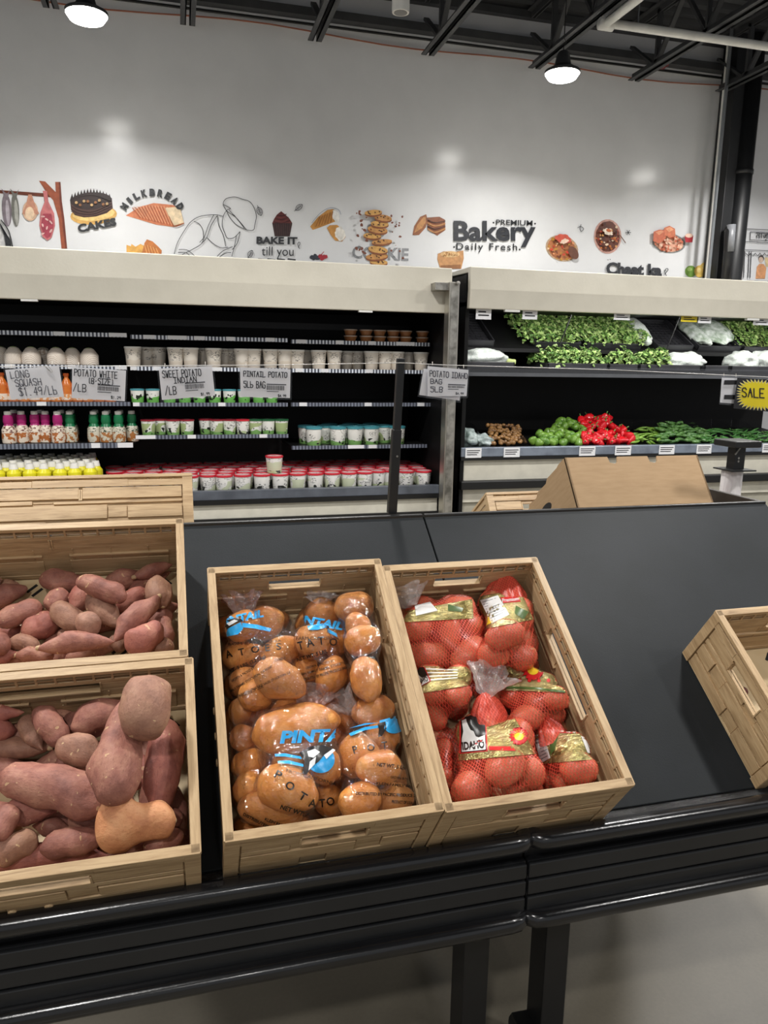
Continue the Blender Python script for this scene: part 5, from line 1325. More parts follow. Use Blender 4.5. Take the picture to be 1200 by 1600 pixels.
# ================================================================== TUBERS
def tuber_mat(name, cols, scab, rough=0.6, scab_amt=0.5, sheen=0.0):
    m, nt, b = newmat(name)
    v = coords(nt, (1, 1, 1), True)
    c = ramp(nt, noise_tex(nt, v, 22, 5, 0.62, 0.3), [(0.25, cols[0]), (0.5, cols[1]), (0.72, cols[2])])
    f = noise_tex(nt, coords(nt, (0.5, 1.3, 1.3), True), 160, 3, 0.6)
    c = mixc(nt, math_n(nt, 'MULTIPLY', math_n(nt, 'GREATER_THAN', f, 0.60), 0.35), c, cols[0])
    # scabs: sparse pale patches and small lenticels
    s1 = math_n(nt, 'GREATER_THAN', noise_tex(nt, v, 17, 5, 0.75, 0.6), 0.69)
    s2 = math_n(nt, 'GREATER_THAN', noise_tex(nt, coords(nt, (1, 0.5, 0.5), True), 90, 2, 0.5), 0.70)
    s = math_n(nt, 'MULTIPLY', math_n(nt, 'MAXIMUM', s1, s2), scab_amt)
    c = mixc(nt, s, c, scab)
    nt.links.new(c, b.inputs['Base Color']); b.inputs['Roughness'].default_value = rough; b.inputs['Specular IOR Level'].default_value = 0.4
    h = math_n(nt, 'ADD', math_n(nt, 'MULTIPLY', noise_tex(nt, v, 60, 5, 0.65), 0.6), math_n(nt, 'MULTIPLY', f, 0.25))
    bump(nt, b, h, 0.5, 0.007)
    return m
SWEET = tuber_mat('sweet_potato_skin', ((110, 66, 58), (150, 98, 84), (176, 128, 106)), (206, 172, 130), scab_amt=0.7)
SWEETR = tuber_mat('red_sweet_potato_skin', ((118, 66, 59), (156, 94, 81), (176, 118, 99)), (206, 172, 134), scab_amt=0.6)
SWEETD = tuber_mat('dusty_sweet_potato_skin', ((118, 82, 68), (154, 112, 92), (178, 138, 112)), (214, 184, 140), scab_amt=0.7)
SWEETO = tuber_mat('orange_sweet_potato_skin', ((160, 98, 66), (192, 132, 90), (208, 156, 112)), (176, 128, 80), scab_amt=0.5)
TIPM = pm('pale_cut_flesh', (190, 160, 122), 0.7)
def prof(kind, t):
    if kind == 'spindle': return max(0.035, math.sin(math.pi*t)**0.78)
    if kind == 'blunt': return max(0.02, (1-abs(2*t-1)**3.2)**0.55)
    if kind == 'round': return max(0.02, (1-abs(2*t-1)**2.25)**0.5)
    if kind == 'carrot': return max(0.04, math.sin(math.pi*t**0.62)**0.8)
    if kind == 'pear':
        if t < 0.28: return max(0.02, (1-((t-0.28)/0.28)**2)**0.5)
        r = 0.66+0.34*(0.5+0.5*math.cos(math.pi*min(1, (t-0.28)/0.38)))
        return r*(max(0.02, 1-((t-0.70)/0.30)**2.6)**0.6 if t > 0.70 else 1)
    if kind == 'egg': return max(0.02, math.sin(math.pi*t**0.85)**0.55)
def tuber_mesh(seed, L, W, kind, bend=0.06, lump=0.07, nr=24, ns=20):
    mb = MB(); vs, fs = [], []
    o = V((seed*3.17, seed*1.71, -seed*2.3))
    for i in range(nr+1):
        t = 0.5-0.5*math.cos(math.pi*i/nr); r = prof(kind, t)*W/2
        for k in range(ns):
            a = 2*math.pi*k/ns; d = V((0, math.cos(a), math.sin(a)))
            p = V(((t-0.5)*L, bend*L*math.sin(math.pi*t)+0.3*bend*L*math.sin(5.5*t+seed), 0))+d*r
            q = p/W
            n1 = noise.noise(q*1.5+o)*lump*1.5+noise.noise(q*4+o)*lump*0.45
            vs.append(p+(d*0.9+V(((t-0.5)*0.6, 0, 0)))*n1*W*min(1, prof(kind, t)*1.4))
    for i in range(nr):
        for k in range(ns): fs.append((i*ns+k, i*ns+(k+1) % ns, (i+1)*ns+(k+1) % ns, (i+1)*ns+k))
    fs.append(tuple(range(ns-1, -1, -1))); fs.append(tuple(nr*ns+k for k in range(ns)))
    mb.faces(vs, fs); return mb
to_slope = SLOPE.inverted()
class Pile:
    def __init__(s, x0, x1, s0, s1): s.b = (x0, x1, s0, s1); s.balls = []
    def spheres(s, A, B, W, kind):
        out = []; n = 7
        for i in range(n):
            t = 0.06+0.88*i/(n-1); out.append((A.lerp(B, t), max(0.15, prof(kind, t))*W/2*0.96))
        return out
    def fit(s, p1, p2, wpx, kind, hmin=0, hmax=0.26, tol=0.14):
        best = None; h = None; k = 0
        while True:
            hh = 0.012+0.004*k; k += 1
            w1, w2 = on_slope(*p1, hh), on_slope(*p2, hh); W = wpx*pxm((w1+w2)/2)
            if hh < max(W*0.44, hmin) and hh < hmax: continue
            A, B = to_slope @ w1, to_slope @ w2
            x0, x1, s0, s1 = s.b; m = W*0.34
            for ax, lo, hi in ((0, x0, x1), (1, s0, s1)):
                m = 0.006+W*0.47*math.sqrt(max(0, 1-((B-A).normalized()[ax])**2)); mn = min(A[ax], B[ax])-m; mx = max(A[ax], B[ax])+m
                d = 0
                if mn < lo and not (ax == 0 and at(0, 1200, Y=1.4).x > lo): d = lo-mn
                if mx > hi: d = hi-mx
                A[ax] += d; B[ax] += d
            sp = s.spheres(A, B, W, kind); ok = True
            for c, r in sp:
                for c2, r2 in s.balls:
                    dd = (c-c2).length
                    if dd < (r+r2)*(1-tol): ok = False; break
                if not ok: break
            if ok or hh >= hmax: break
        s.balls += sp
        return A, B, W
def frame(A, B, roll=0.0):
    x = (B-A).normalized(); z = V((0, 0, 1)); y = z.cross(x).normalized(); z = x.cross(y)
    c = (A+B)/2; M = Matrix(((x.x, y.x, z.x, c.x), (x.y, y.y, z.y, c.y), (x.z, y.z, z.z, c.z), (0, 0, 0, 1)))
    return SLOPE @ M @ Matrix.Rotation(roll, 4, 'X')
def put_tuber(pile, seed, p1, p2, wpx, kind, mat, name, lab, cat, grp, bend=0.05, hmin=0, lump=0.07, tip=0, parts=True):
    A, B, W = pile.fit(p1, p2, wpx, kind, hmin); L = (B-A).length*1.02
    o = tuber_mesh(seed, L, W, kind, bend, lump).build(name, mat, None, smooth=True)
    o.matrix_world = frame(A, B, (seed*1.3) % 0.9-0.45 if bend else seed*1.1)
    tag(o, lab, cat, grp)
    if tip:
        sg = -1 if tip == 1 else 1
        MB().lathe([(0.0001, 0.003), (0.0035, 0.002), (0.005, 0), (0.006, -0.006), (0.004, -0.012)], 10, T(sg*L*0.488, 0.0, 0) @ Matrix.Rotation(sg*1.5708, 4, 'Y')).build('pale_tip', TIPM, o, smooth=True)['label'] = 'pale cut tip'
    return o, A, B, W
S_, R_, D_, O_ = SWEET, SWEETR, SWEETD, SWEETO
def fillers(pile, crate, rows, seed, L, W, name, mat, lab, cat, grp, kind='spindle', h=None, mk=None):
    r = random.Random(seed); x0, x1, s0, s1 = pile.b
    out = []
    for (fx, fs, ang) in rows:
        l = L*r.uniform(0.85, 1.1); ww = W*r.uniform(0.88, 1.08); c = V((x0+(x1-x0)*fx, s0+(s1-s0)*fs, ww*0.46+0.008)); d = V((math.cos(ang), math.sin(ang), 0))*l/2
        A, B = c-d, c+d
        o = tuber_mesh(seed*31+len(out), l, ww, kind, 0.04).build(name, mat, None, smooth=True); o.matrix_world = frame(A, B, r.uniform(-.4, .4)); tag(o, lab, cat, grp)
        pile.balls += pile.spheres(A, B, ww, kind); out.append(o)
    return out
SPN, SPC = 'sweet_potato', 'sweet potato'
# ---- heaped crate at the front left
PN = Pile(CN[0]+0.014, CN[0]+CN[2]-0.016, CN[1]+0.016, CN[1]+CN[3]-0.016)
GN = 'sweet potatoes in the front crate'
rows = [(fx, fs, a) for fx, fs, a in ((.08, .14, .1), (.36, .14, .2), (.62, .15, -.1), (.88, .16, .15), (.10, .40, -.2), (.37, .42, .1), (.64, .40, .3), (.9, .43, 1.4), (.1, .68, .3), (.36, .68, -.2), (.62, .70, .1), (.88, .72, 1.2), (.2, .9, 0), (.5, .9, 0.1), (.95, .27, 1.5), (.77, .28, 1.3))]
fillers(PN, None, rows, 5, 0.165, 0.068, SPN, S_, 'sweet potato buried at the bottom of the heaped front crate', SPC, GN)
LN = [
 ((-40, 1150), (26, 1140), 40, 'spindle', R_, 'reddish sweet potato half hidden at the left edge under the red-tipped one', 0),
 ((120, 1150), (168, 1122), 38, 'blunt', S_, 'sweet potato lying under the pear-shaped one near the back of the front crate', 0),
 ((85, 1193), (112, 1190), 22, 'spindle', S_, 'small sweet potato peeping out under the rounded one with a pale nose', 0),
 ((108, 1276), (164, 1284), 38, 'blunt', S_, 'shaded sweet potato in the gap left of the orange one', 0),
 ((195, 1338), (248, 1326), 28, 'spindle', S_, 'sweet potato wedged under the orange one along the front board', 0),
 ((222, 1178), (238, 1262), 28, 'spindle', R_, 'thin sweet potato standing between the two largest upright ones', 2),
 ((290, 1292), (306, 1262), 30, 'blunt', S_, 'dim sweet potato low against the right wall of the front crate', 0),
 ((105, 1116), (118, 1144), 26, 'blunt', S_, 'small round-ended sweet potato beside the scabbed one at the back', 0),
 ((-42, 1116), (38, 1106), 26, 'spindle', R_, 'red-tipped sweet potato pointing right at the back left of the front crate', 0),
 ((36, 1122), (66, 1172), 38, 'carrot', D_, 'cone-shaped sweet potato with its point up at the back left', 1),
 ((56, 1108), (98, 1162), 40, 'blunt', S_, 'plump sweet potato leaning right, right of the cone-shaped one', 0),
 ((112, 1128), (200, 1088), 46, 'egg', S_, 'dark sweet potato with a brown scab against the back board of the front crate', 0),
 ((250, 1326), (310, 1300), 48, 'egg', S_, 'sweet potato in the front right corner of the front crate', 0),
 ((-30, 1362), (168, 1334), 38, 'spindle', R_, 'long tapering sweet potato lying along the front board', 0),
 ((62, 1328), (158, 1308), 42, 'blunt', S_, 'sweet potato just above the long tapering one at the front', 0),
 ((-12, 1342), (58, 1306), 46, 'blunt', D_, 'dusty brown sweet potato at the front left', 0),
 ((50, 1291), (110, 1297), 32, 'spindle', S_, 'small dark spindle in the gap below the largest sweet potato', 2),
 ((-42, 1178), (82, 1168), 34, 'spindle', D_, 'slim dusty sweet potato across the left, above the largest one', 2),
 ((0, 1272), (94, 1264), 46, 'spindle', R_, 'reddish pointed sweet potato under the left end of the largest one', 2),
 ((-14, 1312), (26, 1262), 42, 'blunt', S_, 'sweet potato cut by the left edge below the largest one', 0),
 ((92, 1158), (160, 1192), 50, 'egg', D_, 'rounded sweet potato with a pale nose in the middle of the crate', 1),
 ((0, 1214), (176, 1256), 66, 'blunt', S_, 'largest sweet potato, long and thick, lying across the left', 0),
 ((150, 1292), (274, 1282), 84, 'pear', O_, 'orange pear-shaped sweet potato lying in front', 2),
 ((284, 1124), (264, 1294), 62, 'carrot', R_, 'big upright reddish sweet potato along the right wall', 2),
 ((172, 1254), (206, 1086), 80, 'pear', S_, 'big sweet potato shaped like a bowling pin in the middle', 1),
 ((226, 1148), (262, 1062), 84, 'round', D_, 'large round sweet potato resting highest at the back right', 0),
]
BALLN = PN
for i, (a, b_, wd_, kd, mt, lab, tp) in enumerate(LN):
    put_tuber(PN, 11+i, a, b_, wd_, kd, mt, SPN, lab, SPC, GN, bend=0.05 if kd in ('spindle', 'carrot') else 0.02, tip=tp, lump=0.105)
# ---- half full crate behind
PM_ = Pile(CM[0]+0.014, CM[0]+CM[2]-0.016, CM[1]+0.016, CM[1]+CM[3]-0.016)
GM = 'sweet potatoes in the rear crate'
rows = [(fx, fs, a) for fx, fs, a in ((.08, .12, .1), (.33, .12, .2), (.58, .13, -.1), (.86, .12, .15), (.15, .32, -.2), (.42, .33, .1), (.66, .33, .3), (.9, .34, 1.2), (.72, .55, .3), (.9, .6, 0.4), (.2, .03, .1), (.45, .03, 0), (.7, .03, .1), (.93, .05, .1), (.53, .34, 1.5), (.28, .3, 1.4))]
fillers(PM_, None, rows, 6, 0.13, 0.052, SPN, S_, 'sweet potato buried at the bottom of the rear crate', SPC, GM)
LM = [
 ((-6, 920), (32, 912), 24, 'spindle', D_, 'small brown sweet potato at the back left of the rear crate', 0),
 ((-18, 906), (4, 902), 22, 'spindle', D_, 'sweet potato cut by the left edge beside the bare base', 0),
 ((70, 888), (108, 893), 19, 'spindle', S_, 'small sweet potato at the back next to the bare patch of base', 1),
 ((102, 892), (168, 907), 29, 'spindle', R_, 'bright red sweet potato along the back of the rear crate', 0),
 ((15, 952), (73, 952), 28, 'spindle', D_, 'sweet potato half hidden below the bare patch of base', 2),
 ((65, 962), (100, 986), 28, 'blunt', S_, 'dim sweet potato under the one with a cut pale nose', 0),
 ((90, 992), (124, 993), 22, 'blunt', D_, 'sweet potato peeping over the long front one', 0),
 ((216, 914), (245, 908), 22, 'blunt', S_, 'small sweet potato with a root hair in the gap at the right', 1),
 ((232, 972), (270, 960), 30, 'blunt', S_, 'sweet potato behind the scabbed one at the right front', 0),
 ((-12, 985), (36, 990), 24, 'blunt', R_, 'sweet potato at the left edge under the cut one', 0),
 ((16, 1000), (62, 1014), 28, 'blunt', D_, 'brown sweet potato left of the long front one', 0),
 ((62, 905), (130, 913), 36, 'egg', S_, 'greyish red sweet potato right of the bare patch of base', 0),
 ((72, 950), (108, 928), 36, 'round', S_, 'rounded sweet potato below the greyish red one', 0),
 ((132, 918), (112, 962), 36, 'carrot', R_, 'pink cone-shaped sweet potato with its point up in the middle', 0),
 ((163, 906), (224, 890), 34, 'egg', S_, 'sweet potato with a white nose along the back right', 1),
 ((216, 892), (278, 858), 24, 'carrot', S_, 'dark sweet potato leaning up in the back right corner', 0),
 ((220, 902), (282, 882), 24, 'spindle', S_, 'slender sweet potato just under the one leaning in the corner', 1),
 ((262, 966), (275, 1004), 30, 'blunt', S_, 'sweet potato upright against the right wall of the rear crate', 0),
 ((250, 1018), (280, 1004), 28, 'round', D_, 'sweet potato in the front right corner of the rear crate', 0),
 ((-14, 1036), (32, 1020), 20, 'spindle', R_, 'small sweet potato low in the front left of the rear crate', 2),
 ((24, 1024), (84, 1024), 26, 'blunt', S_, 'dark sweet potato under the left tip of the long front one', 1),
 ((-32, 948), (42, 918), 36, 'egg', S_, 'sweet potato across the left edge in front of the bare base', 0),
 ((-8, 972), (65, 946), 36, 'blunt', S_, 'sweet potato with a tan patch at the left of the rear crate', 0),
 ((82, 946), (134, 982), 36, 'blunt', D_, 'smooth brown sweet potato slanting down to the middle', 0),
 ((140, 928), (184, 978), 40, 'egg', D_, 'tan scabby sweet potato in the middle of the rear crate', 0),
 ((122, 905), (197, 935), 35, 'blunt', S_, 'plump red sweet potato above the tan scabby one', 0),
 ((178, 952), (230, 924), 32, 'blunt', R_, 'sweet potato with a ring-shaped eye left of the big round one', 0),
 ((264, 948), (254, 900), 42, 'egg', D_, 'big round brown sweet potato against the right wall', 1),
 ((-16, 1012), (16, 1000), 38, 'round', S_, 'round sweet potato cut by the left edge', 0),
 ((33, 990), (92, 968), 42, 'blunt', R_, 'sweet potato with a cut pale nose at the left front', 1),
 ((122, 986), (154, 966), 42, 'round', D_, 'round brown sweet potato behind the long front one', 0),
 ((172, 998), (194, 1012), 24, 'blunt', D_, 'scabby stub at the right end of the long front sweet potato', 0),
 ((57, 1013), (178, 1002), 36, 'spindle', S_, 'long red sweet potato lying along the front of the rear crate', 1),
 ((200, 1018), (252, 976), 44, 'blunt', R_, 'sweet potato with a yellow scab at the right front', 0),
 ((180, 1002), (250, 930), 38, 'spindle', S_, 'big spindle-shaped sweet potato slanting up to the right', 2),
]
for i, (a, b_, wd_, kd, mt, lab, tp) in enumerate(LM):
    put_tuber(PM_, 61+i, a, b_, wd_, kd, mt, SPN, lab, SPC, GM, bend=0.05 if kd in ('spindle', 'carrot') else 0.02, tip=tp, lump=0.10)
# ---- right crate: a few dark tubers
PC = Pile(CC[0]+0.014, CC[0]+CC[2]-0.016, CC[1]+0.016, CC[1]+CC[3]-0.016)
DARKT = tuber_mat('dark_yam_skin', ((58, 26, 28), (84, 40, 40), (104, 56, 52)), (180, 150, 130))
for i, (fx, fs, a, l, wd_, lab) in enumerate(((.10, .30, 1.2, .10, .05, 'dark tuber nearest the left wall of the right crate'), (.13, .12, 0.6, .12, .055, 'dark tuber seen through the hand hole of the right crate'), (.12, .62, .4, .06, .035, 'small dark tuber on the slotted base of the right crate'), (.32, .22, .2, .13, .055, 'dark tuber at the front of the right crate'), (.5, .3, -.5, .13, .055, 'dark tuber deepest in the right crate'))):
    fillers(PC, None, [(fx, fs, a)], 90+i, l, wd_, 'dark_yam', DARKT, lab, 'yam', 'dark yams in the right crate')

# ================================================================== BAGS
YPOT = tuber_mat('yellow_potato_skin', ((188, 112, 46), (216, 144, 68), (230, 170, 96)), (140, 92, 50), 0.4, 0.5)
YPOT2 = tuber_mat('brown_potato_skin', ((164, 98, 46), (194, 128, 64), (210, 152, 84)), (130, 84, 50), 0.45, 0.5)
RPOT = tuber_mat('russet_in_net_skin', ((158, 92, 60), (192, 124, 86), (210, 150, 108)), (150, 96, 60), 0.5, 0.4)
BLUE = pm('print_blue', (44, 160, 220), 0.3, rgb2=(40, 150, 212)); PBLK = pm('print_black', (24, 20, 18), 0.35, rgb2=(24, 20, 18)); PWHT = pm('print_white', (222, 224, 226), 0.35)
m, nt, b = newmat('red_net'); nt.nodes.remove(b); out = nt.nodes['Material Output']
tc = node(nt, 'ShaderNodeTexCoord'); sp = node(nt, 'ShaderNodeSeparateXYZ'); nt.links.new(tc.outputs['Object'], sp.inputs[0])
wob = math_n(nt, 'MULTIPLY', noise_tex(nt, tc.outputs['Object'], 30, 2), 0.012)
zz = math_n(nt, 'ADD', math_n(nt, 'MULTIPLY', sp.outputs['Z'], 0.7), wob)
ka = math_n(nt, 'ABSOLUTE', math_n(nt, 'SINE', math_n(nt, 'MULTIPLY', math_n(nt, 'ADD', math_n(nt, 'ADD', math_n(nt, 'MULTIPLY', sp.outputs['X'], 1.5), sp.outputs['Y']), zz), 270.0)))
kb = math_n(nt, 'ABSOLUTE', math_n(nt, 'SINE', math_n(nt, 'MULTIPLY', math_n(nt, 'SUBTRACT', math_n(nt, 'ADD', math_n(nt, 'MULTIPLY', sp.outputs['X'], -1.5), sp.outputs['Y']), zz), 270.0)))
st_ = math_n(nt, 'GREATER_THAN', math_n(nt, 'MAXIMUM', ka, kb), 0.955)
rib = math_n(nt, 'MULTIPLY', math_n(nt, 'GREATER_THAN', math_n(nt, 'SINE', math_n(nt, 'MULTIPLY', math_n(nt, 'ADD', sp.outputs['Y'], wob), 1250.0)), 0.45), 0.42)
fac = math_n(nt, 'MAXIMUM', math_n(nt, 'MAXIMUM', math_n(nt, 'MULTIPLY', st_, 0.9), rib), 0.10)
tr = node(nt, 'ShaderNodeBsdfTransparent'); pb2 = node(nt, 'ShaderNodeBsdfPrincipled'); pb2.inputs['Base Color'].default_value = lin((222, 84, 66)); pb2.inputs['Roughness'].default_value = 0.35
mx = node(nt, 'ShaderNodeMixShader'); nt.links.new(fac, mx.inputs[0]); nt.links.new(tr.outputs[0], mx.inputs[1]); nt.links.new(pb2.outputs[0], mx.inputs[2]); nt.links.new(mx.outputs[0], out.inputs['Surface'])
NET = m
m, nt, b = newmat('gold_foil'); vv = coords(nt)
nt.links.new(ramp(nt, noise_tex(nt, vv, 26, 4, 0.6, 1.0), [(0.3, (120, 112, 60)), (0.5, (206, 192, 128)), (0.72, (232, 222, 176))]), b.inputs['Base Color'])
b.inputs['Metallic'].default_value = 0.85; b.inputs['Roughness'].default_value = 0.24; bump(nt, b, noise_tex(nt, coords(nt, (1, 2.2, 1)), 34, 4, 0.6, 1.8), 0.9, 0.012); FOIL = m
REDN = pm('net_gather_red', (214, 34, 34), 0.35, rgb2=(180, 20, 22), nscale=60, bscale=160, bstr=0.8)
m2 = NET.copy(); m2.name = 'gathered_red_net'
for nn in m2.node_tree.nodes:
    if nn.type == 'MATH' and nn.operation == 'MAXIMUM' and not nn.inputs[1].is_linked and nn.outputs[0].is_linked: nn.inputs[1].default_value = 0.55
REDN = m2
def verts_world(o): return [o.matrix_world @ v.co for v in o.data.vertices]
class Bag:
    def __init__(s, name, lab, cat, grp, pots, film, slack=0.55, part='film', extra=None):
        pts = []; tv, tf = [], []
        for o in pots:
            mw = o.matrix_world; base = len(tv); vs = verts_world(o); tv += vs; pts += vs[::3]
            tf += [tuple(base+i for i in p.vertices) for p in o.data.polygons]
        c = V((0, 0, 0))
        for p in pts: c += p
        c /= len(pts)
        bm = bmesh.new()
        for p in pts: bm.verts.new(p)
        bmesh.ops.convex_hull(bm, input=bm.verts); hull = BVHTree.FromBMesh(bm); bm.free()
        uni = BVHTree.FromPolygons(tv, tf)
        bm = bmesh.new(); bmesh.ops.create_icosphere(bm, subdivisions=5, radius=1)
        dirs = [v.co.normalized() for v in bm.verts]; R = []; F = []
        for d in dirs:
            h = hull.ray_cast(c+d*1.0, -d)[0]; rh = (h-c).length if h else 0.05
            h = uni.ray_cast(c+d*1.0, -d)[0]; ru = (h-c).length if h else rh*0.5
            ru = min(ru, rh)
            F.append(ru+0.0025); R.append(max(ru+0.0025, ru*(1-slack)+rh*slack+0.001))
        bm.verts.ensure_lookup_table()
        nb = [[e.other_vert(v).index for e in v.link_edges] for v in bm.verts]
        for it in range(4): R = [max(F[i], 0.4*R[i]+0.6*sum(R[j] for j in n)/len(n)) for i, n in enumerate(nb)]
        for i, v in enumerate(bm.verts):
            q = dirs[i]*R[i]
            v.co = c+dirs[i]*(R[i]+(0.0045*max(0, 0.32-abs(noise.noise(q*26+c*9)))*3 if part == 'film' else 0.0012*abs(noise.noise(q*60))))
        s.c = c; s.M = slope_m(); s.M.translation = c; s.Mi = s.M.inverted()
        s.bvh = BVHTree.FromBMesh(bm)
        s.t = thing(name, lab, cat, s.M, grp)
        for v in bm.verts: v.co = s.Mi @ v.co
        mb = MB(); mb.bm.free(); mb.bm = bm; s.film = mb.build(part, film, s.t, smooth=True)
    def hit(s, x, y, off=0.0014):
        d = ray(x, y).normalized(); h = s.bvh.ray_cast(EYE, d)[0]
        return s.Mi @ (h-d*off) if h else None
    def drape(s, name, mat, vs, fs, off=0.0014, sub=4.0, parent=None):
        bm = bmesh.new(); bv = [bm.verts.new((x, y, 0)) for x, y in vs]
        for f in fs:
            try: bm.faces.new([bv[i] for i in f])
            except ValueError: pass
        for it in range(6):
            bmesh.ops.triangulate(bm, faces=bm.faces)
            le = [e for e in bm.edges if e.calc_length() > sub]
            if not le: break
            bmesh.ops.subdivide_edges(bm, edges=le, cuts=1)
        dead = []
        for v in bm.verts:
            h = s.hit(v.co.x, v.co.y, off)
            if h is None: dead.append(v)
            else: v.co = h
        bmesh.ops.delete(bm, geom=dead, context='VERTS')
        mb = MB(); mb.bm.free(); mb.bm = bm
        return mb.build(name, mat, parent or s.t, smooth=True, fix=False)
    def poly(s, name, mat, pts, off=0.0014, sub=5.0): return s.drape(name, mat, pts, [tuple(range(len(pts)))], off, sub)
    def ell(s, name, mat, cx, cy, rx, ry, rot=0, off=0.0014):
        c, sn = math.cos(math.radians(rot)), math.sin(math.radians(rot))
        return s.poly(name, mat, [(cx+rx*math.cos(a)*c-ry*math.sin(a)*sn, cy+rx*math.cos(a)*sn+ry*math.sin(a)*c) for a in [k*6.2832/24 for k in range(24)]], off)
    def quad(s, name, mat, q, off=0.0014, n=10):
        vs, fs = [], []
        for j in range(n+1):
            for i in range(n+1): vs.append(quadp(q, i/n, 1-j/n))
        for j in range(n):
            for i in range(n): fs.append((j*(n+1)+i, j*(n+1)+i+1, (j+1)*(n+1)+i+1, (j+1)*(n+1)+i))
        return s.drape(name, mat, vs, fs, off, 40)
    def text(s, name, mat, jobs, off=0.0018):
        V_, F_ = [], []
        for body, p0, p1, h, bold, slant in jobs:
            vs, fs, asp = text_poly(body, bold); dx, dy = p1[0]-p0[0], p1[1]-p0[1]; L = math.hypot(dx, dy); nx, ny = dy/L, -dx/L; b0 = len(V_)
            for u, v in vs:
                uu = u*L+slant*v*h
                V_.append((p0[0]+dx/L*uu+nx*h*v, p0[1]+dy/L*uu+ny*h*v))
            F_ += [tuple(b0+i for i in f) for f in fs]
        return s.drape(name, mat, V_, F_, off, 5.0)
    def gather(s, mat, p0, p1, h0, h1, r0, seed, name='gathered_net'):
        A, B = on_slope(*p0, h0), on_slope(*p1, h1); ax = (B-A); L = ax.length; ax.normalize(); u = ax.orthogonal().normalized(); v = ax.cross(u)
        if abs(u.dot(EN)) > abs(v.dot(EN)): u, v = v, u
        vs, fs = [], []; ns = 60; n = 14; r = random.Random(seed); ph = [r.uniform(0, 6.28) for _ in range(4)]
        for i in range(n+1):
            t = i/n; rr = r0*(1-t**2.2)**0.75*(1-0.25*t)+0.006
            for k in range(ns):
                a = 6.2832*k/ns; m = 1+0.10*t*(math.sin(9*a+ph[0])+0.7*math.sin(15*a+ph[1]))+0.12*noise.noise(V((math.cos(a)*2, math.sin(a)*2, t*3+seed)))
                vs.append(s.Mi @ (A+ax*(L*t)+(u*math.cos(a)+v*math.sin(a)*0.55)*rr*m))
        for i in range(n):
            for k in range(ns): fs.append((i*ns+k, i*ns+(k+1) % ns, (i+1)*ns+(k+1) % ns, (i+1)*ns+k))
        mb = MB(); mb.faces(vs, fs); return mb.build(name, mat, s.t, smooth=True, fix=False)
    def neck(s, mat, p0, p1, h0, h1, r0, r1, seed, name='twisted_neck', n=14, amp=0.35):
        A, B = on_slope(*p0, h0), on_slope(*p1, h1); ax = (B-A); L = ax.length; ax.normalize(); u = ax.orthogonal().normalized(); v = ax.cross(u); r = random.Random(seed)
        vs, fs = [], []; ns = 44; ph = [r.uniform(0, 6.28) for _ in range(6)]
        for i in range(n+1):
            t = i/n; rr = r0*(1-t)**2+r1*t**0.9+0.004
            for k in range(ns):
                a = 6.2832*k/ns; m = 1+amp*t*(math.sin(7*a+ph[0]+t*2)*0.6+math.sin(11*a+ph[1])*0.5+math.sin(3*a+ph[2])*0.4)+0.1*noise.noise(V((a*2, t*6, seed)))
                vs.append(s.Mi @ (A+ax*(L*(t+0.10*t*math.sin(5*a+ph[3])))+(u*math.cos(a)+v*math.sin(a))*rr*m))
        for i in range(n):
            for k in range(ns): fs.append((i*ns+k, i*ns+(k+1) % ns, (i+1)*ns+(k+1) % ns, (i+1)*ns+k))
        mb = MB(); mb.faces(vs, fs); return mb.build(name, mat, s.t, smooth=True, fix=False)
BIG = 1.12
def pots_for(pile, lst, seed, mat, name, lab, cat, grp, hmin=0.0):
    out = []
    for i, (a, b_, w_) in enumerate(lst):
        mxx, myy = (a[0]+b_[0])/2, (a[1]+b_[1])/2; bg_ = BIG if mat is YPOT else 1.02; a, b_, w_ = (mxx+(a[0]-mxx)*bg_, myy+(a[1]-myy)*bg_), (mxx+(b_[0]-mxx)*bg_, myy+(b_[1]-myy)*bg_), w_*bg_
        o, *_ = put_tuber(pile, seed+i, a, b_, w_, 'round' if i % 2 else 'egg', mat if i % 3 else (YPOT2 if mat is YPOT else mat), name, lab, cat, grp, bend=0.015, lump=0.075, hmin=hmin); out.append(o)
    return out
PA = Pile(CA[0]+0.016, CA[0]+CA[2]-0.016, CA[1]+0.018, CA[1]+CA[3]-0.018)
GA = 'yellow potatoes in the clear bags'
rows = [((i+0.5)/4+0.02*((j*7+i*3) % 3-1), (j+0.5)/7, 0.4*((i*5+j*3) % 5-2)) for j in range(7) for i in range(4)]
low = fillers(PA, None, rows, 8, 0.088, 0.066, 'yellow_potato', YPOT2, 'yellow potato in the bags lying under the printed ones', 'potato', GA, 'egg')
GF = 'clear printed bags of yellow potatoes'
for k, half in enumerate((low[:12], low[12:])):
    Bag('potato_bag', ('clear potato bag flat on the crate floor at the front', 'clear potato bag flat on the crate floor at the back')[k], 'bag of potatoes', GF, half, FILM, 0.35)
P1 = [((392, 982), (440, 962), 46), ((343, 988), (388, 970), 42), ((342, 1030), (405, 1022), 38), ((350, 1082), (382, 1056), 44), ((378, 1078), (420, 1098), 44), ((412, 1030), (468, 1008), 38), ((402, 1046), (472, 1082), 54)]
P1b = [((346, 1120), (392, 1104), 40)]
P4 = [((344, 1162), (385, 1150), 36), ((358, 1202), (412, 1190), 40), ((352, 1240), (402, 1228), 44), ((346, 1120), (392, 1104), 40)]
P2 = [((478, 964), (532, 956), 42), ((505, 1010), (540, 996), 42), ((462, 1048), (494, 1040), 42), ((466, 1006), (512, 998), 48), ((498, 1048), (540, 1062), 56)]
P3 = [((595, 1044), (618, 1052), 40), ((545, 985), (575, 975), 42), ((576, 1012), (614, 985), 46), ((548, 952), (600, 944), 44), ((566, 1034), (578, 1092), 48)]
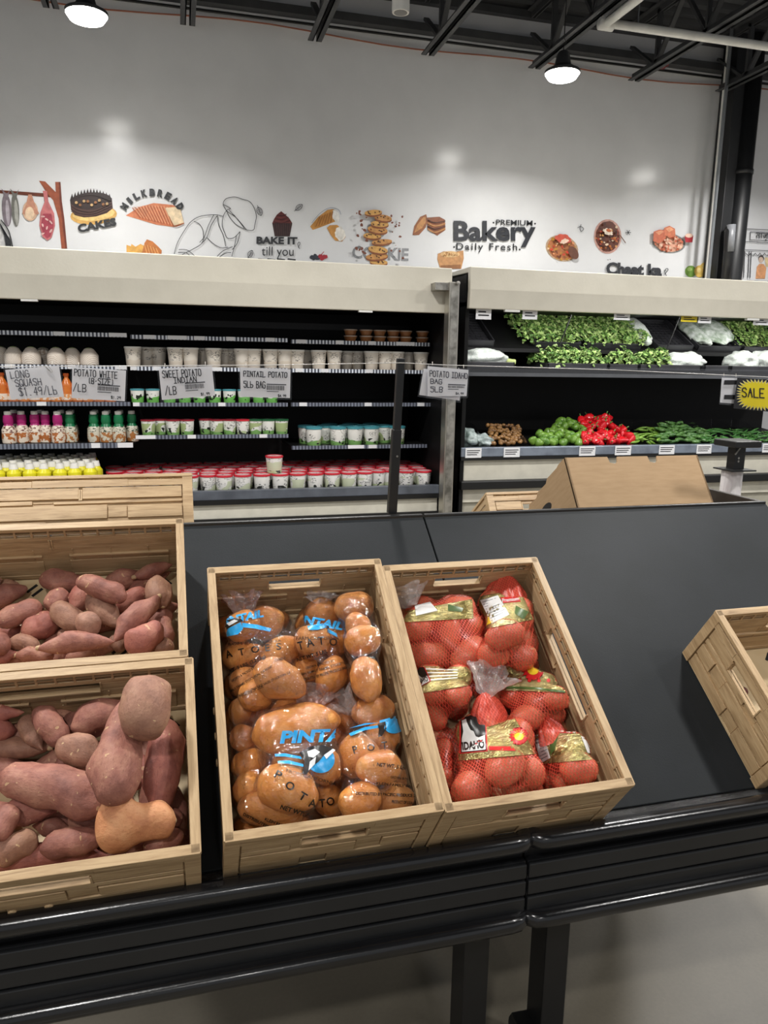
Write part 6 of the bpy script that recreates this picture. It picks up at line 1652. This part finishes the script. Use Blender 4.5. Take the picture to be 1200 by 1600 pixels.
P6 = [((528, 1132), (552, 1124), 36), ((560, 1118), (618, 1104), 42), ((600, 1154), (642, 1144), 50), ((625, 1218), (658, 1206), 46), ((530, 1180), (592, 1186), 60), ((560, 1204), (622, 1196), 46), ((600, 1264), (656, 1246), 48), ((533, 1258), (592, 1250), 48)]
P5 = [((488, 1184), (528, 1212), 50), ((500, 1264), (528, 1238), 46), ((428, 1198), (474, 1182), 46), ((362, 1276), (452, 1292), 48), ((402, 1152), (524, 1126), 64), ((412, 1226), (492, 1262), 62)]
bags = {}
for key, lst, seed, wl, lab in (('P4', P4, 310, 'under the front left bag', 'clear bag half hidden under the front left potato bag'), ('P1', P1, 330, 'in the back left bag', 'clear printed potato bag at the back left with ATOES showing'), ('P2', P2, 350, 'in the back middle bag', 'clear printed potato bag at the back middle with the blue word slanting'),
        ('P3', P3, 370, 'in the upright back right bag', 'clear potato bag standing upright at the back right without print in front'), ('P6', P6, 390, 'in the front right bag', 'clear printed potato bag at the front right with POT and a blue disc'), ('P5', P5, 420, 'in the front left bag', 'printed potato bag at the front left with a duck on a blue disc')):
    po = pots_for(PA, lst, seed, YPOT, 'yellow_potato', 'yellow potato '+wl, 'potato', GA, 0.07)
    bags[key] = Bag('potato_bag', lab, 'bag of potatoes', GF, po, FILM, 0.6)
b5 = bags['P5']
b5.text('blue_lettering', BLUE, [('PINTAIL', (437, 1162), (562, 1157), 20, 0.05, 0.25)])
b5.poly('blue_streaks', BLUE, [(429, 1178), (445, 1177), (470, 1182), (472, 1186), (445, 1182), (430, 1182)]); b5.poly('blue_streaks', BLUE, [(434, 1189), (452, 1188), (474, 1194), (474, 1198), (450, 1193), (434, 1193)])
b5.ell('blue_disc', BLUE, 501, 1187, 22, 21)
b5.poly('duck', PBLK, [(468, 1176), (486, 1166), (506, 1164), (521, 1170), (508, 1178), (498, 1190), (488, 1197), (479, 1210), (472, 1209), (476, 1190)], 0.0022)
for q in ([(480, 1174), (492, 1170), (500, 1175), (490, 1184), (482, 1182)], [(506, 1180), (520, 1170), (524, 1172), (510, 1186)], [(484, 1190), (494, 1182), (492, 1194), (482, 1204)]): b5.poly('duck_wing', PWHT, q, 0.0028)
b5.text('black_lettering', PBLK, [(ch, (x-w_/2, y+dy), (x+w_/2, y-dy+sl), 13, 0.022, 0) for ch, x, y, w_, dy, sl in (('P', 432, 1214, 9, 0, 5), ('O', 450, 1230, 12, 0, 7), ('T', 470, 1247, 10, 0, 6), ('A', 487, 1260, 12, 0, 3), ('T', 504, 1262, 10, 0, -1), ('O', 518, 1260, 12, 0, -3))]
        + [('FROM CALIFORNIA', (447, 1206), (525, 1228), 5, 0.0, 0), ('NET WT. 5 LBS.', (437, 1264), (500, 1284), 7.5, 0.04, 0.1), ('KLEIN FAMILY FARMS', (413, 1282), (470, 1304), 5, 0.03, 0), ('DISTRIBUTED BY', (379, 1274), (428, 1300), 5, 0.03, 0)])
b6 = bags['P6']
b6.ell('blue_disc', BLUE, 617, 1134, 16, 12, -10); b6.text('blue_lettering', BLUE, [('TAIL', (594, 1142), (646, 1128), 16, 0.05, 0.2)])
b6.poly('blue_streaks', BLUE, [(545, 1146), (570, 1136), (592, 1133), (592, 1137), (570, 1141), (548, 1150)]); b6.poly('blue_streaks', BLUE, [(545, 1138), (570, 1130), (592, 1129), (570, 1133)])
b6.poly('duck', PBLK, [(590, 1131), (602, 1127), (604, 1138), (597, 1150), (591, 1152), (592, 1140)], 0.0022)
b6.text('black_lettering', PBLK, [('P', (553, 1178), (560, 1176), 12, 0.022, 0), ('O', (574, 1174), (586, 1173), 11, 0.022, 0), ('T', (597, 1171), (606, 1170), 12, 0.022, 0), ('A', (617, 1172), (629, 1172), 11, 0.022, 0), ('T', (636, 1174), (645, 1175), 11, 0.022, 0),
      ('NET WT. 5 LBS. (2.27 kg)', (588, 1199), (664, 1208), 8, 0.03, 0.1), ('GROWN & PACKED BY', (610, 1216), (655, 1221), 4, 0.02, 0), ('KLEIN FAMILY FARMS', (588, 1226), (655, 1232), 4.5, 0.02, 0), ('DISTRIBUTED BY PACIFIC PRODUCE SALES', (556, 1242), (660, 1246), 5, 0.03, 0), ('PRODUCT OF U.S.A.', (612, 1255), (645, 1257), 5, 0.03, 0)])
b1 = bags['P1']
b1.text('blue_lettering', BLUE, [('PINTAIL', (344, 978), (412, 964), 12, 0.05, 0.2)]); b1.poly('blue_disc', BLUE, [(351, 996), (356, 982), (376, 972), (380, 982), (372, 991), (358, 994)])
b1.poly('blue_streaks', BLUE, [(378, 973), (402, 976), (424, 982), (422, 987), (398, 982), (379, 980)]); b1.poly('duck', PBLK, [(345, 980), (352, 970), (372, 964), (380, 970), (366, 974), (354, 984)], 0.0022); b1.poly('duck_wing', PWHT, [(354, 974), (366, 968), (372, 970), (358, 978)], 0.0028)
b1.text('black_lettering', PBLK, [('A', (354, 1029), (364, 1026), 12, 0.022, 0), ('T', (374, 1025), (383, 1023), 11, 0.022, 0), ('O', (393, 1021), (406, 1019), 11, 0.022, 0), ('E', (415, 1018), (422, 1017), 11, 0.022, 0), ('S', (432, 1016), (440, 1015), 11, 0.022, 0), ('FROM CALIFORNIA', (352, 1009), (440, 1003), 4, 0, 0),
      ('NET WT. 5 LBS. (2.27 kg)', (341, 1060), (416, 1029), 6.5, 0.03, 0.1), ('U.S. NO. 2', (430, 1033), (446, 1030), 4, 0.03, 0), ('GROWN & PACKED BY', (362, 1066), (398, 1045), 4, 0.02, 0), ('KLEIN FAMILY FARMS, STOCKTON, CA 95201', (345, 1092), (425, 1044), 4.5, 0.02, 0), ('DISTRIBUTED BY PACIFIC PRODUCE SALES, STOCKTON, CA', (346, 1102), (455, 1052), 4.5, 0.02, 0), ('PRODUCE OF U.S.A.', (376, 1090), (412, 1074), 4.5, 0.02, 0)])
b2 = bags['P2']
b2.text('blue_lettering', BLUE, [('PINTAIL', (456, 971), (534, 985), 13, 0.05, 0.2)]); b2.poly('blue_disc', BLUE, [(480, 978), (504, 974), (512, 980), (496, 984), (482, 984)]); b2.poly('blue_streaks', BLUE, [(512, 982), (526, 990), (528, 996), (512, 988)])
b2.text('black_lettering', PBLK, [('FARM CALIFORNIA', (463, 1000), (530, 1000), 5.5, 0, 0), ('T', (467, 1016), (475, 1014), 13, 0.022, 0), ('A', (480, 1012), (492, 1009), 13, 0.022, 0), ('T', (498, 1008), (507, 1007), 13, 0.022, 0), ('O', (514, 1008), (526, 1010), 12, 0.022, 0), ('NET WT. 5 LBS.', (464, 1034), (512, 1020), 6, 0.04, 0.1), ('GROWN & PACKED BY', (478, 1046), (522, 1034), 4, 0.02, 0), ('KLEIN FAMILY FARMS, STOCKTON', (466, 1058), (545, 1036), 4.5, 0.02, 0), ('DISTRIBUTED BY PACIFIC PRODUCE SALES', (470, 1066), (545, 1044), 4.5, 0.02, 0)])
TWIST = clear('rosy_crumpled_film', (238, 206, 196), 0.12, 0.16, 50, 1.0, True, 0.08)
bags['P1'].neck(TWIST, (382, 968), (378, 928), 0.11, 0.14, 0.012, 0.040, 3)
bags['P5'].neck(TWIST, (476, 1112), (492, 1074), 0.13, 0.15, 0.012, 0.042, 4)
bags['P6'].neck(NECKF, (552, 1110), (530, 1090), 0.12, 0.14, 0.010, 0.028, 5)
bags['P4'].neck(TWIST, (395, 1130), (410, 1104), 0.09, 0.10, 0.010, 0.03, 6)
bags['P2'].neck(NECKF, (500, 945), (500, 930), 0.10, 0.12, 0.010, 0.03, 7)

# ---- red net bags
PBX = Pile(CBX[0]+0.016, CBX[0]+CBX[2]-0.016, CBX[1]+0.018, CBX[1]+CBX[3]-0.018)
GB2 = 'russet potatoes in the red nets'; GN2 = 'red net potato bags'
rows = [((i+0.5)/4+0.02*((j*7+i*3) % 3-1), (j+0.5)/7, 0.4*((i*5+j*3) % 5-2)) for j in range(7) for i in range(4)]
low = fillers(PBX, None, rows, 9, 0.086, 0.062, 'russet_potato', RPOT, 'russet potato in the net bags lying underneath', 'potato', GB2, 'egg')
for k, half in enumerate((low[:12], low[12:])):
    Bag('net_potato_bag', ('red net bag lying lowest at the front of its crate', 'red net bag lying lowest at the back of its crate')[k], 'net bag of potatoes', GN2, half, NET, 0.35, 'net')
Q1 = [((634, 950), (680, 940), 40), ((690, 948), (740, 950), 40), ((630, 990), (674, 964), 46), ((722, 988), (748, 972), 42), ((696, 958), (706, 1014), 38), ((638, 1020), (706, 1030), 44), ((712, 1042), (758, 1004), 50)]
Q2 = [((750, 945), (800, 938), 46), ((800, 950), (836, 955), 40), ((786, 976), (832, 968), 32), ((824, 982), (858, 1022), 48), ((748, 1028), (794, 1022), 42), ((800, 1034), (834, 1020), 40), ((762, 1002), (818, 984), 44)]
Q3 = [((652, 1062), (700, 1055), 40), ((700, 1062), (735, 1058), 40), ((664, 1128), (694, 1112), 42), ((658, 1088), (706, 1076), 38), ((698, 1090), (735, 1080), 38)]
Q4 = [((790, 1055), (840, 1052), 40), ((845, 1062), (885, 1072), 38), ((784, 1088), (818, 1090), 38), ((820, 1094), (852, 1096), 38), ((850, 1086), (888, 1100), 38), ((798, 1128), (848, 1118), 38), ((868, 1122), (898, 1110), 36)]
Q7 = [((686, 1205), (700, 1232), 34), ((688, 1180), (700, 1160), 34)]
Q6 = [((850, 1208), (862, 1238), 42), ((918, 1224), (946, 1214), 42), ((872, 1246), (914, 1238), 38), ((840, 1165), (885, 1158), 46), ((885, 1168), (925, 1172), 44), ((878, 1208), (928, 1196), 50)]
Q5 = [((820, 1242), (842, 1226), 42), ((768, 1254), (832, 1246), 42), ((708, 1242), (768, 1234), 52), ((716, 1150), (775, 1142), 60), ((785, 1142), (832, 1165), 52), ((812, 1218), (842, 1194), 46), ((718, 1196), (758, 1206), 46), ((762, 1216), (818, 1190), 52)]
nb_ = {}
for key, lst, seed, wl, lab in (('Q7', Q7, 500, 'low at the left under the IDAHO bag', 'red net bag mostly hidden left of the big front IDAHO bag'), ('Q1', Q1, 520, 'in the back left net', 'red net bag at the back left with a twisted clear top'), ('Q2', Q2, 540, 'in the back right net', 'red net bag at the back right with a peaked red top'),
        ('Q3', Q3, 560, 'in the left middle net', 'red net bag at the middle left with part of an IDAHO label'), ('Q4', Q4, 580, 'in the right middle net', 'red net bag at the middle right with a sun badge on its gold band'), ('Q6', Q6, 600, 'in the front right net', 'red net bag at the front right with a white text panel'),
        ('Q5', Q5, 620, 'in the front left net', 'red net bag at the front left with a full IDAHO label')):
    po = pots_for(PBX, lst, seed, RPOT, 'russet_potato', 'russet potato '+wl, 'potato', GB2, 0.06)
    nb_[key] = Bag('net_potato_bag', lab, 'net bag of potatoes', GN2, po, NET, 0.72, 'net')
LABW = pm('label_white', (226, 226, 224), 0.35); LABR = pm('label_red', (206, 36, 40), 0.35); LABY = pm('label_yellow', (240, 206, 50), 0.35); LABG = pm('label_green', (70, 96, 46), 0.35); LABT = pm('label_tiny_print', (110, 112, 116), 0.4)
def panel_lines(bg, q, n, nm='tiny_print'):
    V_, F_ = [], []
    for k in range(n):
        v = 1-(k+1)/(n+1); r = random.Random(k+n); u1 = r.uniform(0.7, 0.95); b0 = len(V_)
        V_ += [quadp(q, 0.06, v-0.012), quadp(q, u1, v-0.012), quadp(q, u1, v+0.012), quadp(q, 0.06, v+0.012)]; F_.append((b0, b0+1, b0+2, b0+3))
    bg.drape(nm, LABT, V_, F_, 0.0036, 7)
def band(bg, q, n=16): return bg.quad('gold_band', FOIL, q, 0.002, 44)
def sun(bg, x, y, r):
    pts = []
    for k in range(32): a = k*6.2832/32; rr = r*(1.0 if k % 2 else 0.72); pts.append((x+rr*math.cos(a)*1.1, y+rr*math.sin(a)))
    bg.poly('sun_badge', LABR, pts, 0.0032); bg.ell('sun_disc', LABY, x+1, y+r*0.05, r*0.52, r*0.44, 0, 0.004)
    V_, F_ = [], []
    for k in range(9):
        a = -math.pi*(k)/8; b0 = len(V_); V_ += [(x+1+r*0.5*math.cos(a-0.1), y+r*0.5*math.sin(a-0.1)), (x+1+r*0.82*math.cos(a), y+r*0.82*math.sin(a)), (x+1+r*0.5*math.cos(a+0.1), y+r*0.5*math.sin(a+0.1))]; F_.append((b0, b0+1, b0+2))
    bg.drape('sun_rays', LABY, V_, F_, 0.004, 8)
def idaho(bg, q):
    Q = lambda u, v: quadp(q, u, v)
    bg.quad('label_edge', LABR, [Q(-.05, 1.03), Q(1.05, 1.03), Q(1.05, -.03), Q(-.05, -.03)], 0.0035, 20); bg.quad('label_dark', PBLK, [Q(0, 1), Q(1, 1), Q(1, 0), Q(0, 0)], 0.0048, 20)
    st = [(0.04, 0.02), (0.97, 0.02), (0.97, 0.40), (0.72, 0.36), (0.60, 0.40), (0.52, 0.55), (0.40, 0.60), (0.32, 0.72), (0.24, 0.86), (0.22, 0.94), (0.04, 0.92), (0.10, 0.60), (0.04, 0.40)]
    bg.poly('state_outline', LABW, [Q(*p) for p in st], 0.0062, 2.5)
    bg.text('lettering', PBLK, [('IDAHO', Q(0.07, 0.06), Q(0.94, 0.06), math.dist(Q(0, 0.05), Q(0, 0.29)), 0.04, 0)], 0.0076)
b = nb_['Q5']; band(b, [(690, 1112), (790, 1098), (838, 1178), (698, 1190)], 18)
idaho(b, [(720, 1122), (757, 1112), (760, 1172), (720, 1176)]); sun(b, 810, 1150, 14); b.poly('red_panel', LABR, [(764, 1166), (800, 1166), (806, 1173), (764, 1172)], 0.0032); b.poly('red_badge', LABR, [(766, 1114), (774, 1108), (780, 1112), (774, 1120)], 0.0032)
b.text('red_lettering', LABR, [('GROWN IN', (722, 1160), (740, 1159), 3.5, 0.02, 0)], 0.005); b.poly('red_tag', LABR, [(703, 1190), (712, 1188), (712, 1200), (704, 1201)], 0.0032)
b.gather(REDN, (764, 1128), (756, 1082), 0.10, 0.135, 0.062, 11); b.neck(NECKF, (756, 1084), (770, 1048), 0.15, 0.17, 0.014, 0.048, 12)
b = nb_['Q6']; band(b, [(828, 1134), (905, 1128), (930, 1186), (842, 1194)], 16)
b.quad('text_panel', LABW, [(828, 1142), (846, 1138), (860, 1184), (842, 1194)], 0.003, 6); panel_lines(b, [(828, 1142), (846, 1138), (860, 1184), (842, 1194)], 9)
b.quad('red_strip', LABR, [(852, 1134), (900, 1136), (902, 1146), (852, 1144)], 0.003, 6); b.text('strip_lettering', LABW, [('Premium Idaho', (854, 1143), (899, 1145), 6, 0.02, 0)], 0.0044); b.quad('text_panel', LABW, [(908, 1150), (914, 1152), (928, 1178), (918, 1176)], 0.003, 5)
b.poly('green_patch', LABG, [(858, 1148), (872, 1150), (866, 1172), (860, 1180)], 0.003)
b.gather(REDN, (866, 1156), (850, 1120), 0.09, 0.11, 0.050, 13)
b = nb_['Q4']; band(b, [(784, 1042), (880, 1034), (888, 1082), (772, 1078)], 16); sun(b, 832, 1046, 17); b.poly('green_patch', LABG, [(844, 1036), (856, 1034), (880, 1062), (866, 1058)], 0.003)
V_, F_ = [], []
for k in range(5): b.poly('red_dots', LABR, [(812+k*15+3*math.cos(a), 1063+3*math.sin(a)) for a in [j*0.785 for j in range(8)]], 0.0034)
b.poly('dark_stripe', LABG, [(786, 1072), (840, 1074), (886, 1080), (886, 1083), (840, 1077), (786, 1075)], 0.003)
b = nb_['Q3']; band(b, [(646, 1040), (735, 1042), (738, 1070), (655, 1084)], 16); idaho(b, [(634, 1044), (662, 1042), (672, 1064), (650, 1076)])
for k in range(4): b.poly('pale_stripes', LABW, [(664, 1044+k*6), (715, 1046+k*4), (715, 1047.5+k*4), (664, 1046+k*6)], 0.003)
b = nb_['Q1']; band(b, [(626, 956), (676, 930), (736, 950), (738, 966), (690, 958)][0:1]+[(738, 936), (740, 966), (632, 972)], 16); b.quad('text_panel', LABW, [(648, 946), (672, 940), (684, 954), (650, 962)], 0.003, 6); b.poly('green_patch', LABG, [(700, 944), (724, 950), (722, 956), (700, 954)], 0.003)
b.neck(NECKF, (640, 948), (632, 918), 0.12, 0.14, 0.014, 0.045, 14)
b = nb_['Q2']; band(b, [(738, 934), (812, 920), (834, 968), (748, 984)], 16); b.quad('text_panel', LABW, [(750, 938), (778, 930), (796, 960), (768, 974)], 0.003, 6); panel_lines(b, [(750, 938), (778, 930), (796, 960), (768, 974)], 9)
b.quad('red_strip', LABR, [(782, 934), (808, 930), (814, 940), (786, 942)], 0.003, 6); b.text('strip_lettering', LABW, [('Premium', (785, 941), (811, 938), 6, 0.02, 0)], 0.0044); b.poly('red_badge', LABR, [(734, 950), (742, 944), (746, 950), (740, 956)], 0.003); b.poly('green_patch', LABG, [(806, 946), (826, 956), (818, 968), (804, 958)], 0.003); b.poly('yellow_patch', LABY, [(756, 968), (764, 964), (770, 972), (760, 977)], 0.003)
b.gather(REDN, (786, 950), (790, 898), 0.09, 0.13, 0.062, 15)
